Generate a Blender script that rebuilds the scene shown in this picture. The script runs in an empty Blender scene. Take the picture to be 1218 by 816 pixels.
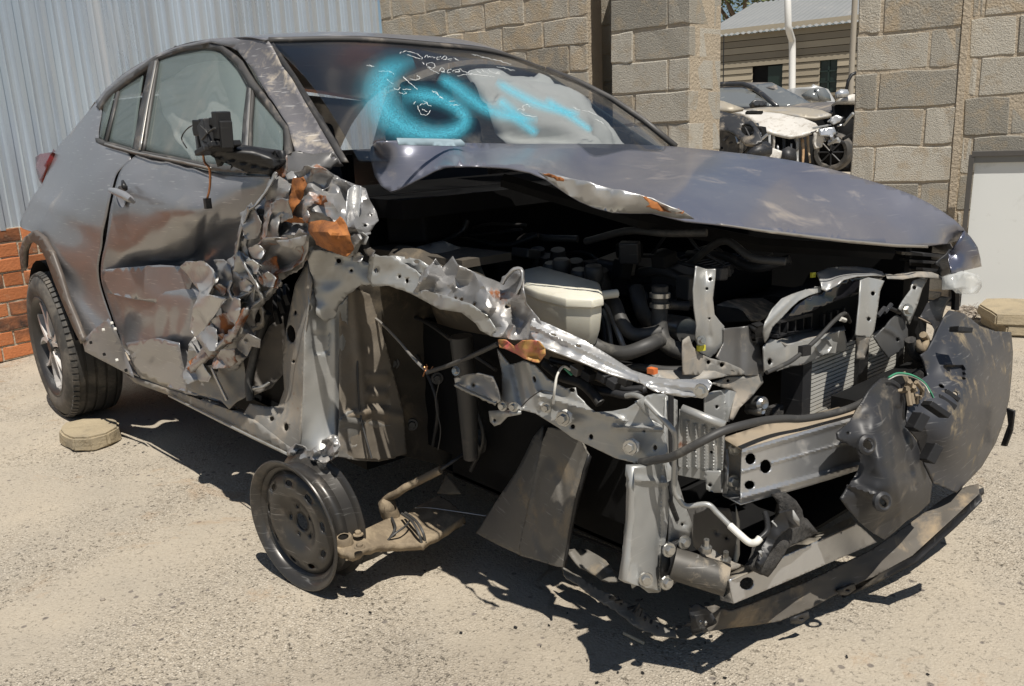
import bpy, bmesh, math, random
import numpy as np
from mathutils import Vector, Matrix, noise
from mathutils.geometry import delaunay_2d_cdt
SC = bpy.context.scene
COL = SC.collection
rnd = random.Random(7)

# ------------------------------------------------------------------ camera
CAM = np.array([1.69, -1.88, 1.20]); YAW, PIT, ROL, FPX = 2.434, -0.243, -0.046, 1030.0
_fw = np.array([math.cos(PIT)*math.cos(YAW), math.cos(PIT)*math.sin(YAW), math.sin(PIT)])
_r = np.cross(_fw, [0, 0, 1]); _r /= np.linalg.norm(_r); _u = np.cross(_r, _fw)
_R = _r*math.cos(ROL) + _u*math.sin(ROL); _U = -_r*math.sin(ROL) + _u*math.cos(ROL)
cd = bpy.data.cameras.new('camera'); cam = bpy.data.objects.new('camera', cd); COL.objects.link(cam)
cd.sensor_width = 36; cd.lens = 36*FPX/1218; cd.clip_end = 500; cd.clip_start = 0.05
m = Matrix(((_R[0], _U[0], -_fw[0], CAM[0]), (_R[1], _U[1], -_fw[1], CAM[1]), (_R[2], _U[2], -_fw[2], CAM[2]), (0, 0, 0, 1)))
cam.matrix_world = m
SC.camera = cam

# ------------------------------------------------------------------ light
SUN = Vector((0.46, -0.17, 1.0)).normalized()
w = bpy.data.worlds.new('World'); SC.world = w; w.use_nodes = True
nt = w.node_tree; sky = nt.nodes.new('ShaderNodeTexSky'); sky.sky_type = 'NISHITA'; sky.sun_disc = False
sky.sun_elevation = math.asin(SUN.z); sky.sun_rotation = math.atan2(SUN.x, SUN.y)
sky.dust_density = 0.2; sky.air_density = 1.0
bg = nt.nodes['Background']; bg.inputs[1].default_value = 0.05
nt.links.new(sky.outputs[0], bg.inputs[0])
sl = bpy.data.lights.new('sun', 'SUN'); sl.energy = 5.0; sl.angle = math.radians(0.5); sl.color = (1.0, 0.945, 0.86)
so = bpy.data.objects.new('sun', sl); COL.objects.link(so)
so.rotation_euler = SUN.to_track_quat('Z', 'Y').to_euler()
SC.view_settings.view_transform = 'Standard'; SC.view_settings.look = 'None'
SC.view_settings.exposure = 0.15; SC.view_settings.gamma = 1.0

# ------------------------------------------------------------------ helpers
def at(px, py, X=None, Y=None, Z=None, D=None, pl=None):
    """the point of the place that the photograph shows at pixel (px, py), given one more fact about where it stands"""
    d = _fw + _R*(px-609)/FPX - _U*(py-408)/FPX
    if D is not None: t = D
    elif X is not None: t = (X-CAM[0])/d[0]
    elif Y is not None: t = (Y-CAM[1])/d[1]
    elif Z is not None: t = (Z-CAM[2])/d[2]
    else:
        p, n = np.array(pl[0]), np.array(pl[1]); t = n.dot(p-CAM)/n.dot(d)
    return Vector(CAM + d*t)
def tag(o, label=None, cat=None, group=None, kind=None):
    if label: o['label'] = label
    if cat: o['category'] = cat
    if group: o['group'] = group
    if kind: o['kind'] = kind
    return o
def empty(name, loc, label=None, cat=None, group=None):
    o = bpy.data.objects.new(name, None); COL.objects.link(o); o.location = loc; o.empty_display_size = .1
    return tag(o, label, cat, group)
def root_loc(o):
    v = Vector((0, 0, 0))
    while o is not None: v = v + o.location; o = o.parent
    return v
def link(name, me, mat, parent=None):
    if mat and not me.materials: me.materials.append(mat)
    o = bpy.data.objects.new(name, me); COL.objects.link(o)
    if parent is not None: o.parent = parent
    return o
def mk(name, verts, faces, mat, parent=None, smooth=False, sharp=None, origin=None):
    """one mesh object from world-space points"""
    off = root_loc(parent) if parent is not None else (Vector(origin) if origin is not None else Vector((0, 0, 0)))
    me = bpy.data.meshes.new(name)
    me.from_pydata([tuple(Vector(v)-off) for v in verts], [], [tuple(f) for f in faces])
    if smooth:
        me.polygons.foreach_set('use_smooth', [True]*len(me.polygons))
        if sharp: me.set_sharp_from_angle(angle=math.radians(sharp))
    me.update()
    o = link(name, me, mat, parent)
    if parent is None and origin is not None: o.location = off
    return o
def solid(o, th, offset=-1):
    md = o.modifiers.new('solid', 'SOLIDIFY'); md.thickness = th; md.offset = offset
    return o
def bev(o, wd=.002, seg=2):
    md = o.modifiers.new('bev', 'BEVEL'); md.width = wd; md.segments = seg; md.limit_method = 'ANGLE'; md.angle_limit = math.radians(35)
    return o
def box_vf(c, ax, ay, az):
    c, ax, ay, az = Vector(c), Vector(ax), Vector(ay), Vector(az)
    v = [c+sx*ax+sy*ay+sz*az for sx in (-1, 1) for sy in (-1, 1) for sz in (-1, 1)]
    f = [(0, 1, 3, 2), (4, 6, 7, 5), (0, 4, 5, 1), (2, 3, 7, 6), (0, 2, 6, 4), (1, 5, 7, 3)]
    return v, f
class MB:
    """collects shapes for ONE mesh object"""
    def __init__(s): s.v, s.f = [], []
    def add(s, v, f):
        n = len(s.v); s.v += [Vector(a) for a in v]; s.f += [tuple(i+n for i in q) for q in f]; return s
    def box(s, c, ax, ay, az): return s.add(*box_vf(c, ax, ay, az))
    def abox(s, lo, hi):
        lo, hi = Vector(lo), Vector(hi); c = (lo+hi)/2; h = (hi-lo)/2
        return s.box(c, (h.x, 0, 0), (0, h.y, 0), (0, 0, h.z))
    def tube(s, pts, rad, seg=8, cap=True): return s.add(*tube_vf(pts, rad, seg, cap))
    def build(s, name, mat, parent=None, smooth=False, sharp=None, origin=None): return mk(name, s.v, s.f, mat, parent, smooth, sharp, origin)
def crom(P, n):
    """catmull-rom resample a list of points (tuples) to n points"""
    P = [np.array(p, float) for p in P]; out = []
    k = len(P)-1
    for i in range(n):
        t = i/(n-1)*k; j = min(int(t), k-1); a = t-j
        p1, p2 = P[j], P[j+1]; p0 = P[j-1] if j > 0 else 2*p1-p2; p3 = P[j+2] if j+2 <= k else 2*p2-p1
        out.append(.5*(2*p1+(p2-p0)*a+(2*p0-5*p1+4*p2-p3)*a*a+(3*p1-p0-3*p2+p3)*a**3))
    return out
def tube_vf(pts, rad, seg=8, cap=True):
    pts = [Vector(p) for p in pts]; n = len(pts)
    rads = rad if isinstance(rad, (list, tuple)) else [rad]*n
    v, f = [], []; up = None
    for i, p in enumerate(pts):
        t = (pts[min(i+1, n-1)]-pts[max(i-1, 0)]).normalized()
        if up is None: up = t.orthogonal().normalized()
        up = (up-t*up.dot(t)).normalized(); b = t.cross(up)
        for k in range(seg):
            a = 2*math.pi*k/seg; v.append(p+(up*math.cos(a)+b*math.sin(a))*rads[i])
    for i in range(n-1):
        for k in range(seg):
            f.append((i*seg+k, i*seg+(k+1) % seg, (i+1)*seg+(k+1) % seg, (i+1)*seg+k))
    if cap: f.append(tuple(range(seg-1, -1, -1))); f.append(tuple(range((n-1)*seg, n*seg)))
    return v, f
def hose(name, pts, rad, mat, parent, n=24, seg=10, **ax):
    """a tube through pixels (px, py, value-of-axis)"""
    k = list(ax)[0] if ax else 'Y'
    P = [at(p[0], p[1], **{(p[3] if len(p) > 3 else k): p[2]}) for p in pts]
    v, f = tube_vf([Vector(q) for q in crom(P, n)], rad, seg)
    return mk(name, v, f, mat, parent, True, 60)
def ridges(seed, n=8, f0=3., f1=10.):
    r = random.Random(seed); L = []
    for i in range(n):
        a = r.uniform(0, math.pi); fr = f0*(f1/f0)**(i/(n-1)); L.append((math.cos(a)*fr, math.sin(a)*fr, r.random()*2, (f0/fr)**.95*.8))
    return L
def crush(L, x, y):
    wx = x+.06*noise.noise((x*7, y*7, 3.1)); wy = y+.06*noise.noise((x*7, y*7, 9.7)); h = 0
    for a, b, c, s in L:
        t = (a*wx+b*wy+c) % 2.0; h += s*(abs(t-1)*2-1)
    return h
def tps(P, V, lam=1e-3):
    P = np.array(P, float)/100.; V = np.array(V, float); n = len(P)
    d = np.linalg.norm(P[:, None]-P[None], axis=2); K = np.where(d > 0, d*d*np.log(d+1e-12), 0)+lam*np.eye(n)
    A = np.zeros((n+3, n+3)); A[:n, :n] = K; A[:n, n] = 1; A[:n, n+1:] = P; A[n, :n] = 1; A[n+1:, :n] = P.T
    s = np.linalg.lstsq(A, np.concatenate([V, [0, 0, 0]]), rcond=None)[0]
    def f(x, y):
        q = np.array([x, y])/100.; r = np.linalg.norm(P-q, axis=1)
        return float((np.where(r > 0, r*r*np.log(r+1e-12), 0)*s[:n]).sum()+s[n]+s[n+1]*q[0]+s[n+2]*q[1])
    return f
def inpoly(x, y, P):
    c = False; j = len(P)-1
    for i in range(len(P)):
        if (P[i][1] > y) != (P[j][1] > y) and x < (P[j][0]-P[i][0])*(y-P[i][1])/(P[j][1]-P[i][1])+P[i][0]: c = not c
        j = i
    return c
def sheet(name, outline, mat, parent, ax='Y', ctrl=(), sp=8, holes=(), th=.002, amp=0., freq=1., seed=1, smooth=True, sharp=42, jag=0., push=None, curve=False, fn=None):
    """a plate of metal or plastic: outline (px, py, depth value) filled by a smooth or crushed surface, holes cut through"""
    r = random.Random(seed)
    if push: sp = max(2.2, sp*.55)
    def dep(p, prev):
        if len(p) == 2: return prev
        A = p[3] if len(p) > 3 else ax
        return 1/float((np.array(at(p[0], p[1], **{A: p[2]}))-CAM).dot(_fw))
    O2 = []; prev = None; iaxv = None
    for p in outline:
        if len(p) == 2: q = (p[0], p[1])+iaxv
        else: q = tuple(p); iaxv = q[2:]
        O2.append((q[0], q[1], dep(q, None)))
    outline = O2
    if curve:
        outline = [tuple(q) for q in crom(outline+[outline[0]], curve*len(outline)+1)[:-1]]
    ks = list(outline)+[(k[0], k[1], dep(k, None)) for k in ctrl]
    A_ = np.array([[k[0]/100, k[1]/100, 1] for k in ks]); b_ = np.array([k[2] for k in ks]); cf = np.linalg.lstsq(A_, b_, rcond=None)[0]
    const = float(np.abs(A_@cf-b_).max()) < 2e-4
    f = (lambda x, y: cf[0]*x/100+cf[1]*y/100+cf[2]) if const else tps([(k[0], k[1]) for k in ks], [k[2] for k in ks])
    V2, E = [], []
    n = len(outline); pts = []
    for i in range(n):
        a, b = outline[i], outline[(i+1) % n]; L = math.hypot(b[0]-a[0], b[1]-a[1]); k = max(1, int(L/sp+.5)) if (not const or amp or jag) else 1
        for j in range(k):
            t = j/k; x, y = a[0]+(b[0]-a[0])*t, a[1]+(b[1]-a[1])*t
            if jag and j: x += r.uniform(-jag, jag); y += r.uniform(-jag, jag)
            pts.append((x, y))
    V2 += pts; E += [(i, (i+1) % len(pts)) for i in range(len(pts))]
    hp = []
    for h in holes:
        cx, cy, rx = h[0], h[1], h[2]; ry = h[3] if len(h) > 3 else rx; an = h[4] if len(h) > 4 else 0; q = []
        for k in range(10):
            a = 2*math.pi*k/10; dx, dy = rx*math.cos(a), ry*math.sin(a)
            q.append((cx+dx*math.cos(an)-dy*math.sin(an), cy+dx*math.sin(an)+dy*math.cos(an)))
        n0 = len(V2); V2 += q; E += [(n0+k, n0+(k+1) % 10) for k in range(10)]; hp.append(q)
    if not const or amp or push:
        x0, x1 = min(p[0] for p in pts), max(p[0] for p in pts); y0, y1 = min(p[1] for p in pts), max(p[1] for p in pts)
        y = y0+sp/2; row = 0
        while y < y1:
            x = x0+sp/2+(sp/2 if row % 2 else 0)
            while x < x1:
                if inpoly(x, y, pts) and not any(inpoly(x, y, q) for q in hp): V2.append((x+r.uniform(-.1, .1)*sp, y+r.uniform(-.1, .1)*sp))
                x += sp
            y += sp*.87; row += 1
    res = delaunay_2d_cdt([Vector(p) for p in V2], E, [], 0, 1e-4)
    vv, ff = res[0], res[2]; F = []
    for t in ff:
        cx = sum(vv[i][0] for i in t)/len(t); cy = sum(vv[i][1] for i in t)/len(t)
        if inpoly(cx, cy, pts) and not any(inpoly(cx, cy, q) for q in hp): F.append(tuple(t))
    R = ridges(seed) if amp else None
    P = []
    for q in vv:
        d = 1/f(q[0], q[1])
        if push: d += push(q[0], q[1])
        p = at(q[0], q[1], D=d)
        if amp:
            h = crush(R, q[0]/100*freq, q[1]/100*freq)*amp
            p = p+Vector(tuple(_fw))*(-h)*1.0
        P.append(p)
    # faces wound towards the camera
    F2 = []
    for t in F:
        a, b, c = P[t[0]], P[t[1]], P[t[2]]
        nn = (b-a).cross(c-a)
        F2.append(t if nn.dot(Vector(tuple(CAM))-a) > 0 else tuple(reversed(t)))
    o = mk(name, P, F2, mat, parent, smooth, sharp)
    if th: solid(o, th)
    return o
def patch(name, rows, mat, parent, nu=32, nv=24, th=.002, ax='Y', amp=0, freq=1, seed=3, fn=None, sharp=None, world=False):
    """a smooth panel through rows of (px, py, depth value)"""
    G = [crom([np.array(at(p[0], p[1], **{(p[3] if len(p) > 3 else ax): p[2]})) if not world else np.array(p) for p in r], nu) for r in rows]
    cols = [crom([G[j][i] for j in range(len(rows))], nv) for i in range(nu)]
    P = [[Vector(cols[i][j]) for i in range(nu)] for j in range(nv)]
    V = [P[j][i] for j in range(nv) for i in range(nu)]
    if amp or fn:
        R = ridges(seed); W = []
        for j in range(nv):
            for i in range(nu):
                a = P[j][min(i+1, nu-1)]-P[j][max(i-1, 0)]; b = P[min(j+1, nv-1)][i]-P[max(j-1, 0)][i]; n = a.cross(b).normalized()
                if n.dot(Vector(tuple(CAM))-P[j][i]) < 0: n = -n
                h = 0
                if amp: h += crush(R, i/nu*freq, j/nv*freq)*amp
                if fn: h += fn(i/(nu-1), j/(nv-1))
                W.append(P[j][i]+n*h)
        V = W
    F = []
    for j in range(nv-1):
        for i in range(nu-1):
            q = (j*nu+i, j*nu+i+1, (j+1)*nu+i+1, (j+1)*nu+i); F.append(q)
    a, b, c = V[F[len(F)//2][0]], V[F[len(F)//2][1]], V[F[len(F)//2][2]]
    if (b-a).cross(c-a).dot(Vector(tuple(CAM))-a) < 0: F = [tuple(reversed(q)) for q in F]
    o = mk(name, V, F, mat, parent, True, sharp)
    if th: solid(o, th)
    return o
def lathe_vf(prof, c, axis, seg=48, close=False):
    """profile (radius, offset along axis) turned round an axis"""
    c, ax = Vector(c), Vector(axis).normalized(); u = ax.orthogonal().normalized(); w_ = ax.cross(u); v, f = [], []
    n = len(prof)
    for r_, h in prof:
        for k in range(seg):
            a = 2*math.pi*k/seg; v.append(c+ax*h+(u*math.cos(a)+w_*math.sin(a))*r_)
    for i in range(n if close else n-1):
        i2 = (i+1) % n
        for k in range(seg): f.append((i*seg+k, i*seg+(k+1) % seg, i2*seg+(k+1) % seg, i2*seg+k))
    return v, f
def lathe(name, prof, c, axis, mat, parent, seg=48, close=False, sharp=35):
    v, f = lathe_vf(prof, c, axis, seg, close); return mk(name, v, f, mat, parent, True, sharp)
def bolt(px, py, val, ax, mat, parent, r=.009, nrm=(1, -.3, .2), name='bolt', washer=True):
    c = at(px, py, **{ax: val}); n = Vector(nrm).normalized(); b = MB()
    if washer: b.add(*lathe_vf([(0.0005, .003), (r*1.5, .003), (r*1.6, .0)], c, n, 12))
    b.add(*lathe_vf([(0.0005, .011), (r*.85, .011), (r, .009), (r, .002)], c, n, 6))
    return b.build(name, mat, parent)

# ------------------------------------------------------------------ materials
def M(name, base, rough=.5, metal=0., var=None, vs=6., vd=.5, dirt=None, bump=0., bs=60., rust=0., coat=0., spec=.5, scr=0., rv=0., detail=6, per=False, trans=0., alpha=1., aniso=None, pit=0.):
    """var: second colour blended by noise; dirt=(colour, amount 0..1, scale); bump strength with scale; rust 0..1; scr scratches; per: shift per object"""
    mt = bpy.data.materials.new(name); mt.use_nodes = True; N = mt.node_tree.nodes; L = mt.node_tree.links
    b = N['Principled BSDF']; b.inputs['Roughness'].default_value = rough; b.inputs['Metallic'].default_value = metal
    b.inputs['Specular IOR Level'].default_value = spec
    if coat: b.inputs['Coat Weight'].default_value = coat; b.inputs['Coat Roughness'].default_value = .12
    if trans: b.inputs['Transmission Weight'].default_value = trans
    if alpha < 1: b.inputs['Alpha'].default_value = alpha
    tc = N.new('ShaderNodeTexCoord'); src = tc.outputs['Object']
    if per:
        oi = N.new('ShaderNodeObjectInfo'); mu = N.new('ShaderNodeMath'); mu.operation = 'MULTIPLY'; mu.inputs[1].default_value = 53.; L.new(oi.outputs['Random'], mu.inputs[0])
        va = N.new('ShaderNodeVectorMath'); va.operation = 'ADD'; L.new(src, va.inputs[0]); L.new(mu.outputs[0], va.inputs[1]); src = va.outputs[0]
    if aniso:
        mp = N.new('ShaderNodeMapping'); mp.inputs['Scale'].default_value = aniso; L.new(src, mp.inputs[0]); src = mp.outputs[0]
    def nz(scale, det=detail, rgh=.6, dist=0.):
        n = N.new('ShaderNodeTexNoise'); n.inputs['Scale'].default_value = scale; n.inputs['Detail'].default_value = det; n.inputs['Roughness'].default_value = rgh; n.inputs['Distortion'].default_value = dist; L.new(src, n.inputs['Vector']); return n.outputs['Fac']
    def ramp(fac, lo, hi):
        m_ = N.new('ShaderNodeMapRange'); m_.inputs[1].default_value = lo; m_.inputs[2].default_value = hi; L.new(fac, m_.inputs[0]); return m_.outputs[0]
    def mix(fac, a, bb):
        x = N.new('ShaderNodeMix'); x.data_type = 'RGBA'
        for sk, vv in ((x.inputs[6], a), (x.inputs[7], bb)):
            if isinstance(vv, tuple): sk.default_value = (*vv, 1)
            else: L.new(vv, sk)
        if isinstance(fac, float): x.inputs[0].default_value = fac
        else: L.new(fac, x.inputs[0])
        return x.outputs[2]
    def mul(a, v):
        x = N.new('ShaderNodeMath'); x.operation = 'MULTIPLY'; L.new(a, x.inputs[0])
        if isinstance(v, float): x.inputs[1].default_value = v
        else: L.new(v, x.inputs[1])
        return x.outputs[0]
    def fmix(fac, a, bb):
        x = N.new('ShaderNodeMix'); L.new(fac, x.inputs[0])
        for sk, vv in ((x.inputs[2], a), (x.inputs[3], bb)):
            if isinstance(vv, float): sk.default_value = vv
            else: L.new(vv, sk)
        return x.outputs[0]
    col = base; rg = rough; mtl = metal
    if var: col = mix(ramp(nz(vs), .5-vd*.5, .5+vd*.5), base, var)
    if per:
        vr = N.new('ShaderNodeMapRange'); vr.inputs[3].default_value = .62; vr.inputs[4].default_value = 1.16; L.new(oi.outputs['Random'], vr.inputs[0]); hv = N.new('ShaderNodeHueSaturation'); L.new(vr.outputs[0], hv.inputs['Value'])
        if isinstance(col, tuple): hv.inputs['Color'].default_value = (*col, 1)
        else: L.new(col, hv.inputs['Color'])
        col = hv.outputs[0]
    if pit: col = mix(mul(ramp(nz(pit, 4, .65), .60, .67), .75), col, (.10, .09, .075)); col = mix(mul(ramp(nz(pit*.8, 3, .6), .40, .33), .5), col, (.52, .46, .37))
    if scr:
        mp = N.new('ShaderNodeMapping'); mp.inputs['Scale'].default_value = (6, 6, 90); mp.inputs['Rotation'].default_value = (.5, .6, .3); L.new(src, mp.inputs[0])
        n = N.new('ShaderNodeTexNoise'); n.inputs['Scale'].default_value = 2.2; n.inputs['Detail'].default_value = 5; L.new(mp.outputs[0], n.inputs['Vector'])
        fac = mul(ramp(n.outputs['Fac'], .62, .72), scr); col = mix(fac, col, (.55, .54, .52))
    if dirt:
        fac = mul(ramp(nz(dirt[2], 8, .68, .4), .64-dirt[1]*.45, .77-dirt[1]*.45), min(1., .35+dirt[1]*.9)); col = mix(fac, col, dirt[0]); rg = fmix(fac, rg, .9); mtl = fmix(fac, mtl, 0.)
    if rust:
        nr = nz(9., 9, .7, .6); fac = ramp(nr, .66-rust*.5, .74-rust*.42); rc = mix(ramp(nz(40.), .35, .65), (.30, .095, .02), (.13, .045, .015)); col = mix(fac, col, rc); rg = fmix(fac, rg, .85); mtl = fmix(fac, mtl, 0.)
    if rv: rg = fmix(nz(14.), max(.02, rough-rv), min(1., rough+rv)) if isinstance(rg, float) else rg
    for sk, vv in ((b.inputs['Base Color'], col), (b.inputs['Roughness'], rg), (b.inputs['Metallic'], mtl)):
        if isinstance(vv, tuple): sk.default_value = (*vv, 1)
        elif isinstance(vv, float): sk.default_value = vv
        else: L.new(vv, sk)
    if bump:
        bp = N.new('ShaderNodeBump'); bp.inputs['Strength'].default_value = min(1., bump); bp.inputs['Distance'].default_value = .004*max(1., bump); L.new(nz(bs, 8, .62), bp.inputs['Height']); L.new(bp.outputs[0], b.inputs['Normal'])
    return mt
DUST = (.42, .35, .26); SAND = (.40, .28, .16)
paint = M('car_paint', (.225, .225, .238), .30, .42, (.25, .248, .255), 3., .8, ((.40, .37, .33), .13, 3.5), coat=.45, scr=.6)
paint_dull = M('car_paint_dusty', (.235, .235, .255), .38, .38, (.26, .258, .265), 5., .8, ((.40, .37, .33), .18, 5.), coat=.25, scr=.7)
hoodm = M('hood_paint', (.225, .225, .25), .36, .42, (.135, .145, .195), 3.2, .45, (DUST, .17, 5.5), coat=.35, scr=.12)
crum = M('crumpled_steel', (.37, .365, .36), .40, .55, (.29, .285, .28), 9., .6, ((.30, .26, .21), .22, 12.), scr=.5, rust=.10, rv=.12)
crumr = M('rusted_steel', (.42, .41, .40), .38, .7, (.30, .295, .29), 9., .6, rust=.38, rv=.1, bump=.15, bs=80)
rusty = M('bare_rust', (.42, .155, .035), .8, 0., (.22, .075, .022), 26., .6, ((.13, .05, .02), .38, 22.), bump=.4, bs=90)
prim = M('primer_steel', (.36, .365, .35), .42, .45, (.42, .42, .41), 8., .8, ((.36, .32, .26), .2, 8.), scr=.3, rust=.03)
primd = M('dusty_primer', (.22, .215, .20), .6, .25, (.27, .26, .24), 7., .8, ((.34, .29, .23), .42, 9.), scr=.3, rust=.03, bump=.1, bs=60)
shiny = M('bare_bright_steel', (.54, .54, .535), .40, .6, (.46, .46, .455), 10., .7, ((.36, .33, .28), .14, 14.), rust=.03, rv=.1)
galv = M('galvanised_beam', (.46, .47, .485), .36, .75, (.56, .57, .58), 22., .7, ((.40, .35, .28), .16, 7.), scr=.5, rv=.12)
bplas = M('black_plastic', (.013, .013, .014), .42, 0., (.026, .026, .027), 9., .8, ((.16, .14, .12), .10, 9.), scr=.08, spec=.35)
gplas = M('dusty_black_plastic', (.020, .021, .023), .45, 0., (.036, .036, .039), 7., .8, ((.33, .28, .21), .15, 6.), spec=.38, scr=.14, bump=.05, bs=50)
cover = M('bumper_plastic', (.028, .030, .036), .42, 0., (.05, .052, .06), 4., .8, ((.46, .36, .21), .21, 9.), scr=.2)
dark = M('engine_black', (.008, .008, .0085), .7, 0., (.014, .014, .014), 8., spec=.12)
rub = M('rubber_hose', (.03, .03, .03), .55, 0., (.055, .053, .05), 12., .7, ((.16, .15, .13), .2, 14.))
foam = M('black_foam', (.02, .02, .02), .95, 0., (.07, .065, .06), 90., .4, bump=.9, bs=220)
tyrem = M('tyre_rubber', (.035, .034, .033), .7, 0., (.06, .056, .05), 10., .8, ((.17, .15, .125), .38, 6.), bump=.1, bs=120)
alloy = M('machined_alloy', (.76, .74, .72), .32, .3, (.66, .63, .60), 15., .7, ((.34, .28, .22), .12, 9.))
alloyd = M('dark_alloy', (.03, .03, .032), .4, .3, (.06, .055, .05), 10.)
stl = M('black_steel_rim', (.045, .043, .041), .33, .45, (.075, .070, .064), 10., .7, ((.22, .18, .14), .17, 11.), rust=.03, scr=.3)
boltm = M('zinc_bolt', (.55, .55, .53), .3, .9, (.4, .39, .37), 40.)
dirtm = M('dirty_cast_arm', (.16, .125, .085), .8, .1, (.24, .19, .13), 18., .8, ((.34, .27, .18), .4, 14.), bump=.4, bs=70)
tank = M('reservoir_plastic', (.68, .66, .57), .42, 0., (.66, .63, .52), 7., .8, ((.42, .35, .24), .12, 9.))
tank.node_tree.nodes['Principled BSDF'].inputs['Subsurface Weight'].default_value = .25
tank.node_tree.nodes['Principled BSDF'].inputs['Subsurface Radius'].default_value = (.02, .018, .012)
bagm = M('airbag_cloth', (.78, .82, .78), .9, 0., (.83, .85, .82), 5., .8, bump=.2, bs=300)
seatm = M('seat_cloth', (.05, .05, .055), .9)
whit = M('white_plastic', (.75, .74, .70), .45, 0., (.6, .58, .52), 12.)
orang = M('orange_plastic', (.65, .16, .04), .5)
redc = M('red_lens', (.16, .012, .012), .15, 0., spec=.6)
pink = M('pink_scrap', (.48, .08, .10), .5, 0., (.42, .24, .07), 26., .25, bump=.3, bs=60)
copper = M('copper_wire', (.45, .2, .09), .4, .8)
green = M('green_wire', (.06, .28, .16), .5)
fin = M('radiator_fins', (.60, .59, .55), .55, .2, (.50, .49, .44), 12., .8, ((.33, .28, .2), .2, 9.))
lens = M('clear_lens', (.75, .77, .76), .1, 0., alpha=.45)
wtrim = M('window_trim', (.045, .043, .042), .5, 0., (.09, .085, .08), 10., .8, ((.34, .29, .24), .2, 8.))
edge = M('chrome_strip', (.42, .40, .37), .35, .6)
def glassmat(name, tint, rough=.03, alpha=.5, dust=.2):
    mt = M(name, tint, rough, 0., None, dirt=((.42, .40, .36), dust, 3.2), spec=.9, alpha=alpha)
    return mt
def spraymat():
    mt = bpy.data.materials.new('blue_spray_paint'); mt.use_nodes = True; N = mt.node_tree.nodes; L = mt.node_tree.links
    b = N['Principled BSDF']; b.inputs['Base Color'].default_value = (.06, .45, .60, 1); b.inputs['Roughness'].default_value = .6
    at_ = N.new('ShaderNodeAttribute'); at_.attribute_name = 'cover'; tc = N.new('ShaderNodeTexCoord')
    n = N.new('ShaderNodeTexNoise'); n.inputs['Scale'].default_value = 420; n.inputs['Detail'].default_value = 3; L.new(tc.outputs['Object'], n.inputs['Vector'])
    mr = N.new('ShaderNodeMapRange'); mr.inputs[1].default_value = .3; mr.inputs[2].default_value = .7; mr.inputs[3].default_value = .2; mr.inputs[4].default_value = 1.5; L.new(n.outputs['Fac'], mr.inputs[0])
    mu = N.new('ShaderNodeMath'); mu.operation = 'MULTIPLY'; mu.use_clamp = True; L.new(at_.outputs['Fac'], mu.inputs[0]); L.new(mr.outputs[0], mu.inputs[1]); L.new(mu.outputs[0], b.inputs['Alpha'])
    return mt
spray = spraymat()
chalk = M('white_marker', (.75, .77, .76), .8)
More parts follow.
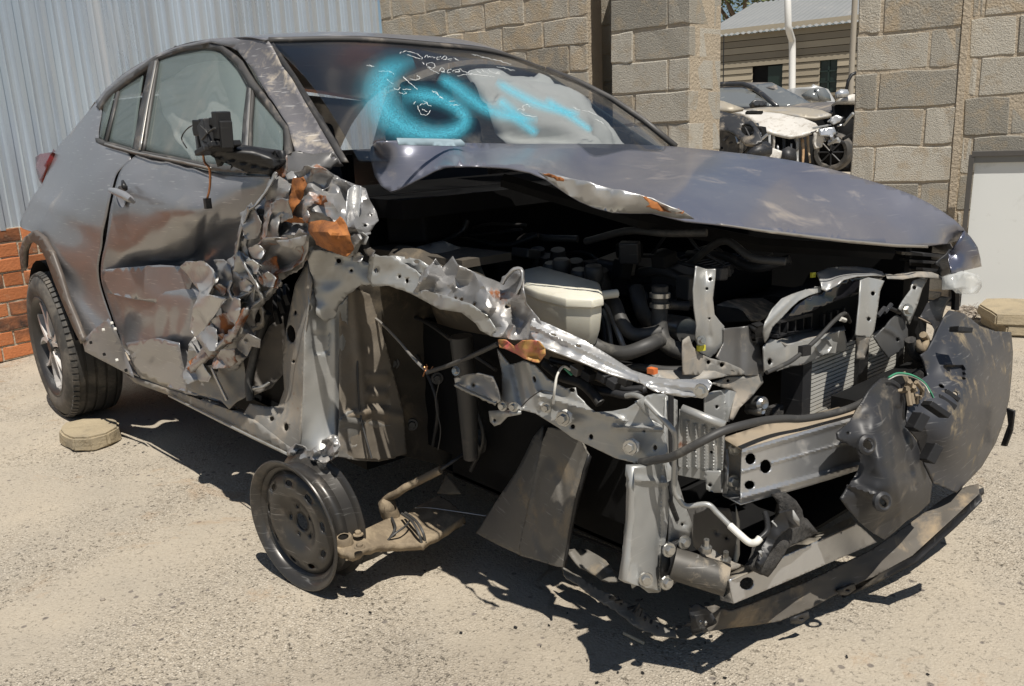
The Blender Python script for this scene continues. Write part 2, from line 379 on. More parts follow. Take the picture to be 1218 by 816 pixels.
# ------------------------------------------------------------------ ground
def groundmat():
    mt = bpy.data.materials.new('worn_concrete_ground'); mt.use_nodes = True; N = mt.node_tree.nodes; L = mt.node_tree.links; b = N['Principled BSDF']; b.inputs['Roughness'].default_value = .92; b.inputs['Specular IOR Level'].default_value = .25
    tc = N.new('ShaderNodeTexCoord'); src = tc.outputs['Object']
    def nz(s, d=8, r=.62, dist=0.):
        n = N.new('ShaderNodeTexNoise'); n.inputs['Scale'].default_value = s; n.inputs['Detail'].default_value = d; n.inputs['Roughness'].default_value = r; n.inputs['Distortion'].default_value = dist; L.new(src, n.inputs['Vector']); return n.outputs['Fac']
    def ramp(f, a, c, lo=0., hi=1.):
        m_ = N.new('ShaderNodeMapRange'); m_.inputs[1].default_value = a; m_.inputs[2].default_value = c; m_.inputs[3].default_value = lo; m_.inputs[4].default_value = hi; L.new(f, m_.inputs[0]); return m_.outputs[0]
    def mix(f, a, c):
        x = N.new('ShaderNodeMix'); x.data_type = 'RGBA'; L.new(f, x.inputs[0])
        for sk, vv in ((x.inputs[6], a), (x.inputs[7], c)):
            if isinstance(vv, tuple): sk.default_value = (*vv, 1)
            else: L.new(vv, sk)
        return x.outputs[2]
    def op(o, a, c):
        x = N.new('ShaderNodeMath'); x.operation = o
        for i, vv in enumerate((a, c)):
            if isinstance(vv, float): x.inputs[i].default_value = vv
            else: L.new(vv, x.inputs[i])
        return x.outputs[0]
    vo = N.new('ShaderNodeTexVoronoi'); vo.inputs['Scale'].default_value = 135.; L.new(src, vo.inputs['Vector'])
    v2 = N.new('ShaderNodeTexVoronoi'); v2.inputs['Scale'].default_value = 38.; L.new(src, v2.inputs['Vector'])
    smooth = ramp(nz(1.6, 6, .6, .5), .40, .56)              # patches where the cement skin survives
    col = mix(ramp(nz(2.2), .35, .65), (.43, .375, .295), (.36, .32, .26))
    sp = N.new('ShaderNodeSeparateColor'); L.new(vo.outputs['Color'], sp.inputs[0])
    stone = mix(ramp(sp.outputs[0], .1, .95), (.29, .25, .195), (.57, .51, .42))
    agg = op('MULTIPLY', ramp(vo.outputs['Distance'], .62, .35), ramp(smooth, 0., 1., .95, .22))
    col = mix(agg, col, stone)
    pit = op('MULTIPLY', ramp(nz(85., 5, .7), .59, .65), ramp(smooth, 0., 1., .85, .25))
    col = mix(pit, col, (.085, .068, .05))
    s2 = N.new('ShaderNodeSeparateColor'); L.new(v2.outputs['Color'], s2.inputs[0])
    big = op('MULTIPLY', ramp(v2.outputs['Distance'], .34, .24), ramp(s2.outputs[1], .93, .95)); col = mix(big, col, (.20, .175, .15))
    red = ramp(nz(2.8, 9, .72, .8), .60, .70, 0., .55); col = mix(red, col, (.36, .235, .135))
    pale = ramp(nz(1.1, 7, .7), .58, .74, 0., .45); col = mix(pale, col, (.49, .46, .405))
    stain = ramp(nz(.75, 7, .66, .6), .52, .70, 0., .5); col = mix(stain, col, (.25, .215, .17))
    crk = N.new('ShaderNodeTexVoronoi'); crk.feature = 'DISTANCE_TO_EDGE'; crk.inputs['Scale'].default_value = .8
    wv = N.new('ShaderNodeTexNoise'); wv.inputs['Scale'].default_value = 3.; L.new(src, wv.inputs['Vector']); wa = N.new('ShaderNodeVectorMath'); wa.operation = 'MULTIPLY_ADD'; L.new(wv.outputs['Color'], wa.inputs[0]); wa.inputs[1].default_value = (.5, .5, .5); L.new(src, wa.inputs[2]); L.new(wa.outputs[0], crk.inputs['Vector'])
    ck = op('MULTIPLY', ramp(crk.outputs['Distance'], .012, .004), ramp(nz(1.3), .56, .66, 0., .55)); col = mix(ck, col, (.2, .15, .1))
    L.new(col, b.inputs['Base Color'])
    h = op('ADD', op('MULTIPLY', agg, .5), op('MULTIPLY', nz(90., 6, .7), .6)); h = op('SUBTRACT', h, op('MULTIPLY', pit, .8)); h = op('SUBTRACT', h, op('MULTIPLY', ck, 1.))
    bp = N.new('ShaderNodeBump'); bp.inputs['Strength'].default_value = .9; bp.inputs['Distance'].default_value = .006; L.new(h, bp.inputs['Height']); L.new(bp.outputs[0], b.inputs['Normal'])
    return mt
gm = groundmat()
def ground_z(x, y): return .010*noise.noise((x*1.3, y*1.3, 0))+.004*noise.noise((x*5, y*5, 2))
gv, gf = [], []
xs = list(np.linspace(-6, 2.2, 165)); ys = list(np.linspace(-2.6, 4.2, 137))
for y in ys:
    for x in xs:
        e = min(1., min(x+6, 2.2-x, y+2.6, 4.2-y)/.3); gv.append((x, y, (ground_z(x, y)-.004)*max(0, e)))
nx = len(xs)
for j in range(len(ys)-1):
    for i in range(nx-1): gf.append((j*nx+i, j*nx+i+1, (j+1)*nx+i+1, (j+1)*nx+i))
# the same sheet carries on to the horizon
B = 150.; b0 = len(gv); ring = [(-6, -2.6), (2.2, -2.6), (2.2, 4.2), (-6, 4.2)]
gv += [(x, y, 0) for x, y in ring]+[(-B, -B, 0), (B, -B, 0), (B, B, 0), (-B, B, 0)]
for i in range(4): gf.append((b0+i, b0+4+i, b0+4+(i+1) % 4, b0+(i+1) % 4))
g = mk('ground', gv, gf, gm, None, True); tag(g, kind='structure')
# loose grit and stones
pm = M('pebble_stone', (.36, .31, .25), .9, 0., (.20, .175, .15), 30., 1.)
pb = MB(); rr = random.Random(3); ico = bmesh.new(); bmesh.ops.create_icosphere(ico, subdivisions=1, radius=1.)
iv = [v.co.copy() for v in ico.verts]; iff = [tuple(v.index for v in f.verts) for f in ico.faces]; ico.free()
k = 0
while k < 620:
    x, y = rr.uniform(-3.6, 1.5), rr.uniform(-1.9, 3.0); s = .0014+.006*rr.random()**6
    if (Vector((x, y, 0))-Vector((1.69, -1.88, 0))).length < .6: continue
    R3 = Matrix.Rotation(rr.random()*6, 3, 'Z')@Matrix.Diagonal((1.3, .9, .6)); z = ground_z(x, y)-.004+s*.25
    pb.add([R3@v*s*(1+.3*noise.noise(v*2+Vector((k, 0, 0))))+Vector((x, y, z)) for v in iv], iff); k += 1
st = pb.build('loose_pebbles', pm, None, True); tag(st, 'loose grit and small stones scattered over the worn concrete ground', 'pebbles', kind='stuff')

# ------------------------------------------------------------------ block walls
blockm = M('concrete_block', (.44, .415, .36), .95, 0., (.52, .48, .405), 7., .9, ((.42, .34, .24), .28, 9.), bump=2.8, bs=130, per=True, spec=.2, pit=120.)
blockr = M('rough_block', (.50, .455, .375), .95, 0., (.37, .345, .30), 12., .7, ((.47, .37, .25), .4, 6.), bump=3.6, bs=85, per=True, spec=.2, pit=90.)
mortm = M('sand_mortar', (.50, .42, .315), .95, 0., (.42, .36, .28), 16., .8, bump=3.5, bs=50, spec=.15)
_bm = {}
def block_mesh(key, lx, ly, lz, mat, ch=.006, rough=.005):
    if key in _bm: return _bm[key]
    bm = bmesh.new(); bmesh.ops.create_cube(bm, size=1.)
    for v in bm.verts: v.co = Vector((v.co.x*lx, v.co.y*ly, v.co.z*lz))
    bmesh.ops.subdivide_edges(bm, edges=[e for e in bm.edges if abs((e.verts[0].co-e.verts[1].co).x) > lx*.5], cuts=2)
    r = random.Random(hash(key) % 9999 if not isinstance(key, tuple) else int(lx*1000)+key[-1]*37)
    for v in bm.verts: v.co += Vector((r.uniform(-1, 1)*rough, r.uniform(-.5, .5)*rough, r.uniform(-1, 1)*rough*1.4))
    bmesh.ops.bevel(bm, geom=[e for e in bm.edges if e.calc_face_angle(0) > .6], offset=ch, segments=1, affect='EDGES')
    me = bpy.data.meshes.new('block'); bm.to_mesh(me); bm.free(); me.materials.append(mat); _bm[key] = me; return me
def put_block(parent, O, d, s0, s1, y0, y1, z0, z1, mat, name='concrete_block', gap=.006, var=None, ch=.006, rough=.005):
    lx, ly, lz = round(s1-s0-2*gap, 3), round(y1-y0, 3), round(z1-z0-2*gap, 3); var = rnd.randrange(6) if var is None else var
    me = block_mesh((name, mat.name, lx, ly, lz, var), lx, ly, lz, mat, ch, rough)
    o = bpy.data.objects.new(name, me); COL.objects.link(o); o.parent = parent
    a = math.atan2(d[1], d[0]); n = Vector((-d[1], d[0], 0)); p = Vector((O[0], O[1], 0))+Vector((d[0], d[1], 0))*((s0+s1)/2)+n*((y0+y1)/2+rnd.uniform(-.004, .004))+Vector((0, 0, (z0+z1)/2))
    o.location = p-root_loc(parent); o.rotation_euler = (rnd.uniform(-.006, .006), rnd.uniform(-.008, .008), a+rnd.uniform(-.006, .006))
    return o
def core(parent, O, d, s0, s1, y0, y1, z0, z1, mat=None):
    n = Vector((-d[1], d[0], 0)); D = Vector((d[0], d[1], 0)); c = Vector((O[0], O[1], 0))+D*((s0+s1)/2)+n*((y0+y1)/2)+Vector((0, 0, (z0+z1)/2))
    return MB().box(c, D*(s1-s0)/2, n*(y1-y0)/2, (0, 0, (z1-z0)/2)).build('mortar', mat or mortm, parent)
def run(parent, O, d, s0, s1, zc, dz, nlo, nhi, jA, jB, y0=0., y1=.19, mod=.39, mat=blockm, half=None):
    """running bond: zc is one course line; jA/jB a joint position in even/odd courses"""
    for k in range(nlo, nhi):
        z0 = zc+k*dz; z1 = z0+dz
        if z1 < .02: continue
        z0 = max(z0, .0); j = jA if k % 2 == 0 else jB; a = j-math.ceil((j-s0)/mod+1)*mod; cuts = [s0]
        while a < s1-.03:
            if a > s0+.03: cuts.append(a)
            a += mod
        cuts.append(s1)
        for i in range(len(cuts)-1): put_block(parent, O, d, cuts[i], cuts[i+1], y0, y1, z0, z1, mat(k) if callable(mat) else mat)
# right wall
d3 = (.93, .366); Pr = at(1140, 100, D=5.25)
rw = empty('block_wall', (Pr.x, Pr.y, 0), 'grey concrete block wall at right with sandy mortar, behind the front of the wrecked car', 'wall')
KW = 5.25/4.5
core(rw, Pr, d3, -.585, -.005, .005, .21, 0, 2.9)
run(rw, Pr, d3, -.595, .0, 1.4403, .2293, -7, 7, -.175, -.450, 0, .22, .455, mat=lambda k: blockr if k >= 1 else blockm)
core(rw, Pr, d3, .005, 2.6, .038, .23, 0, 2.9)
run(rw, Pr, d3, .035, 2.6, 1.486, .2293, -7, 7, .29, .105, .035, .235, .455, mat=lambda k: blockr if k >= 1 else blockm)
core(rw, Pr, d3, -.004, .035, -.006, .22, 0, 2.9)
# pillar
dl = (.983, .18); Pp = at(821, 100, D=5.6); dpr = (-.18, .983)
pil = empty('block_pillar', (Pp.x-.3, Pp.y+.2, 0), 'free standing square pillar of concrete blocks left of the yard opening', 'pillar')
core(pil, Pp, dl, -.595, -.006, .007, .45, 0, 2.8)
for k in range(-6, 7):
    z0 = max(0., 1.389+k*.2025); z1 = 1.389+(k+1)*.2025
    if z1 < .05: continue
    if k % 2 == 0:   # course B
        put_block(pil, Pp, dl, -.60, -.165, 0, .19, z0, z1, blockm); put_block(pil, Pp, dl, -.165, 0, 0, .335, z0, z1, blockm); put_block(pil, Pp, dl, -.19, 0, .345, .457, z0, z1, blockm); put_block(pil, Pp, dl, -.60, -.2, .2, .457, z0, z1, blockm)
    else:
        put_block(pil, Pp, dl, -.60, -.42, 0, .457, z0, z1, blockm); put_block(pil, Pp, dl, -.42, 0, 0, .13, z0, z1, blockm); put_block(pil, Pp, dl, -.19, 0, .14, .457, z0, z1, blockm); put_block(pil, Pp, dl, -.41, -.2, .14, .457, z0, z1, blockm)
# left wall and the dark slot beside the pillar
Pl = at(700, 100, D=6.2)
lw = empty('block_wall', (Pl.x-1, Pl.y, 0), 'rough weathered block wall behind the windscreen, beside the corrugated sheeting', 'wall')
core(lw, Pl, dl, -2.08, .002, .006, .185, 0, 2.9, mortm)
run(lw, Pl, dl, -2.09, .005, 1.759, .187, -10, 6, -.388, -.16, mat=lambda k: blockr if k >= -1 else blockm)
core(lw, Pl, dl, -.5, .755, .36, .54, 0, 2.9)
run(lw, Pl, dl, -.5, .755, 1.70, .2, -9, 6, .22, .42, .35, .54)

# ------------------------------------------------------------------ brick wall with corrugated sheeting
Pw = Vector((-4.02, -.95, 0)); dw = Vector((-.23, .97, 0)).normalized()
brickm = M('orange_clay_brick', (.52, .20, .085), .9, 0., (.42, .145, .06), 9., .9, ((.44, .33, .22), .14, 14.), bump=1.2, bs=70, per=True, spec=.2)
brickd = M('burnt_clay_brick', (.50, .19, .08), .9, 0., (.06, .045, .04), 6., .25, ((.40, .30, .2), .15, 12.), bump=1.2, bs=70, per=True, spec=.2)
bw = empty('brick_wall', (Pw.x, Pw.y, 0), 'low orange clay brick wall under the corrugated metal, behind the rear wheel', 'wall')
core(bw, Pw, dw, -2.195, 3.39, .006, .2, 0, .765)
for k in range(9):
    z0 = k*.0853; a = -2.2+(.0 if k % 2 else -.11); soldier = k % 2
    L_ = .222 if not soldier else .115
    a = -2.2
    while a < 3.35:
        o = put_block(bw, Pw, dw, a, a+L_, 0, .105, z0, z0+.0853, brickm if rnd.random() < (.75 if not soldier else .35) else brickd, 'brick', .005, None, .004, .002); a += L_
corm = M('galvanised_sheet', (.76, .83, .90), .27, .6, (.40, .445, .49), 3., .9, ((.40, .37, .33), .10, 3.), rv=.12, aniso=(1, 1, .12))
cw = empty('corrugated_fence', (Pw.x, Pw.y, .77), 'tall corrugated galvanised metal sheeting standing on the brick wall behind the car', 'fence')
nn = Vector((-dw.y, dw.x, 0))            # away from the camera
if nn.dot(Vector((1.69, -1.88, 0))-Pw) > 0: nn = -nn
s = -2.25; ish = 0
prof = [(0, 0), (.018, 0), (.030, -.026), (.058, -.026), (.070, 0), (.098, -.003), (.105, -.010), (.112, -.003)]
while s < 3.36:
    V, F = [], []; pts = []
    x = 0
    for rep in range(7):
        for a, h in prof:
            if x+a <= .76: pts.append((x+a, h))
        x += .127
    pts = [p for p in pts if s+p[0] < 3.42]
    base = Pw+dw*s+nn*(.02+(.004 if ish % 2 else 0))
    nzr = 9
    for j in range(nzr):
        for a, h in pts:
            z = .755+j*(2.6/(nzr-1)); V.append(base+dw*(a+.003*noise.noise((s*3+a*4, z*1.7, 0)))+nn*(h+.010*noise.noise((s*3+a*3, z*.9, 5)))+Vector((0, 0, z+(rnd.uniform(0, .0) if j else 0))))
    n_ = len(pts)
    for j in range(nzr-1):
        for i in range(n_-1): F.append((j*n_+i, j*n_+i+1, (j+1)*n_+i+1, (j+1)*n_+i))
    o = mk('corrugated_sheet', V, F, corm, cw, False); solid(o, .0015, 0)
    s += .70; ish += 1
# ------------------------------------------------------------------ the wrecked car: shell
car = empty('wrecked_car', (-1.2, 0, 0), 'crashed dark grey hatchback, front torn open, blue painted numbers on the windscreen', 'car')
# roof, tailgate, far side
roof_rows = [[(-.93, -.585, 1.497), (-.885, -.3, 1.513), (-.865, 0, 1.502), (-.885, .3, 1.485), (-.95, .60, 1.43)],
             [(-1.10, -.593, 1.522), (-1.1, -.3, 1.548), (-1.1, 0, 1.55), (-1.1, .3, 1.54), (-1.1, .6, 1.47)],
             [(-1.545, -.61, 1.541), (-1.55, -.3, 1.572), (-1.55, 0, 1.578), (-1.55, .3, 1.565), (-1.55, .62, 1.50)],
             [(-2.07, -.64, 1.487), (-2.1, -.3, 1.522), (-2.1, 0, 1.527), (-2.1, .3, 1.515), (-2.07, .65, 1.45)],
             [(-2.385, -.68, 1.39), (-2.43, -.3, 1.43), (-2.45, 0, 1.435), (-2.43, .3, 1.43), (-2.385, .68, 1.37)]]
patch('roof', roof_rows, paint, car, 40, 30, .002, world=True)
patch('tailgate', [[(-2.385, -.685, 1.388), (-2.45, 0, 1.432), (-2.385, .68, 1.37)], [(-2.70, -.73, 1.22), (-2.85, 0, 1.25), (-2.70, .73, 1.22)], [(-2.95, -.76, .98), (-3.1, 0, .98), (-2.95, .76, .98)], [(-3.0, -.78, .6), (-3.12, 0, .6), (-3.0, .78, .6)], [(-2.95, -.76, .30), (-3.08, 0, .3), (-2.95, .76, .3)]], paint_dull, car, 20, 20, .002, world=True)
patch('left_body_side', [[(-2.8, .72, 1.12), (-1.8, .82, 1.13), (-.9, .80, 1.10), (-.4, .74, 1.09)], [(-3.0, .84, .85), (-1.8, .90, .85), (-.9, .88, .85), (-.4, .86, .85)], [(-2.95, .84, .45), (-1.8, .88, .5), (-.9, .87, .5), (-.4, .87, .5)], [(-2.2, .80, .24), (-1.8, .82, .24), (-.9, .80, .24), (-.5, .80, .24)]], paint_dull, car, 24, 14, .002, world=True)
patch('left_front_fender', [[(-.42, .74, 1.085), (0., .68, 1.04), (.35, .66, .97), (.64, .60, .88)], [(-.40, .86, .85), (0., .90, .84), (.40, .86, .80), (.66, .70, .78)], [(-.4, .87, .45), (-.2, .89, .66), (.3, .88, .68), (.64, .76, .70)]], paint_dull, car, 24, 12, .002, world=True)
patch('left_window', [[(-2.2, .68, 1.40), (-1.5, .63, 1.48), (-.97, .62, 1.42)], [(-2.5, .76, 1.15), (-1.5, .81, 1.12), (-.45, .74, 1.09)]], glassmat('side_glass_far', (.05, .07, .07), alpha=.6), car, 12, 6, .003, world=True)
MB().abox((-2.9, -.66, .24), (-.42, .74, .30)).build('floor_pan', dark, car)
bulk = MB(); bulk.abox((-.47, -.60, .28), (-.43, .76, 1.02)); bulk.abox((-.43, -.60, .98), (-.22, .72, 1.03)); bulk.build('bulkhead', dark, car)
MB().abox((-.95, -.62, .70), (-.45, .68, 1.03)).build('dashboard', dark, car)
MB().abox((-2.55, -.6, .30), (-2.45, .6, 1.10)).build('parcel_bulkhead', dark, car)
for y in (-.36, .36):
    sb = MB(); sb.box((-1.32, y, .90), (.06, 0, .02), (0, .22, 0), (-.06, 0, .34)); sb.box((-1.1, y, .55), (.25, 0, 0), (0, .23, 0), (0, 0, .08)); sb.box((-1.40, y, 1.33), (.04, 0, 0), (0, .12, 0), (-.02, 0, .08))
    bev(sb.build('front_seat', seatm, car), .03, 3)
# quarter panel, doors
quarter = [[(114, 122, -.69), (116.5, 125, -.70), (119, 128, -.71), (121, 132, -.72)],
           [(88, 153, -.72), (101, 156, -.765), (111, 161, -.78), (119, 168, -.79)],
           [(65, 181, -.75), (90, 184, -.815), (120, 185, -.83), (155, 185, -.818)],
           [(51, 217, -.82), (80, 215, -.865), (110, 212, -.88), (138, 208, -.862)],
           [(33, 246, -.86), (65, 246, -.92), (98, 244, -.92), (130, 240, -.90)],
           [(24, 269, -.90), (55, 272, -.955), (90, 278, -.94), (123, 285, -.912)],
           [(48, 281, -.965), (66, 298, -.965), (92, 305, -.945), (117, 318, -.918)],
           [(68, 325, -.965), (80, 333, -.95), (100, 343, -.93), (122, 350, -.905)],
           [(83, 370, -.965), (98, 374, -.95), (118, 384, -.92), (140, 399, -.885)],
           [(97, 404, -.96), (112, 407, -.94), (130, 411, -.915), (150, 424, -.872)],
           [(101, 418, -.955), (118, 426, -.93), (140, 437, -.90), (166, 449, -.865)]]
patch('rear_quarter_panel', quarter, paint, car, 34, 60, .002, fn=lambda u, v: .006*math.exp(-((v-.36-.12*u)/.03)**2)-.008*math.exp(-((u-.62)/.16)**2-((v-.5)/.14)**2))
fd = [[(162, 184, -.815), (195, 192, -.82), (230, 199, -.825), (270, 207, -.815), (330, 210, -.80)],
      [(142, 206, -.865), (185, 216, -.86), (235, 223, -.855), (275, 229, -.835), (318, 227, -.80)],
      [(133, 241, -.905), (180, 251, -.90), (230, 259, -.885), (262, 262, -.83), (302, 264, -.79)],
      [(126, 285, -.915), (175, 294, -.875), (222, 300, -.81), (252, 300, -.77), (292, 302, -.75)],
      [(120, 318, -.92), (165, 320, -.845), (208, 322, -.79), (246, 326, -.765), (287, 332, -.745)],
      [(125, 350, -.908), (165, 350, -.885), (206, 348, -.87), (236, 350, -.85), (280, 362, -.78)],
      [(143, 400, -.888), (174, 402, -.875), (202, 404, -.86), (230, 406, -.85), (268, 424, -.78)],
      [(153, 425, -.876), (182, 432, -.874), (206, 440, -.86), (226, 447, -.85), (262, 457, -.80)],
      [(168, 450, -.868), (196, 460, -.86), (222, 468, -.86), (243, 474, -.84), (274, 486, -.815)]]
def dent(u, v):
    h = 0
    # creases pulled forward by the hit
    h -= .016*max(0, 1-abs((v-.40-.10*math.sin(u*5))*16))*min(1, u*2.5)
    h += .012*max(0, 1-abs((v-.52-.06*u)*18))*min(1, 1.6*u)
    h -= .012*max(0, 1-abs((v-.30-.25*(u-.45))*13))*(1 if u > .45 else u/.45)
    h += .010*max(0, 1-abs((v-.80+.10*u)*18))
    h -= .012*max(0, 1-abs((u-.62-.35*(v-.3))*12))*max(0, 1-abs(v-.35)*3)
    h += .006*noise.noise((u*5, v*6, 4))+.004*noise.noise((u*11, v*9, 1))
    return h
patch('front_door', fd, paint, car, 56, 64, .002, fn=dent)
# door handle in its cup
v, f = lathe_vf([(.001, -.004), (.020, -.004), (.034, .002), (.038, .006)], at(146, 234, Y=-.903), (.1, -1, .1), 24); mk('handle_cup', v, f, paint_dull, car, True)
P_ = [at(*q[:2], Y=q[2]) for q in ((131, 226, -.918), (138, 228, -.935), (147, 232, -.94), (155, 237, -.935), (159, 240, -.92))]; v, f = tube_vf(P_, [.008, .013, .014, .012, .007], 10); mk('door_handle', v, f, M('handle_paint', (.36, .36, .37), .35, .5, coat=.3), car, True, 60)
v, f = tube_vf([at(146, 216, Y=-.905), at(148, 222, Y=-.915), at(150, 226, Y=-.91)], [.006, .010, .006], 8); mk('handle_cap', v, f, bplas, car, True)
# sharp dent facets on the lower door
sheet('door_skin_fold', [(120, 321, -.925), (190, 315, -.87), (232, 318, -.85), (222, 352, -.86), (196, 362, -.875), (160, 356, -.90), (126, 348, -.915)], paint, car, sp=7, amp=.010, freq=.5, seed=21)
sheet('door_lower_fold', [(150, 408, -.905), (188, 402, -.90), (214, 408, -.885), (220, 440, -.875), (222, 466, -.875), (190, 458, -.885), (166, 446, -.89)], paint, car, sp=7, amp=.006, freq=.7, seed=5)
# sill flap with clips
sheet('sill_cover', [(99, 405, -.975), (112, 391, -.96), (129, 379, -.945), (137, 390, -.935), (148, 420, -.91), (160, 450, -.895), (152, 445, -.90), (118, 427, -.95), (101, 418, -.97)], paint_dull, car, sp=8, amp=.002)
for p in ((110, 407), (125, 392), (135, 384), (139, 391), (126, 421), (141, 428), (152, 440)): bolt(p[0], p[1], -.965 if p[0] < 130 else -.935, 'Y', whit if p[0] % 2 else dark, car, .006, (0, -1, 0), 'trim_clip', False)
# wheel arch flare and liner
fo = [(25, 322), (22.5, 300), (28, 283), (39, 274.5), (50, 283), (60, 300), (70, 328), (79, 358), (89, 382), (98, 406)]
fi = [(28, 318), (29, 299), (32, 291), (38, 287), (47, 293), (55, 310), (64, 335), (76, 365), (88, 393), (96, 409)]
sheet('wheel_arch_flare', [(p[0], p[1], -.985) for p in fo]+[(p[0], p[1], -.98) for p in reversed(fi)], M('faded_arch_plastic', (.085, .07, .06), .5, 0., (.12, .10, .085), 12., .8, (DUST, .25, 8.)), car, sp=5, th=.02)
V, F = lathe_vf([(.385, 0), (.385, .30)], (-2.61, -.955, .335), (0, 1, 0), 32)
F = [q for q in F if min(V[i].z for i in q) > .36]; us_ = sorted({i for q in F for i in q}); mp_ = {i: n_ for n_, i in enumerate(us_)}; V = [V[i] for i in us_]; F = [tuple(mp_[i] for i in q) for q in F]
mk('wheel_arch_liner', V, F, dark, car, True)
# tail lamp
sheet('tail_lamp', [(42, 187, -.74), (48, 183, -.75), (62, 181, -.77), (58, 192, -.79), (53, 208, -.80), (51, 221, -.80), (46, 214, -.78), (43, 202, -.76)], redc, car, sp=5, th=.03)
# side glass
glass_s = glassmat('side_glass', (.22, .27, .26), .03, .40, .14)  # pale teal tint carries the reflected sky and sheeting
patch('front_side_window', [[(187, 69, -.625), (213, 61, -.61), (243, 58, -.605), (263, 62, -.605), (281, 79, -.61), (294, 101, -.63)],
                            [(178, 118, -.71), (207, 118, -.71), (237, 118, -.71), (258, 120, -.705), (277, 126, -.705), (291, 135, -.70)],
                            [(169, 177, -.80), (196, 184, -.81), (228, 191, -.815), (252, 195, -.815), (272, 198, -.81), (288, 199, -.80)]], glass_s, car, 24, 16, .004)
patch('quarter_light', [[(303, 110, -.645), (320, 131, -.67), (337, 153, -.70)], [(300, 150, -.72), (318, 158, -.74), (336, 168, -.75)], [(297, 196, -.80), (316, 199, -.80), (334, 199, -.80)]], glass_s, car, 10, 8, .004)
patch('rear_side_window', [[(141, 107, -.675), (155, 97, -.66), (170, 89, -.65)], [(133, 138, -.735), (148, 134, -.73), (164, 130, -.725)], [(124, 167, -.79), (140, 172, -.795), (158, 177, -.80)]], glass_s, car, 12, 10, .004)
sheet('rear_corner_glass', [(136, 110, -.685), (123, 125, -.71), (118, 162, -.78), (122, 167, -.79)], glass_s, car, th=.004)
def strip(name, a, b, mat, th=.012, parent=car, **k):
    return sheet(name, list(a)+list(reversed(b)), mat, parent, th=th, sp=10, **k)
strip('window_divider', [(294, 99, -.635), (289, 140, -.715), (285, 198, -.81)], [(301, 104, -.645), (297, 145, -.725), (297, 199, -.81)], wtrim)
strip('divider_strip', [(296, 104, -.655), (291, 171, -.78), (289, 197, -.82)], [(298, 105, -.655), (294, 171, -.78), (292, 197, -.82)], edge, .004)
strip('door_pillar_trim', [(178, 70, -.635), (168, 120, -.725), (157, 178, -.81)], [(188, 68, -.63), (179, 120, -.725), (170, 179, -.81)], wtrim)
strip('pillar_strip', [(184, 72, -.645), (174, 122, -.735), (164, 178, -.82)], [(186, 72, -.645), (176, 122, -.735), (166.5, 178, -.82)], edge, .004)
strip('rear_window_divider', [(138, 110, -.69), (124, 168, -.80)], [(141, 108, -.685), (127, 168, -.80)], wtrim, .008)
# window frame over the doors
strip('window_frame', [(114, 127, -.715), (126, 110, -.685), (150, 91, -.665), (182, 68, -.635), (186, 66, -.63), (214, 56, -.62), (243, 51, -.61), (264, 54, -.608), (285, 72, -.62), (300, 96, -.64), (322, 124, -.67), (341, 150, -.705), (345, 178, -.75), (343, 202, -.79)],
      [(118, 131, -.72), (129, 115, -.695), (152, 96, -.67), (183, 74, -.64), (187, 71, -.635), (214, 61, -.62), (243, 57.5, -.61), (262, 60.5, -.61), (281, 78, -.62), (295, 101, -.645), (318, 131, -.675), (336, 153, -.705), (338, 178, -.755), (334, 203, -.80)], wtrim, .02)
strip('waist_seal', [(113, 164, -.80), (122, 168, -.805), (159, 178, -.815), (200, 186, -.825), (250, 196, -.83), (334, 203, -.815)], [(114, 169, -.80), (124, 174, -.805), (160, 184, -.815), (200, 192, -.825), (250, 203, -.83), (334, 209, -.815)], wtrim, .014)
strip('waist_strip', [(124, 170, -.815), (159, 180, -.825), (200, 188, -.835), (250, 199, -.84)], [(124, 172, -.815), (159, 182, -.825), (200, 190.5, -.835), (250, 201, -.84)], edge, .004)
# roof rail and windscreen pillar
strip('roof_rail', [(114, 121, -.70), (126, 105, -.675), (150, 86, -.655), (182, 66, -.628), (215, 54, -.615), (250, 46, -.605), (285, 44, -.59), (318, 46, -.58)],
      [(116, 127, -.712), (127, 110, -.685), (152, 91, -.665), (184, 69, -.635), (215, 57, -.618), (250, 50, -.61), (275, 56, -.605), (300, 62, -.59)], paint_dull, .02)
pillarm = M('scraped_pillar_paint', (.17, .165, .18), .45, .45, (.22, .21, .21), 10., .7, ((.50, .43, .33), .26, 18.), scr=1., bump=.3, bs=70)
sheet('windscreen_pillar', [(318, 47, -.575), (346, 93, -.60), (366, 127, -.63), (387, 163, -.66), (404, 192, -.69), (390, 193, -.70), (372, 190, -.715), (352, 184, -.74), (342, 148, -.70), (322, 117, -.66), (300, 82, -.625), (282, 60, -.605), (262, 50, -.60), (288, 46, -.59)], pillarm, car, ctrl=[(330, 90, -.60), (350, 130, -.645), (372, 168, -.68)], sp=7, amp=.0022, freq=1.5, th=.02)
sheet('windscreen_seal', [(318, 49, -.574), (347, 93, -.598), (367, 127, -.628), (388, 163, -.658), (405, 192, -.688), (414, 192, -.68), (395, 160, -.65), (373, 124, -.618), (352, 90, -.59), (325, 50, -.565)], wtrim, car, th=.006)
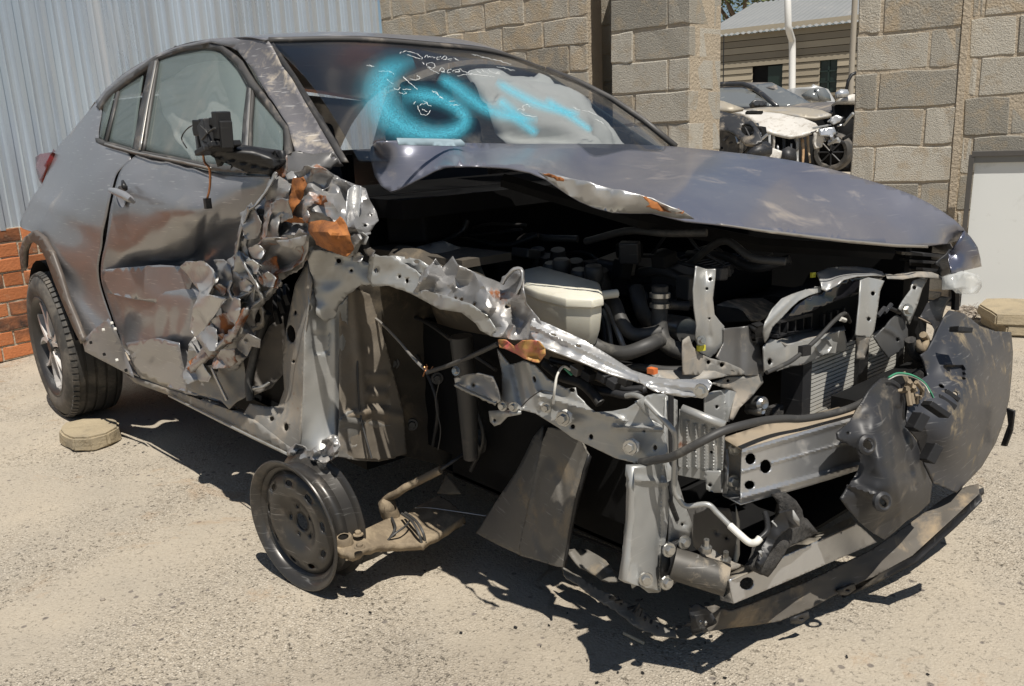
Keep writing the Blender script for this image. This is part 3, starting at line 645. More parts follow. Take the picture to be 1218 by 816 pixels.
# windscreen
wt = [(-.925, -.575, 1.493), (-.885, -.3, 1.50), (-.865, 0, 1.488), (-.885, .3, 1.472), (-.95, .61, 1.42)]
wb = [(-.26, -.695, 1.14), (-.12, -.35, 1.105), (-.08, 0, 1.095), (-.14, .35, 1.10), (-.37, .70, 1.105)]
wrows = []
for k in range(5):
    t = k/4; row = []
    for i in range(5):
        a, b = Vector(wt[i]), Vector(wb[i]); p = a.lerp(b, t)+Vector((.04, 0, .045))*math.sin(math.pi*t)*(1 if 0 < i < 4 else .55); row.append(tuple(p))
    wrows.append(row)
ws_glass = glassmat('windscreen_glass', (.020, .030, .046), .035, .28, .10)
ws = patch('windscreen', wrows, ws_glass, car, 48, 32, .005, world=True)
# a lookup of the glass surface for what is painted on it
_G = [crom(r, 60) for r in wrows]; _C = [crom([_G[j][i] for j in range(5)], 40) for i in range(60)]
_W = np.array(_C).reshape(-1, 3)
_rel = _W-CAM; _zz = _rel@_fw; _px = 609+FPX*(_rel@_R)/_zz; _py = 408-FPX*(_rel@_U)/_zz
def on_glass(px, py, lift=.004):
    d2 = (_px-px)**2+(_py-py)**2; k = np.argsort(d2)[:6]; wgt = 1/(d2[k]+1); z = float((_zz[k]*wgt).sum()/wgt.sum())
    return at(px, py, D=z-lift*2.5)
strip2 = lambda a, b: [(p[0], p[1]) for p in a]
MBs = MB().tube([Vector(wt[4])+Vector((.02, .0, .0))]+[Vector(r[4])+Vector((.012, .0, .004)) for r in wrows[1:]], .012, 8).build('far_windscreen_seal', wtrim, car, True)
MB().tube([Vector(p)+Vector((0, 0, .004)) for p in crom(wt, 24)], .010, 6).build('header_seal', wtrim, car, True)
# sprayed numbers
def stroke(name, pts, wpx, soft=2.9, peak=.62):
    P = crom([(p[0], p[1], p[2]*.92) for p in pts], 40); nu = 9; V, F, A = [], [], []
    for i, p in enumerate(P):
        q = P[min(i+1, 39)]-P[max(i-1, 0)]; q = q[:2]/np.linalg.norm(q[:2]); nrm = np.array([-q[1], q[0]])
        wd = (wpx if len(pts[0]) < 3 else p[2])
        for j in range(nu):
            u = (j/(nu-1)*2-1); c = p[:2]+nrm*u*wd*soft/2; V.append(on_glass(c[0], c[1])); e = min(1., i/4., (39-i)/4.+.0); A.append(peak*math.exp(-(u*soft)**2*1.0)*(.25+.75*e) if abs(u) < .99 else 0.)
    for i in range(39):
        for j in range(nu-1): F.append((i*nu+j, i*nu+j+1, (i+1)*nu+j+1, (i+1)*nu+j))
    o = mk(name, V, F, spray, car, True); at_ = o.data.attributes.new('cover', 'FLOAT', 'POINT'); at_.data.foreach_set('value', A); return o
stroke('painted_numeral', [(492, 72, 16), (465, 83, 28), (452, 105, 36), (458, 130, 36), (480, 150, 28), (512, 160, 20), (540, 156, 18), (553, 144, 16), (546, 130, 16), (525, 118, 16), (500, 113, 18), (478, 114, 20)], 14)
stroke('painted_numeral', [(522, 92, 12), (540, 102, 15), (558, 116, 17), (580, 130, 14), (606, 138, 12), (640, 143, 8)], 11)
stroke('painted_numeral', [(592, 118, 12), (606, 130, 13), (622, 146, 12), (640, 160, 10)], 10)
stroke('painted_numeral', [(590, 97, 9), (612, 110, 11), (640, 124, 11), (668, 132, 9), (690, 136, 7)], 9)
stroke('painted_numeral', [(648, 118, 9), (668, 131, 9), (690, 146, 8), (704, 156, 6)], 8)
# white marker scribbles
def scrib(pts, r=.0009):
    P = [on_glass(p[0]+1.1*noise.noise((p[0]*.35, p[1]*.35, 1)), p[1]+1.3*noise.noise((p[0]*.35, p[1]*.35, 7)), .004) for p in crom(pts, 6*len(pts))]; r = [.0010*max(.15, .75+.9*noise.noise((i*.4, pts[0][0], 0))) for i in range(len(P))]; return tube_vf(P, r, 4)
mk_ = MB()
S_ = [[(476, 63.5), (478, 61.8), (484, 61), (493, 63), (499, 66), (502.5, 69), (500, 70.5), (495, 68.8), (489, 66.4), (484, 65)], [(502.5, 74), (504, 76.5)],
      [(507, 78.5), (508, 75.8), (512, 74.8), (516.5, 77), (517, 80), (513, 81), (508.5, 79)], [(508, 80), (514, 83.5), (520, 86.5), (523, 87)], [(544, 90.5), (552, 88.8), (561, 88.4), (574, 89.6), (588, 91.4)],
      [(436, 77.5), (440, 79), (445, 78.5)], [(439, 76.5), (442, 80)], [(450, 85.5), (455, 84.6), (461, 84.8), (467, 86.5), (468.5, 88.5)], [(460, 94), (464, 97.5), (468, 100)], [(479.5, 91.5), (485, 96.5), (497, 106.5)], [(480.5, 92), (490, 101)], [(488, 93), (492, 95), (498, 94), (499, 91), (496, 89.6)],
      [(469, 104), (470, 106), (475, 106), (476, 103.6)], [(479, 106.6), (489, 106.6)], [(475, 110), (480, 112), (483, 110.5), (481, 108.8)], [(514, 108), (518, 111), (523, 115), (528, 118)], [(515, 110.5), (519, 109.5), (521, 113)], [(522, 116.5), (526, 115.5)], [(534, 120.5), (541, 120.2)], [(535, 125.5), (540, 124.4), (547, 125.2)],
      [(497, 126), (498, 131), (502, 136), (508, 136.5), (512, 132)], [(498, 125.5), (503, 123.5), (508, 122.6)], [(504, 119.5), (508, 123), (513, 127)], [(502, 129), (505, 131.5), (508, 132.5)], [(492, 124), (494, 121)],
      [(561, 64.4), (570, 66.6), (584, 70)], [(586, 70.6), (600, 74), (608, 77)], [(591, 79), (600, 81), (612, 84.5)], [(615, 131.5), (618, 129.6), (623, 131.5), (622, 127), (626, 124.6), (631, 127)], [(619, 134), (626, 137.5), (638, 139)], [(682, 127), (686, 130), (690, 131.5)], [(693, 131.5), (703, 134), (712, 137.5)], [(708, 142), (715, 145), (718, 147)]]
_rl = random.Random(12)
def letters(x0, y0, x1, y1, n, h):
    for k in range(n):
        t = (k+.5)/n; x = x0+(x1-x0)*t; y = y0+(y1-y0)*t; w = (x1-x0)/n*_rl.uniform(.35, .62); a = h*_rl.uniform(.6, 1.2); c_ = _rl.randrange(4)
        if c_ == 0: S_.append([(x-w, y), (x-w*.3, y-a), (x+w*.5, y-a*.7), (x+w*.6, y+a*.2), (x-w*.4, y+a*.35), (x+w, y+a*.5)])
        elif c_ == 1: S_.append([(x-w, y-a*1.2), (x, y-a*.2), (x+w*1.1, y+a*.5)])
        elif c_ == 2: S_.append([(x-w, y+a*.3), (x-w*.2, y-a*.5), (x+w*.2, y+a*.4), (x+w, y-a*.2)])
        else: S_.append([(x+w*.6, y-a*.6), (x-w*.5, y-a*.4), (x-w*.7, y+a*.4), (x+w*.3, y+a*.6)])
letters(505, 67, 546, 71.5, 6, 2.6); letters(522, 84, 598, 87, 9, 3.0)
for q in S_: mk_.add(*scrib(q))
mk_.build('marker_writing', chalk, car)['kind'] = 'stuff'
# deployed airbag and things behind the glass
bagv = patch('deployed_airbag', [[(-.72, .03, 1.40), (-.66, .20, 1.40), (-.66, .32, 1.37), (-.66, .40, 1.30)], [(-.58, -.02, 1.31), (-.48, .2, 1.31), (-.48, .34, 1.27), (-.52, .44, 1.21)], [(-.48, -.04, 1.20), (-.34, .2, 1.19), (-.36, .34, 1.16), (-.42, .46, 1.11)], [(-.42, .0, 1.10), (-.28, .2, 1.09), (-.30, .36, 1.07), (-.36, .48, 1.05)]], bagm, car, 30, 26, .004, world=True, amp=.018, freq=1.0, seed=9)
patch('curtain_airbag', [[(-1.95, -.555, 1.44), (-1.5, -.55, 1.48), (-1.0, -.545, 1.44)], [(-1.9, -.585, 1.36), (-1.45, -.58, 1.33), (-.95, -.58, 1.34)], [(-1.75, -.60, 1.24), (-1.4, -.61, 1.10), (-1.05, -.60, 1.16)], [(-1.62, -.60, 1.14), (-1.4, -.60, .98), (-1.2, -.59, 1.05)]], bagm, car, 30, 20, .003, world=True, amp=.010, freq=1.1, seed=13)  # white bag sheet, also put here to give the side glass its pale look
patch('side_airbag', [[(-1.30, -.50, 1.32), (-1.18, -.52, 1.34), (-1.08, -.50, 1.30)], [(-1.34, -.54, 1.15), (-1.16, -.58, 1.14), (-.98, -.54, 1.12)], [(-1.3, -.54, .92), (-1.12, -.58, .92), (-.95, -.54, .92)]], bagm, car, 16, 16, .003, world=True, amp=.008, freq=1.2, seed=29)
card = sheet('dash_card', [(472, 164, -.10, 'X'), (548, 165.5, -.10, 'X'), (553, 170, -.09, 'X'), (552, 174, -.09, 'X'), (474, 172, -.09, 'X')], M('pale_card', (.25, .33, .37), .5), None, th=.002)
tag(card, 'pale blue card lying along the lower edge of the painted windscreen', 'card')
# ------------------------------------------------------------------ the wrecked car: bonnet
hood_out = [(447, 169, -0.650, 'Y'), (470, 167, -.215, 'X'), (502, 168, -.20, 'X'), (560, 170, -.17, 'X'), (617, 171, -.15, 'X'), (690, 171, -.16, 'X'), (748, 171.5, -.20, 'X'), (800, 174, .58, 'Y'), (840, 178, .54, 'Y'), (888, 183, .50, 'Y'), (925, 188, .45, 'Y'), (960, 194, .42, 'Y'), (1000, 204, .42, 'Y'), (1032, 214, .43, 'Y'), (1062, 223, .45, 'Y'), (1086, 232, .47, 'Y'), (1106, 242, .50, 'Y'), (1122, 252, .52, 'Y'), (1136, 262, .54, 'Y'), (1147, 273, .56, 'Y'), (1149, 283, .705, 'X'), (1128, 290, .70, 'X'), (1104, 292.5, .69, 'X'), (1068, 291, .685, 'X'), (1010, 286, .675, 'X'), (953, 279, .65, 'X'), (900, 272.5, .62, 'X'), (852, 266, .585, 'X'), (815, 262, -0.430, 'Y'), (775, 252, -0.480, 'Y'), (750, 252, -0.515, 'Y'), (729, 251, -0.535, 'Y'), (706, 245, -0.550, 'Y'), (690, 238, -0.560, 'Y'), (676, 230, -0.565, 'Y'), (663, 221, -0.570, 'Y'), (650, 212, -0.575, 'Y'), (630, 204, -0.580, 'Y'), (604, 199, -0.585, 'Y'), (568, 197, -0.590, 'Y'), (546, 197, -0.650, 'Y'), (528, 199, -0.605, 'Y'), (516, 203, -0.610, 'Y'), (505, 209, -0.620, 'Y'), (493, 215, -0.630, 'Y'), (482, 221, -0.640, 'Y'), (474, 225, -0.645, 'Y'), (464, 228, -0.650, 'Y'), (453, 221, -0.650, 'Y'), (446, 210, -0.640, 'Y'), (443, 199, -0.630, 'Y'), (440, 186, -0.620, 'Y'), (441, 175, -0.610, 'Y')]
hood = sheet('bonnet', hood_out, hoodm, car, sp=13, th=.004, ctrl=[(700, 195, -0.100, 'Y'), (820, 205, .0, 'Y'), (950, 235, .18, 'Y'), (1060, 255, .36, 'Y'), (560, 182, -0.450, 'Y')], sharp=None, push=lambda x, y: .003*noise.noise((x/60, y/25, 1)))
sheet('bonnet_edge', [(640, 205, -0.586, 'Y'), (655, 207, -0.586, 'Y'), (682, 213, -0.582, 'Y'), (715, 221, -0.572, 'Y'), (745, 228, -0.555, 'Y'), (775, 236, -0.530, 'Y'), (806, 250, -0.500, 'Y'), (826, 261, -0.420, 'Y'), (808, 261, -0.460, 'Y'), (776, 253.5, -0.495, 'Y'), (750, 253.5, -0.530, 'Y'), (728, 252.5, -0.550, 'Y'), (705, 246.5, -0.565, 'Y'), (690, 239.5, -0.575, 'Y'), (675, 231.5, -0.582, 'Y'), (662, 222, -0.586, 'Y'), (650, 213, -0.588, 'Y')], shiny, car, sp=7, th=.002, ctrl=[(700, 230, -0.580, 'Y'), (740, 240, -0.560, 'Y'), (775, 245, -0.525, 'Y')], amp=.004, freq=1.2, seed=4)
sheet('rust_patch', [(645, 206, -0.594, 'Y'), (655, 207, -0.594, 'Y'), (671, 213, -0.591, 'Y'), (670, 216, -0.591, 'Y'), (662, 215, -0.592, 'Y'), (654, 211, -0.594, 'Y')], rusty, car, sp=4, th=.001, jag=1)
sheet('rust_patch', [(762, 231, -0.548, 'Y'), (775, 238, -0.540, 'Y'), (795, 246, -0.490, 'Y'), (814, 251, -0.480, 'Y'), (812, 254, -0.490, 'Y'), (785, 251, -0.525, 'Y'), (768, 246, -0.550, 'Y'), (773, 243, -0.545, 'Y')], rusty, car, sp=4, th=.001, jag=1)
sheet('bonnet_hem', [(852, 266, .592, 'X'), (900, 272.5, .628, 'X'), (953, 279, .658, 'X'), (1010, 286, .683, 'X'), (1068, 291, .693, 'X'), (1104, 292.5, .698, 'X'), (1104, 295, .695, 'X'), (1066, 294, .69, 'X'), (1008, 289, .68, 'X'), (950, 282, .655, 'X'), (898, 275, .625, 'X')], edge, car, sp=10, th=.003)
# bonnet underside frame
MB().tube([at(600, 215, Y=-.40), at(760, 262, Y=-.30), at(900, 290, Y=.0), at(1060, 300, Y=.30)], .02, 6).build('bonnet_frame', dark, car)
# left fender tip and lamp
sheet('left_fender_tip', [(1129, 301, .70, 'X'), (1137, 292, .72, 'X'), (1147, 274, .57, 'Y'), (1155, 282, .60, 'Y'), (1163, 294, .62, 'Y'), (1168, 308, .65, 'Y'), (1168, 317, .71, 'X'), (1150, 321, .73, 'X'), (1132, 325, .73, 'X'), (1130, 318, .725, 'X')], M('blue_grey_paint', (.075, .085, .13), .28, .4, (.11, .115, .15), 8., .8, (DUST, .2, 12.), coat=.5, scr=.6), car, sp=6, th=.004, amp=.004, seed=11)
lmp = sheet('headlamp_fragment', [(1133, 327, .74, 'X'), (1150, 323, .75, 'X'), (1163, 327, .75, 'X'), (1167, 332), (1168, 341), (1163, 349), (1151, 350), (1146, 345), (1134, 343)], lens, car, 'X', th=.03)
sheet('lamp_reflector', [(1148, 330, .71), (1156, 328), (1161, 338), (1152, 345), (1147, 342)], whit, car, 'X', sp=4, th=.01, amp=.01)
sheet('lamp_bracket', [(1133, 333, .71), (1148, 332), (1149, 344), (1135, 343)], bplas, car, 'X', th=.03)
MB().tube([at(1136, 340, X=.68), at(1137, 352, X=.68), at(1136, 368, X=.68)], .012, 6).build('lamp_post', bplas, car)
b = MB()
for q in ((1066, 300, 1122, 304), (1075, 309, 1121, 312), (1083, 318, 1112, 321)): b.box((at(q[0], q[1], X=.60)+at(q[2], q[3], X=.62))/2, (at(q[2], q[3], X=.62)-at(q[0], q[1], X=.60))/2, (.02, -.01, 0), (0, 0, .004))
b.build('lamp_mounting', gplas, car)
sheet('lamp_mount_plate', [(1113, 314, .66), (1124, 303), (1128, 297), (1134, 300), (1129, 312), (1131, 330), (1122, 332), (1118, 327), (1119, 318)], gplas, car, 'X', sp=5, amp=.008, th=.004)
# ------------------------------------------------------------------ hinge pillar, sill, wheel well
sheet('hinge_pillar', [(351, 338, -.80), (365, 311, -.80), (370, 335, -.825), (367, 365, -.835), (362, 400, -.845), (361, 450, -.85), (359, 505, -.857), (355, 543, -.86), (344, 534, -.86), (318, 515, -.853), (296, 502, -.847), (289, 493, -.842), (297, 480, -.835), (318, 484, -.825), (331, 483, -.81), (338, 463, -.795), (336, 433, -.785), (338, 402, -.78), (344, 372, -.785)], primd, car, sp=7, th=.004, holes=[(346, 397, 5.5, 11, -.15), (323, 498, 3), (340, 508, 3.2, 5), (351, 372, 2, 3), (349, 430, 2)], push=lambda x, y: .006*noise.noise((x/16, y/30, 3))-.006*max(0, 1-abs(x-352-.02*(y-430))/4)*(y < 485))
sheet('hinge_pillar_front', [(366, 312, -.80, 'Y'), (372, 322, -.36, 'X'), (378, 345, -.36, 'X'), (378, 372, -.355, 'X'), (390, 378, -.355, 'X'), (400, 366, -.35, 'X'), (414, 352, -.34, 'X'), (414, 402, -.35, 'X'), (411, 450, -.36, 'X'), (408, 486, -.37, 'X'), (405, 520, -.36, 'X'), (402, 543, -.345, 'X'), (380, 549, -.855, 'Y'), (355, 543, -.862, 'Y'), (359, 505, -.858, 'Y'), (361, 450, -.852, 'Y'), (362, 400, -.846, 'Y'), (368, 360, -.835, 'Y')], prim, car, sp=6, th=.004, holes=[(370, 347, 1.8, 4), (369, 366, 1.6, 4)], push=lambda x, y: -.010*math.exp(-((x-398)/4.5)**2)*min(1., max(0., (y-372)/15))-.005*math.exp(-((x-407)/3.)**2)*min(1., max(0., (y-372)/15))+.004*noise.noise((x/14, y/25, 8))+.006*(1 if 370 < x < 392 and 395 < y < 420 else 0))
sheet('cowl_side_panel', [(366, 308, -.33, 'X'), (371, 297, -.30, 'X'), (395, 300, -.28, 'X'), (420, 306, -.24, 'X'), (448, 318, -.20, 'X'), (452, 340, -.20, 'X'), (430, 338, -.22, 'X'), (414, 350, -.28, 'X'), (403, 364, -.31, 'X'), (398, 378, -.32, 'X'), (388, 384, -.33, 'X'), (377, 374, -.34, 'X'), (374, 350, -.34, 'X'), (372, 328, -.34, 'X')], prim, car, sp=6, amp=.006, seed=31, jag=1.2, holes=[(402, 310, 3), (418, 322, 2)])
# torn weld blob at the foot of the pillar
sheet('torn_weld', [(343, 534, -.87), (352, 527, -.875), (360, 530, -.875), (368, 536, -.875), (380, 528, -.87), (395, 517, -.855), (402, 520, -.85), (405, 530, -.85), (398, 545, -.855), (390, 550, -.865), (386, 556, -.87), (378, 548, -.875), (362, 551, -.875), (352, 546, -.875), (345, 543, -.87)], crum, car, sp=3.5, amp=.014, freq=3, seed=77, jag=1.5, holes=[(381, 531, 4.5)])
sheet('jacking_plate', [(404, 499, -.34, 'X'), (414, 489, -.34, 'X'), (440, 487, -.36, 'X'), (471, 503, -.38, 'X'), (479, 530, -.38, 'X'), (470, 545, -.38, 'X'), (450, 549, -.37, 'X'), (425, 548, -.36, 'X'), (401, 543, -.345, 'X')], primd, car, sp=6, th=.004, holes=[(421, 526, 4), (467, 520, 2.5)], push=lambda x, y: -.012*max(0, 1-abs(y-(500+.10*(x-404)))/8)+.004*noise.noise((x/15, y/12, 2)))
well = M('muddy_underbody', (.05, .043, .035), .85, 0., (.095, .08, .06), 9., .8, ((.26, .20, .13), .24, 6.), bump=.4, bs=40)  # mud brown, darkened in colour for the shade inside the arch
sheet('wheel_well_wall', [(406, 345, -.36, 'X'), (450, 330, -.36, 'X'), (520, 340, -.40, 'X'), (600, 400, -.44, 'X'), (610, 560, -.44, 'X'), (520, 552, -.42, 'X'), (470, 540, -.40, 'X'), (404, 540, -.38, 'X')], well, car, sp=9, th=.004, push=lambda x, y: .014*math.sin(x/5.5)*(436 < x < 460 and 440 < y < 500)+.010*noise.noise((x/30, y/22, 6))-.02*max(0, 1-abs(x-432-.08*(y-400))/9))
sheet('wheel_well_panel', [(404, 350, -.345, 'X'), (420, 342, -.345, 'X'), (440, 350, -.35, 'X'), (462, 420, -.36, 'X'), (480, 490, -.37, 'X'), (484, 540, -.37, 'X'), (452, 548, -.365, 'X'), (404, 544, -.35, 'X')], M('dusty_well_panel', (.17, .145, .115), .8, .1, (.23, .20, .16), 9., .8, ((.36, .28, .19), .26, 6.), bump=.3, bs=50), car, sp=6, th=.004, push=lambda x, y: .008*math.sin(y/3.6)*(1 if 436 < x < 462 and 440 < y < 486 else 0)-.012*math.exp(-((x-428-.1*(y-430))/6.)**2)-.016*math.exp(-((y-488-.25*abs(x-445))/6.)**2)+.004*noise.noise((x/18, y/18, 3)))  # dusty sheet in the shape of the sunlit triangle, light put into its colour
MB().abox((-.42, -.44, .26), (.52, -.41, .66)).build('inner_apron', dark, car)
MB().abox((-.42, -.60, .872), (.02, -.44, .892)).build('cowl_gusset', well, car)  # added slab that keeps the sun off the wheel well wall
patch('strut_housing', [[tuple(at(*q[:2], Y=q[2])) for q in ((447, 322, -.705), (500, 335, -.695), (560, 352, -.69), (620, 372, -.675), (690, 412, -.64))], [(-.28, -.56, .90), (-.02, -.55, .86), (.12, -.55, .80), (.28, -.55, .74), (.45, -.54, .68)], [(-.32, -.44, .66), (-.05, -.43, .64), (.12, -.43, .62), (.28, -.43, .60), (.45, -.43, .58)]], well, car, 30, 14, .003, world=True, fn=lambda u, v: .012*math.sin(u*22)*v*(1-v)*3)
MB().abox((-1.6, -.62, .30), (-.40, -.60, 1.0)).build('kick_panel', dark, car)  # dark sheet standing in for the shade inside the cabin
sillo = [(150, 446, -.862), (205, 464, -.86), (271, 487, -.855), (292, 495, -.855), (346, 533, -.862), (352, 546, -.862), (330, 534, -.858), (300, 520, -.856), (262, 501, -.855), (205, 472, -.855), (160, 455, -.86)]
sheet('sill', sillo, primd, car, sp=7, th=.02, amp=.002)
strip('sill_seam', [(200, 469, -.865), (260, 499, -.866), (300, 519, -.868), (346, 541, -.872)], [(200, 471.5, -.865), (260, 502, -.866), (300, 522, -.868), (346, 544, -.872)], prim, .003)
# ------------------------------------------------------------------ crushed metal round the door front
MB().abox((-.62, -.70, .40), (-.50, -.62, 1.0)).build('door_jamb', dark, car)
sheet('seat_side_trim', [(304, 448, -.72), (312, 410, -.72), (322, 388, -.72), (336, 376, -.715), (338, 410, -.71), (334, 445, -.715), (320, 462, -.73), (302, 470, -.75)], M('grey_trim_cloth', (.16, .15, .14), .8, 0., (.22, .2, .18), 8.), car, sp=6, amp=.012, freq=.8, seed=8)
crA = sheet('crushed_fender_skin', [(352, 226, -.84), (358, 214, -.835), (366, 208, -.82), (378, 197, -.80), (392, 205, -.79), (405, 213, -.78), (425, 219, -.74), (433, 222, -.73), (438, 236, -.73), (446, 252, -.73), (450, 262, -.73), (444, 274, -.75), (432, 290, -.77), (424, 301, -.78), (413, 306, -.80), (399, 300, -.815), (384, 292, -.825), (368, 268, -.84), (361, 264, -.845), (336, 264, -.85), (344, 244, -.85)], crum, car, sp=4.2, amp=.020, freq=.9, seed=42, ctrl=[(395, 245, -.83), (380, 280, -.855), (420, 260, -.80)], sharp=30, holes=[(438, 253, 2), (436, 269, 2)])
sheet('rusted_dome', [(367, 265, -.868), (382, 262, -.87), (397, 263, -.865), (404, 257, -.855), (410, 264, -.855), (417, 280, -.85), (421, 297, -.84), (414, 306, -.845), (402, 302, -.855), (390, 298, -.862), (376, 291, -.868), (369, 279, -.87)], rusty, car, sp=4, amp=.010, freq=1.1, seed=51, ctrl=[(393, 280, -.895)], sharp=30, jag=.8)
sheet('rusted_strip', [(349, 212, -.858), (361, 211, -.855), (365, 219, -.852), (359, 234, -.862), (352, 248, -.868), (347, 256, -.868), (362, 261, -.862), (360, 265, -.862), (334, 264, -.866), (337, 257, -.868), (343, 240, -.868), (346, 226, -.864)], rusty, car, sp=4, amp=.006, freq=2, seed=14, jag=.7)
sheet('rusted_strip', [(362, 238, -.868), (368, 228, -.862), (378, 230, -.852), (388, 234, -.848), (390, 241, -.848), (380, 243, -.856), (372, 242, -.864), (366, 250, -.87), (370, 258, -.87), (366, 266, -.87), (360, 262, -.87), (361, 248, -.87)], crumr, car, sp=3.5, amp=.008, freq=2, seed=15, jag=.8)
sheet('folded_flange', [(362, 211, -.84), (378, 196, -.82), (396, 207, -.80), (411, 216, -.78), (396, 219, -.80), (378, 226, -.83), (368, 231, -.85)], crumr, car, sp=4, amp=.012, freq=1.3, seed=16)
sheet('bright_fold', [(414, 226, -.79), (421, 220, -.775), (429, 221, -.765), (430, 240, -.77), (426, 262, -.785), (424, 285, -.80), (418, 298, -.82), (411, 290, -.83), (413, 262, -.82), (412, 242, -.81)], shiny, car, sp=3.5, push=lambda x, y: -.012*math.sin((x-410+.08*(y-220))/2.6), th=.002)
sheet('inner_fender_bracket', [(340, 184, -.77), (355, 179, -.75), (372, 182, -.73), (397, 181, -.70), (404, 192, -.69), (394, 204, -.71), (384, 200, -.74), (376, 197, -.76), (362, 207, -.80), (348, 210, -.81), (337, 205, -.81)], M('grey_bracket', (.16, .155, .15), .45, .5, (.2, .195, .19), 9.), car, sp=5, amp=.010, freq=.8, seed=17, holes=[(397, 188, 2)])
sheet('rusted_tab', [(327, 202, -.83), (334, 194, -.825), (341, 184, -.82), (341, 200, -.825), (338, 211, -.83), (332, 211, -.835)], crumr, car, sp=3.5, amp=.006, seed=18)
sheet('bright_tab', [(338, 207, -.83), (345, 202, -.825), (356, 206, -.81), (353, 213, -.82), (343, 214, -.83)], shiny, car, sp=4, amp=.008, seed=19)
sheet('crushed_door_edge', [(327, 206, -.84), (340, 214, -.845), (346, 222, -.85), (343, 240, -.855), (335, 262, -.86), (333, 282, -.865), (318, 285, -.865), (309, 287, -.86), (313, 262, -.855), (316, 240, -.85), (322, 222, -.845)], crum, car, sp=4, amp=.014, freq=1, seed=23, sharp=30)
sheet('rusted_seam', [(315, 240, -.868), (322, 236, -.868), (324, 250, -.87), (319, 268, -.875), (316, 284, -.878), (310, 285, -.878), (313, 264, -.873)], crumr, car, sp=3.5, amp=.006, freq=2, seed=24)
sheet('crushed_pocket', [(300, 292, -.875), (316, 286, -.88), (330, 284, -.88), (346, 283, -.875), (356, 272, -.865), (366, 278, -.86), (366, 292, -.86), (360, 310, -.85), (347, 321, -.85), (332, 325, -.855), (316, 330, -.86), (306, 320, -.865), (299, 306, -.87)], crumr, car, sp=4, amp=.020, freq=.9, seed=25, ctrl=[(330, 305, -.80)], sharp=30)
sheet('rumpled_fold', [(328, 286, -.895), (346, 284, -.89), (364, 279, -.875), (362, 292, -.87), (348, 296, -.885), (334, 293, -.895)], crum, car, sp=4, amp=.010, seed=26)
def ribbon(pts, wd, mat, seed, amp=.008, name='torn_ribbon'):
    P = crom(pts, len(pts)*4); a, b2 = [], []
    for i, p in enumerate(P):
        t = P[min(i+1, len(P)-1)]-P[max(i-1, 0)]; t = t[:2]/np.linalg.norm(t[:2]); n = np.array([-t[1], t[0]])*wd*(.7+.6*abs(noise.noise((i*.5, seed, 0))))/2
        a.append((p[0]+n[0], p[1]+n[1], p[2])); b2.append((p[0]-n[0], p[1]-n[1], p[2]+.012))
    return patch(name, [[tuple(q) for q in a], [tuple((np.array(q)+np.array(r_))/2-np.array([0, 0, .012])) for q, r_ in zip(a, b2)], [tuple(q) for q in b2]], mat, car, len(P)*2, 7, .002, amp=amp*.3, freq=1.6, seed=seed)
ribbon([(329, 205, -.86), (318, 226, -.87), (305, 243, -.875), (296, 250, -.875)], 6, shiny, 1, .002)
ribbon([(297, 247, -.87), (291, 262, -.87), (285, 284, -.87), (282, 305, -.87), (288, 325, -.86)], 9, crumr, 2)
ribbon([(303, 250, -.86), (298, 268, -.86), (292, 292, -.86), (296, 312, -.86)], 11, crum, 3)
ribbon([(285, 303, -.885), (296, 322, -.89), (306, 340, -.89), (313, 356, -.88)], 8, prim, 4)
ribbon([(334, 334, -.86), (322, 345, -.865), (310, 358, -.87), (298, 368, -.875), (286, 380, -.88)], 11, crum, 5)
ribbon([(294, 368, -.90), (285, 385, -.905), (277, 398, -.905), (262, 412, -.905), (244, 426, -.90), (225, 442, -.895)], 13, crumr, 6, .006)
ribbon([(322, 348, -.85), (304, 360, -.86), (285, 372, -.865), (268, 384, -.87), (255, 398, -.88)], 9, prim, 7)
ribbon([(276, 334, -.885), (273, 346, -.89), (279, 355, -.885), (292, 350, -.875), (302, 342, -.87)], 7, shiny, 8, .004)
ribbon([(280, 356, -.87), (296, 360, -.86), (310, 366, -.85), (312, 384, -.845), (300, 392, -.85)], 10, primd, 9)
sheet('crushed_door_skin', [(212, 317, -.868), (222, 312, -.875), (244, 311, -.88), (252, 320, -.89), (257, 330, -.90), (250, 351, -.90), (262, 353, -.895), (271, 355, -.89), (255, 377, -.89), (241, 393, -.888), (243, 412, -.88), (232, 402, -.88), (225, 392, -.882), (227, 376, -.888), (233, 361, -.892), (237, 346, -.89), (226, 336, -.882)], shiny, car, sp=4.5, amp=.018, freq=.8, seed=61, sharp=28)
sheet('crushed_door_skin', [(254, 309, -.87), (264, 308, -.868), (275, 316, -.865), (278, 333, -.865), (273, 337, -.87), (279, 354, -.87), (270, 356, -.885), (251, 352, -.895), (257, 330, -.89)], crum, car, sp=4.5, amp=.014, freq=1, seed=62, sharp=28)
sheet('crushed_door_skin', [(241, 393, -.892), (256, 377, -.888), (268, 372, -.88), (283, 374, -.868), (278, 396, -.875), (263, 412, -.885), (244, 430, -.888), (232, 444, -.885), (226, 430, -.885), (242, 411, -.886)], crumr, car, sp=4.5, amp=.016, freq=1.1, seed=63, sharp=28)
sheet('torn_inner_door', [(220, 417, -.875), (230, 430, -.88), (240, 436, -.88), (254, 434, -.87), (272, 420, -.86), (289, 430, -.83), (292, 455, -.83), (291, 473, -.84), (281, 478, -.85), (272, 487, -.865), (262, 476, -.87), (240, 470, -.875), (222, 463, -.875), (223, 440, -.878)], primd, car, sp=5, amp=.008, freq=.7, seed=64, holes=[(257, 440, 2.2)])
ribbon([(252, 437, -.885), (260, 455, -.885), (270, 476, -.88)], 6, shiny, 10, .001)
ribbon([(300, 462, -.855), (312, 460, -.85), (320, 455, -.845)], 6, prim, 12, .002)
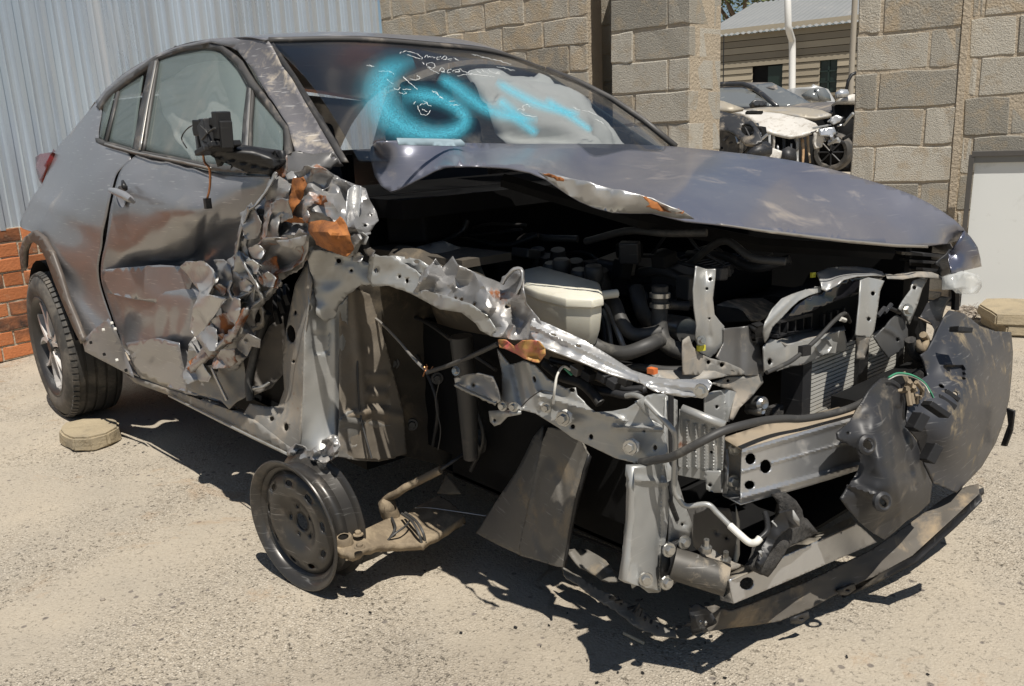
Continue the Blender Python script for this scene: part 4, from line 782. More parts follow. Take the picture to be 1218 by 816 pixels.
sheet('latch_bracket', [(280, 414, -.88), (286, 403, -.885), (296, 396, -.885), (309, 404, -.875), (308, 414, -.875), (298, 412, -.88), (292, 424, -.885)], crum, car, sp=3.5, amp=.008, seed=65, holes=[(292, 405, 2.4)])
sheet('crushed_wing', [(316, 228, -.825), (345, 206, -.815), (372, 204, -.80), (402, 210, -.775), (436, 236, -.73), (444, 280, -.75), (420, 304, -.785), (392, 300, -.80), (372, 300, -.825), (352, 324, -.825), (318, 336, -.84), (296, 326, -.845), (286, 300, -.85), (292, 264, -.85), (303, 244, -.84)], crum, car, sp=3.2, amp=.034, freq=.75, seed=141, sharp=24, jag=1.)
sheet('crushed_wing', [(258, 313, -.855), (283, 301, -.85), (300, 328, -.845), (318, 334, -.835), (331, 334, -.82), (318, 362, -.825), (306, 384, -.83), (298, 420, -.835), (280, 440, -.85), (262, 440, -.86), (232, 456, -.865), (223, 440, -.868), (229, 400, -.868), (246, 350, -.868)], crum, car, sp=3.2, amp=.034, freq=.80, seed=152, sharp=24, jag=1.)
rc2 = random.Random(17)
for k, (x, y, r_, Yv) in enumerate(((300, 262, 13, -.875), (312, 300, 14, -.885), (292, 318, 12, -.885), (322, 322, 12, -.87), (276, 366, 13, -.895), (262, 388, 13, -.90), (250, 408, 12, -.90), (296, 352, 12, -.88), (310, 340, 10, -.875), (284, 340, 11, -.89), (336, 250, 12, -.872), (440, 268, 9, -.77), (428, 300, 11, -.80), (270, 428, 11, -.89), (240, 446, 10, -.892), (288, 410, 10, -.88))):
    if k in (1, 5, 8, 9, 11, 12, 15): continue
    r_ *= 1.45; P_ = []
    a0 = rc2.uniform(0, 6.28)
    for i in range(6): a = a0+i*math.pi/3+rc2.uniform(-.3, .3); q = r_*rc2.uniform(.55, 1.25); P_.append((x+q*math.cos(a)*.8, y+q*math.sin(a)*1.15, Yv+rc2.uniform(-.018, .018)))
    sheet('folded_scrap', P_, [crum, crum, prim, crumr, shiny][k % 5], car, sp=3., amp=.018, freq=.9, seed=200+k, sharp=24, jag=.7)
hose('door_seal', [(318, 372, -.80), (308, 400, -.815), (301, 428, -.83), (296, 454, -.845), (298, 476, -.85)], .013, rub, car)
b = MB()
for q in ((333, 345, 338, 372), (328, 352, 332, 385), (340, 340, 344, 362)):
    p0, p1 = at(q[0], q[1], Y=-.74), at(q[2], q[3], Y=-.75); b.tube([p0, (p0+p1)/2+Vector((.01, -.01, 0)), p1], .011, 6)
b.build('door_hinge', bplas, car)
rb = random.Random(5)
for k in range(10):   # small shreds of torn sheet
    x, y = [(292, 340), (300, 318), (265, 405), (284, 392), (318, 333), (306, 300), (262, 345), (430, 284), (440, 300), (425, 306)][k]; s_ = rb.uniform(6, 11); Yv = -.885 if k < 7 else -.79
    sheet('torn_shred', [(x-s_+rb.uniform(-2, 2), y-s_*.5, Yv), (x, y-s_*.9, Yv-.02), (x+s_, y-s_*.2, Yv), (x+s_*.5, y+s_*.8, Yv-.015), (x-s_*.6, y+s_*.7, Yv+.01)], [crum, shiny, crumr, prim][k % 4], car, sp=3.5, amp=.006, freq=2, seed=100+k)
# mirror remains
sheet('mirror_base', [(282, 171, -.845), (308, 175, -.845), (335, 179, -.83), (337, 192, -.83), (328, 201, -.84), (309, 206, -.86), (303, 197, -.86), (296, 187, -.855), (283, 180, -.85)], gplas, car, sp=7, th=.012)
sheet('mirror_arm', [(246, 181, -.97), (251, 178, -.965), (275, 180, -.94), (300, 183, -.90), (325, 190, -.86), (326, 200, -.86), (307, 206, -.88), (296, 206, -.895), (284, 201, -.92), (268, 194, -.945), (252, 186, -.965)], bplas, car, sp=7, th=.03, push=lambda x, y: .010*max(0, 1-abs(y-(186+.25*(x-260)))/3))
b = MB()
for (x, y, wx, wy, dd) in ((255, 160, 11, 10, .03), (246, 152, 8, 6, .025), (264, 149, 4, 10, .02), (243, 166, 6, 10, .02), (269, 160, 3, 10, .015), (258, 172, 14, 2.2, .035), (259, 176, 16, 2.2, .04), (238, 155, 4, 3, .015), (262, 145, 6, 3, .02), (252, 148, 9, 3, .02)):
    c = at(x, y, Y=-.96); s_ = 1/300.; q_ = Matrix.Rotation(.25*math.sin(x*3.), 3, 'Y')@Matrix.Rotation(.3*math.sin(y*2.), 3, 'Z'); b.box(c, q_@Vector((wx*s_, 0, 0)), q_@Vector((0, dd, 0)), q_@Vector((0, 0, wy*s_)))
mir = bev(b.build('mirror_motor', bplas, car), .003, 2)
hose('motor_wire', [(241, 149, -.97), (230, 149, -.97), (221, 155, -.97), (216, 165, -.97), (222, 176, -.97)], .0018, bplas, car, 16, 6)
hose('motor_wire', [(239, 150, -.99), (246, 158, -.995), (240, 166, -.99), (250, 156, -.99), (256, 152, -.99)], .0025, rub, car, 20, 6)
hose('copper_lead', [(241, 176, -.975), (243, 192, -.975), (249, 200, -.97), (250, 214, -.96), (249, 226, -.95), (246, 238, -.945)], .0032, copper, car, 20, 6)
MB().box(at(247, 242, Y=-.945), (.008, 0, 0), (0, .008, 0), (0, 0, .014)).build('lead_plug', bplas, car)
# ------------------------------------------------------------------ fender rails
sheet('strut_tower', [(456, 305, -.62), (475, 300, -.60), (494, 294, -.56), (512, 289, -.52), (527, 286, -.50), (558, 299, -.44), (552, 312, -.50), (575, 334, -.58), (545, 330, -.62), (520, 320, -.63), (490, 322, -.66), (462, 318, -.66)], primd, car, sp=7, amp=.004, freq=.6, seed=71)
sheet('strut_tower_side', [(552, 309, -.50), (559, 299, -.44), (572, 316, -.46), (580, 334, -.50), (566, 332, -.56), (553, 324, -.56)], primd, car, sp=6, amp=.004, seed=72)
sheet('apron_rail', [(440, 300, -.735), (452, 305, -.73), (467, 305, -.725), (480, 313, -.72), (494, 321, -.715), (503, 330, -.715), (501, 342, -.72), (492, 350, -.725), (478, 345, -.73), (463, 340, -.735), (443, 341, -.74), (436, 330, -.74), (438, 315, -.74)], prim, car, sp=5, amp=.004, freq=1, seed=81, holes=[(475, 329, 2), (484, 334, 2, 3.2), (447, 322, 3)], jag=.6)
sheet('rail_top_fold', [(463, 304, -.715), (482, 305, -.70), (500, 310, -.69), (512, 317, -.685), (506, 326, -.70), (496, 325, -.71), (480, 315, -.715)], prim, car, sp=4, amp=.010, freq=1.3, seed=82, holes=[(484, 306, 3.4, 1.8), (496, 312, 3.6, 2)])
sheet('crushed_rail', [(500, 330, -.725), (508, 321, -.715), (518, 308, -.70), (524, 316, -.70), (532, 311, -.70), (538, 304, -.695), (544, 315, -.70), (562, 323, -.695), (580, 330, -.69), (596, 335, -.685), (604, 330, -.68), (612, 322, -.68), (619, 320, -.675), (623, 325, -.68), (622, 345, -.69), (626, 362, -.695), (640, 378, -.70), (646, 390, -.705), (640, 405, -.71), (625, 404, -.715), (612, 404, -.72), (598, 402, -.725), (584, 400, -.73), (571, 393, -.735), (567, 384, -.735), (556, 376, -.735), (549, 371, -.735), (535, 369, -.735), (523, 367, -.735), (506, 358, -.733), (490, 350, -.73), (498, 341, -.73)], crum, car, sp=3.2, amp=.022, freq=.85, seed=88, sharp=26, holes=[(548, 356, 2, 3, .4), (564, 363, 1.8, 3, .4), (541, 354, 1.5), (604, 364, 4, 2.6, -.3), (636, 384, 2)])
sheet('crushed_rail_skirt', [(488, 349, -.738), (505, 345, -.742), (530, 352, -.745), (560, 362, -.748), (580, 376, -.745), (590, 392, -.74), (584, 400, -.738), (571, 393, -.74), (566, 385, -.742), (549, 372, -.744), (523, 368, -.744), (505, 358, -.742)], prim, car, sp=4.5, amp=.008, freq=.9, seed=89)
ribbon([(597, 338, -.70), (603, 328, -.70), (612, 320, -.70), (620, 321, -.70), (621, 336, -.705), (614, 350, -.71)], 6, shiny, 91, .003, 'rail_lip')
sheet('apron_rail_front', [(634, 378, -.705), (650, 384, -.695), (672, 394, -.68), (694, 404, -.665), (722, 421, -.645), (752, 440, -.63), (776, 448, -.62), (800, 451, -.61), (842, 451, -.60), (847, 456, -.60), (840, 470, -.61), (815, 473, -.62), (798, 470, -.63), (783, 466, -.64), (756, 453, -.655), (725, 444, -.67), (694, 431, -.69), (668, 421, -.705), (642, 411, -.72), (632, 400, -.72), (630, 388, -.715)], shiny, car, sp=5, th=.003, holes=[(658, 398, 4, 2, .3), (688, 411, 3.6, 2, .3), (834, 464, 3)], push=lambda x, y: -.012*max(0, 1-abs(y-(380+.47*(x-634)+8 if x < 760 else 452+.15*(x-760)))/6)-.010*max(0, 1-abs(y-(411+.42*(x-642) if x < 760 else 461+.16*(x-760)))/5)+.005*noise.noise((x/14, y/9, 4))*(x < 720))
bolt(834, 465, -.625, 'Y', boltm, car, .009, (.3, -1, .1))
sheet('rail_top_plate', [(770, 440, .52, 'X'), (812, 440, .55, 'X'), (850, 441, .60, 'X'), (868, 447, .60, 'X'), (842, 452, .60, 'X'), (800, 451, .57, 'X'), (778, 448, .54, 'X')], primd, car, sp=6, th=.003, amp=.002)
pk = sheet('bent_red_bracket', [(592, 404, -.74), (602, 405, -.745), (611, 412, -.75), (621, 405, -.755), (632, 404, -.755), (641, 406, -.75), (648, 415, -.745), (649, 422, -.745), (641, 431, -.75), (633, 430, -.755), (624, 427, -.755), (614, 421, -.755), (603, 416, -.75), (594, 413, -.745)], pink, car, sp=3.5, amp=.008, freq=2, seed=93)
hose('loose_cable', [(430, 358, -.62), (432, 368, -.62), (452, 383, -.63), (474, 405, -.65), (490, 424, -.67), (504, 438, -.68), (511, 442, -.69)], .004, edge, car, 30, 6)
hose('loose_cable', [(508, 443, -.69), (530, 436, -.70), (553, 427, -.71), (575, 417, -.72), (592, 409, -.73)], .0055, rub, car, 20, 6)
b = MB()
for k in range(7):
    p = at(505+k*.8, 440+k*.5, Y=-.69); q = p+Vector((rb.uniform(-.02, .02), rb.uniform(-.01, .01), rb.uniform(-.025, .02))); b.tube([p, q], .0015, 4)
o = b.build('frayed_wire', copper, car); o['kind'] = 'stuff'
hose('hanging_wire', [(523, 452, -.60), (518, 480, -.6), (524, 510, -.6), (521, 535, -.6)], .0015, rub, car, 16, 5)
hose('hanging_wire', [(425, 425, -.70), (426, 460, -.71), (430, 500, -.71), (442, 545, -.71)], .003, rub, car, 16, 5)
# front rail of the wheel arch (lower)
sheet('front_side_rail', [(591, 415, -.60), (598, 424, -.60), (606, 433, -.60), (614, 432, -.61), (622, 429, -.62), (636, 434, -.62), (652, 451, -.62), (672, 462, -.62), (684, 461, -.62), (686, 470, -.62), (707, 490, -.615), (728, 489, -.61), (745, 486, -.60), (757, 479, -.59), (774, 499, -.58), (787, 506, -.575), (792, 522, -.575), (794, 540, -.58), (780, 547, -.59), (765, 552, -.60), (748, 549, -.605), (732, 545, -.61), (705, 532, -.62), (681, 521, -.63), (663, 508, -.635), (637, 492, -.64), (622, 488, -.64), (606, 486, -.635), (593, 483, -.63), (597, 468, -.625), (597, 444, -.61)], prim, car, sp=5.5, th=.003, holes=[(635.5, 451, 2, 4, -.3), (680, 464, 3.8, 2.6, .2), (681, 507.5, 3), (703, 519.6, 2.6, 3.4), (779, 532.6, 2.6, 3.4), (766, 513, 2, 1)], push=lambda x, y: -.014*max(0, 1-abs(y-(470+.30*(x-640)))/6)*(640 < x < 745)+.014*max(0, 1-abs(x-612-.2*(y-440))/6)*(y < 485)-.012*max(0, 1-abs(x-630-.3*(y-440))/7)*(y < 485)-.016*max(0, 1-abs(y-(509+.02*(x-730)))/4)*(x > 728)+.003*noise.noise((x/13, y/13, 5)))
for (x, y, Yv) in ((669.7, 497.5, -.655), (749.5, 532, -.625)):
    sheet('white_washer', [(x-10, y+3, Yv+.02), (x-6, y-8, Yv), (x+2, y-10, Yv), (x+9, y-5, Yv), (x+9, y+5, Yv), (x+3, y+10, Yv), (x-5, y+8, Yv)], whit, car, th=.005)
    bolt(x, y, Yv-.006, 'Y', boltm, car, .010, (.4, -1, .1))
for p in ((650, 485), (598, 483), (611, 484)): bolt(p[0], p[1], -.645, 'Y', boltm, car, .008, (.4, -1, .1))
sheet('bent_horn', [(540, 450, -.66), (554, 446, -.66), (569, 444, -.655), (586, 448, -.65), (592, 462, -.645), (596, 478, -.64), (590, 480, -.64), (580, 476, -.645), (568, 472, -.65), (555, 466, -.655), (542, 459, -.66)], shiny, car, sp=4.5, ctrl=[(568, 456, -.625)], amp=.003, holes=[(563, 458, 1.6)])
ribbon([(541, 457, -.67), (556, 465, -.67), (572, 472, -.665), (590, 480, -.66)], 6, prim, 94, .001, 'horn_lip')
sheet('small_bracket', [(581, 489, -.64), (598, 488, -.64), (619, 489, -.64), (619, 493, -.64), (603, 496, -.64), (594, 505, -.64), (588, 507, -.64), (583, 502, -.64)], prim, car, th=.004, holes=[(588, 500, 2)])
bolt(543, 441, -.67, 'Y', boltm, car, .008, (.3, -1, .3))
# ------------------------------------------------------------------ engine bay
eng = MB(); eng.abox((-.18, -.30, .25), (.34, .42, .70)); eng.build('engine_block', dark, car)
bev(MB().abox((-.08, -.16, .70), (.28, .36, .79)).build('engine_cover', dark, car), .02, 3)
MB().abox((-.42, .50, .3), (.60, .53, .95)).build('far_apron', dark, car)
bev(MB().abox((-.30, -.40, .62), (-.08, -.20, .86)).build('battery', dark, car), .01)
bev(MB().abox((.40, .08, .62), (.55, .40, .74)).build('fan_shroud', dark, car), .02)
for k in range(4): hose('intake_runner', [(752+k*15, 330+k*4, -.14), (752+k*15, 343+k*4, -.19), (757+k*15, 356+k*4, -.19)], .016, bplas, car, 10, 8)
bev(MB().box(at(780, 332, Y=-.10), (.13, .05, -.02), (-.03, .08, 0), (0, 0, .045)).build('intake_manifold', bplas, car), .01)
for (x, y) in ((650, 316), (664, 309), (685, 322), (715, 334), (640, 308)):
    lathe('engine_fitting', [(.001, .03), (.02, .03), (.022, .01), (.028, 0), (.028, -.05)], at(x, y, Y=-.26), (.2, -.2, 1), bplas, car, 12)
hose('bulkhead_pipe', [(480, 285, -.30), (520, 275, -.30), (560, 283, -.28), (600, 292, -.25), (640, 280, -.2)], .008, bplas, car)
hose('bulkhead_pipe', [(440, 282, -.50), (480, 286, -.48), (520, 288, -.42), (548, 276, -.38), (556, 262, -.36)], .008, bplas, car)
bev(MB().box(at(505, 262, Y=-.45), (.05, .03, 0), (-.05, .1, 0), (0, 0, .05)).build('wiper_housing', dark, car), .01)
# more of the crowded bay
rbe = random.Random(21)
midk = M('worn_engine_plastic', (.03, .03, .031), .45, 0., (.055, .053, .05), 9., .7, ((.14, .12, .1), .2, 9.))
for k in range(16):
    x, y = rbe.uniform(470, 880), rbe.uniform(268, 330); Yv = rbe.uniform(-.34, .1); dx = rbe.uniform(30, 80)
    hose('engine_hose', [(x-dx, y+rbe.uniform(-12, 25), Yv), (x-dx*.3, y+rbe.uniform(-18, 8), Yv-.02), (x+dx*.3, y+rbe.uniform(-8, 18), Yv-.03), (x+dx, y+rbe.uniform(-10, 30), Yv)], rbe.uniform(.004, .013), [midk, rub, gplas][k % 3], car, 18, 8)
for k in range(18):
    x, y = rbe.uniform(600, 870), rbe.uniform(295, 360); c = at(x, y, Y=rbe.uniform(-.32, -.12)); q_ = Matrix.Rotation(rbe.uniform(-.5, .5), 3, 'Z')@Matrix.Rotation(rbe.uniform(-.3, .3), 3, 'X')
    bev(MB().box(c, q_@Vector((rbe.uniform(.012, .04), 0, 0)), q_@Vector((0, rbe.uniform(.012, .03), 0)), q_@Vector((0, 0, rbe.uniform(.01, .028)))).build('engine_casting', [midk, gplas, dark][k % 3], car), .004)
for k in range(7): MB().box(Vector((.10+k*.028, .10, .795)), (.006, 0, 0), (0, .24, 0), (0, 0, .006)).build('cover_rib', midk, car)
for (x, y) in ((657, 322), (668, 318), (690, 330), (706, 326)): lathe('filler_cap', [(.001, .022), (.02, .022), (.024, .016), (.024, -.012), (.016, -.03)], at(x, y, Y=-.33), (.1, -.1, 1), midk, car, 14)
# wheel well fittings
for q in ([(470, 400), (500, 430), (520, 480), (515, 530)], [(540, 430), (560, 470), (575, 520), (560, 560)], [(450, 370), (500, 380), (545, 410), (590, 440)]):
    hose('brake_line', [(a_, b_, -.47) for a_, b_ in q], .006, midk, car, 20, 6)
for (x, y) in ((468, 432), (452, 470), (490, 505), (520, 450), (560, 500), (588, 470)): bolt(x, y, -.40 if x < 500 else -.455, 'X' if x < 500 else 'Y', midk, car, .012, (1, -.6, .1))
strutp = [at(548, 400, Y=-.56), at(556, 470, Y=-.55), at(560, 545, Y=-.54)]
v, f = tube_vf(strutp, [.03, .028, .02], 14); mk('strut_leg', v, f, midk, car, True, 50)
lathe('steering_boot', [(.012, 0), (.03, .02), (.022, .03), (.032, .045), (.024, .055), (.034, .07), (.026, .08), (.035, .1)], at(556, 536, Y=-.5), (-.2, .95, .15), rub, car, 16)
# reservoir
zt = .832
tl = [at(x, y, Z=zt) for x, y in ((622, 343), (640, 351), (673, 359), (705, 360), (718, 357), (714, 341), (690, 334), (641, 320), (622, 324))]
cc = sum(tl, Vector())/len(tl); V = []; n = len(tl)
for sc_, dz in ((.90, .012), (.99, .006), (1., 0), (1., -.012), (.95, -.014), (.95, -.03), (.90, -.07), (.80, -.105)): V += [cc+(p-cc)*sc_+Vector((0, 0, dz)) for p in tl]
V += [cc+Vector((0, 0, .017))]; F = []
for k in range(7):
    for i in range(n): F.append((k*n+i, (k+1)*n+i, (k+1)*n+(i+1) % n, k*n+(i+1) % n))
for i in range(n): F.append((8*n, i, (i+1) % n))
res = mk('coolant_reservoir', V, F, tank, car, True, 50); bev(res, .004, 2)
ca = at(717, 349, Z=zt); MB().tube([ca+Vector((-.01, 0, -.006)), at(734, 349, Z=zt-.006)], .010, 10).build('reservoir_spout', tank, res, True, 50)
hose('coolant_hose', [(722, 352, -.40), (732, 362, -.43), (739, 381, -.45), (750, 396, -.45), (767, 398, -.43), (785, 394, -.40)], .0155, rub, car)
hose('coolant_hose', [(690, 398, -.52), (704, 408, -.52), (720, 416, -.51), (744, 420, -.50), (768, 412, -.47), (786, 404, -.42)], .0165, rub, car)
hose('coolant_hose', [(785, 340, -.36), (785, 360, -.36), (785, 392, -.37), (791, 408, -.38), (806, 417, -.38), (826, 421, -.36)], .019, rub, car)
hose('coolant_hose', [(757, 344, -.30), (760, 358, -.32), (764, 371, -.32), (772, 384, -.30)], .019, rub, car)
hose('ribbed_pipe', [(790, 363, -.34), (803, 363, -.33), (820, 364, -.31)], .011, gplas, car)
hose('metal_pipe', [(720, 360, -.36), (728, 378, -.38), (735, 396, -.39), (743, 416, -.39)], .0075, shiny, car)
hose('metal_pipe', [(716, 368, -.38), (722, 380, -.38), (725, 395, -.39), (727, 412, -.40)], .006, prim, car)
hose('metal_pipe', [(712, 370, -.40), (717, 384, -.40), (719, 400, -.41), (720, 412, -.42)], .007, gplas, car)
for y in (351, 363): lathe('hose_clamp', [(.020, -.006), (.024, -.005), (.024, .005), (.020, .006)], at(785, y, Y=-.362), (0, .05, 1), boltm, car, 16)
lathe('hose_clamp', [(.018, -.005), (.021, -.005), (.021, .005), (.018, .005)], at(697, 404, Y=-.52), (.8, .1, -.35), boltm, car, 16)
lathe('alternator', [(.001, .05), (.03, .05), (.035, .04), (.035, -.05), (.02, -.06)], at(803, 392, Y=-.28), (1, -.3, .1), boltm, car, 20)
hose('wiring_loom', [(690, 440, -.50), (712, 436, -.50), (735, 440, -.48), (760, 437, -.46), (790, 440, -.44), (812, 440, -.42)], .009, rub, car)
hose('wiring_loom', [(648, 432, -.55), (668, 448, -.55), (690, 455, -.54), (705, 468, -.54), (714, 480, -.54)], .012, rub, car)
hose('wiring_loom', [(655, 428, -.54), (685, 436, -.53), (715, 450, -.51), (742, 462, -.5), (765, 462, -.48)], .008, bplas, car)
hose('wiring_loom', [(700, 462, -.52), (725, 466, -.51), (748, 470, -.5), (768, 462, -.47)], .010, gplas, car)
for (x, y) in ((672, 446), (686, 440), (700, 446), (718, 448), (730, 456), (656, 436), (744, 452)):
    bev(MB().box(at(x, y, Y=-.545), (.012, 0, -.004), (0, .012, 0), (.003, 0, .009)).build('connector_block', [bplas, gplas, edge][x % 3], car), .002)
MB().box(at(776, 441, Y=-.52), (.009, 0, 0), (0, .007, 0), (0, 0, .006)).build('orange_clip', orang, car)
hose('white_wire', [(658, 480, -.645), (660, 462, -.65), (663, 446, -.64), (670, 436, -.62), (678, 440, -.60)], .0028, whit, car, 20, 6)
hose('green_lead', [(672, 438, -.60), (676, 442, -.60), (680, 446, -.60)], .003, green, car, 8, 6)
hose('thin_wire', [(620, 484, -.65), (630, 474, -.66), (644, 465, -.66), (658, 466, -.65)], .0014, rub, car, 14, 5)
hose('white_tube', [(745, 471, -.575), (754, 470, -.58), (764, 474, -.585), (782, 492, -.59), (799, 510, -.59), (803, 522, -.58), (802, 552, -.575), (802, 582, -.57), (808, 594, -.56), (817, 602, -.55), (841, 600, -.53), (853, 610, -.52), (869, 626, -.51)], .0058, prim, car, 70, 8)
hose('white_tube_end', [(868, 625, -.51), (880, 636, -.51), (891, 645, -.505), (899, 645, -.50), (904, 640, -.49)], .0075, whit, car, 20, 8)
hose('black_tube', [(903, 641, -.49), (912, 632, -.47), (913, 622, -.45), (910, 610, -.43)], .006, bplas, car, 14, 8)
hose('braided_cable', [(762, 550, -.615), (780, 547, -.62), (800, 543, -.62), (831, 527, -.60), (859, 513, -.56), (886, 505, -.50), (910, 500, -.42), (933, 498, -.34), (955, 498, -.27), (985, 493, -.17), (1012, 485, -.08), (1035, 474, .0)], .0085, rub, car, 70, 10)
# ------------------------------------------------------------------ radiator support and front structure
sheet('upright_bracket', [(828.5, 316.5, .57), (840, 320, .555), (851.5, 320, .57), (851, 330, .57), (848, 355, .57), (850, 374, .57), (856, 382, .57), (861.6, 388, .57), (861, 408, .57), (852, 420, .565), (844, 426, .56), (833, 420, .56), (827.5, 403, .57), (829, 388, .575), (826, 366, .575), (825, 346, .575), (827, 330, .575)], prim, car, 'X', sp=4, th=.003, holes=[(841, 343.5, 1.8), (844, 379, 1.6), (845, 332, 2.6, 2.4)], push=lambda x, y: .014*math.exp(-((x-(838+.12*max(0, y-360)))/4.5)**2)*min(1., max(0., (412-y)/12)))
MB().box(at(834, 414, X=.585), (.002, .008, 0), (.004, 0, 0), (0, 0, .006)).build('yellow_tag', M('yellow_paint', (.6, .55, .05), .6), car)
bolt(834, 405, .59, 'X', boltm, car, .007, (1, -.5, .2))
sheet('support_flange', [(813, 446, .585), (812, 420, .585), (813, 405, .585), (820, 400, .585), (824, 412, .58), (833, 421, .58), (845, 426, .585), (865, 431, .59), (881, 438, .59), (890, 446, .59), (868, 447, .59)], primd, car, 'X', sp=6, th=.003, holes=[(843, 431, 2.6), (859, 434, 3)])
sheet('support_panel', [(861, 391, .575), (880, 389, .58), (897, 387, .585), (904, 410, .59), (909, 440, .60), (908, 447, .60), (888, 447, .595), (868, 440, .59), (852, 425, .58), (861, 408, .575)], M('grey_support', (.12, .118, .115), .42, .4, (.17, .165, .16), 9., .8, (DUST, .25, 12.)), car, 'X', sp=5, th=.003, push=lambda x, y: .012*math.exp(-((x-881)/5.5)**2))
sheet('support_gusset', [(868, 448, .58), (886, 448, .59), (906, 444, .60), (908, 455, .605), (896, 470, .60), (880, 485, .60), (872, 500, .60), (868, 498, .595), (872, 480, .59), (876, 466, .585), (862, 462, .58), (846, 456, .58)], primd, car, 'X', sp=5, th=.003, holes=[(866, 453, 2)])
sheet('support_post', [(838, 470, .575), (850, 465, .575), (866, 463, .58), (878, 466, .585), (871, 488, .59), (868, 502, .59), (852, 500, .58), (838, 492, .575)], prim, car, 'X', sp=5, th=.003, holes=[(853, 484, 2.2)], push=lambda x, y: .012*max(0, 1-abs(x-862)/5))
sheet('latch_mount', [(897, 390, .60), (908, 386, .605), (912, 398, .605), (908, 412, .60), (901, 410, .60)], bplas, car, 'X', sp=4, th=.02, amp=.006)
sheet('air_duct_top', [(852, 363, .50), (862, 358, .46), (877, 355, .42), (927, 354, .42), (912, 376, .52), (905, 380, .535), (892, 381, .53), (884, 370, .52), (878, 367, .51)], M('dusty_duct', (.085, .078, .068), .8, 0., (.14, .125, .105), 14., .8, (DUST, .35, 20.)), car, 'X', sp=6, th=.004)
sheet('air_duct_front', [(852, 363, .50), (878, 367, .512), (884, 370, .52), (893, 382, .532), (860, 384, .51), (852, 382, .50)], dark, car, 'X', sp=6, th=.003)  # black sheet painted in for the shaded mouth of the duct
sheet('slam_arm', [(910, 408, .62), (908, 396, .625), (910, 382, .625), (919, 367, .62), (930, 355, .615), (941, 350, .615), (953, 346, .615), (964, 343, .615), (975, 340, .62), (977, 347, .625), (963, 351, .63), (951, 357, .63), (942, 365, .63), (929, 379, .63), (919, 389, .63), (914, 402, .625)], prim, car, 'X', sp=4, th=.003, push=lambda x, y: -.008*max(0, 1-abs(x-930+1.0*(y-367))/7))
sheet('slam_panel_bright', [(971, 324, .60), (984, 319, .58), (1002, 317, .58), (1020, 317, .59), (1036, 319, .60), (1050, 323, .62), (1053, 328, .64), (1036, 327, .66), (1020, 328, .66), (1003, 332, .66), (993, 339, .65), (984, 346, .645), (978, 344, .64)], shiny, car, 'X', sp=4, amp=.006, freq=.8, seed=33, th=.003)
sheet('slam_panel_black', [(952, 344, .59), (962, 326, .57), (972, 322, .58), (979, 344, .62), (975, 341, .61), (960, 346, .60)], dark, car, 'X', sp=5, th=.003)
MB().box(at(967, 327, X=.60), (.001, .006, 0), (.003, 0, 0), (0, 0, .006)).build('yellow_tag', M('yellow_label', (.5, .48, .04), .6), car)
sheet('slam_panel_lower', [(977, 348, .63), (990, 342, .64), (1004, 334, .645), (1020, 329, .65), (1051, 330, .65), (1046, 340, .65), (1030, 346, .65), (1010, 353, .645), (985, 362, .64), (960, 372, .635), (935, 379, .63), (946, 364, .625), (962, 353, .625)], M('gloss_black_panel', (.014, .014, .017), .16, 0., coat=.6), car, 'X', sp=6, amp=.005, freq=.6, seed=34)
sheet('slam_panel_end', [(1052, 325, .64), (1062, 327, .65), (1074, 324, .65), (1092, 323, .66), (1106, 324, .665), (1121, 330, .67), (1119, 333, .67), (1106, 331, .675), (1092, 329, .675), (1074, 332, .67), (1056, 331, .665)], primd, car, 'X', sp=4.5, amp=.006, seed=35)
sheet('slam_bracket', [(1024, 333, .67), (1033, 330, .665), (1044, 332, .665), (1052, 334, .67), (1047, 346, .675), (1044, 368, .685), (1040, 393, .69), (1036, 401, .69), (1018, 399, .69), (1020, 380, .69), (1022, 362, .685), (1023, 346, .68)], prim, car, 'X', sp=5, th=.003, holes=[(1038.6, 349, 2.8), (1033.5, 379.5, 2.6)], push=lambda x, y: .012*max(0, 1-abs(x-1034)/10))
sheet('slam_bracket_tail', [(1019, 400, .685), (1036, 402, .685), (1032, 415, .68), (1028, 428, .68), (1019, 427, .68), (1021, 415, .68)], primd, car, 'X', sp=5, th=.003)
sheet('lamp_stay', [(1086, 334, .66), (1095, 331, .66), (1104, 331, .665), (1097, 344, .67), (1093, 358, .675), (1088, 372, .68), (1082, 386, .68), (1078, 375, .68), (1069, 367, .68), (1074, 358, .675), (1078, 352, .67), (1084, 344, .665)], prim, car, 'X', sp=4.5, th=.003, holes=[(1088, 342, 2.6)])
bolt(1079.4, 369, .69, 'X', boltm, car, .011, (1, -.4, .2))
sheet('horn_plate', [(1040, 401, .67), (1050, 392, .67), (1060, 380, .67), (1067, 374, .67), (1074, 379, .675), (1080, 392, .68), (1080, 408, .685), (1070, 418, .685), (1057, 426, .68), (1048, 414, .675)], M('dark_horn_plate', (.07, .07, .07), .45, .3, (.1, .1, .1), 9.), car, 'X', sp=4.5, th=.004, holes=[(1068, 404, 2.4)], push=lambda x, y: -.010*max(0, 1-abs(math.hypot(x-1042, y-425)-36)/5))
b = MB()
for q in ((1052, 372, 1060, 362), (1044, 376, 1052, 366), (1058, 366, 1070, 372)): b.tube([at(q[0], q[1], X=.66), at(q[2], q[3], X=.66)], .006, 6)
b.build('horn_stay', gplas, car)
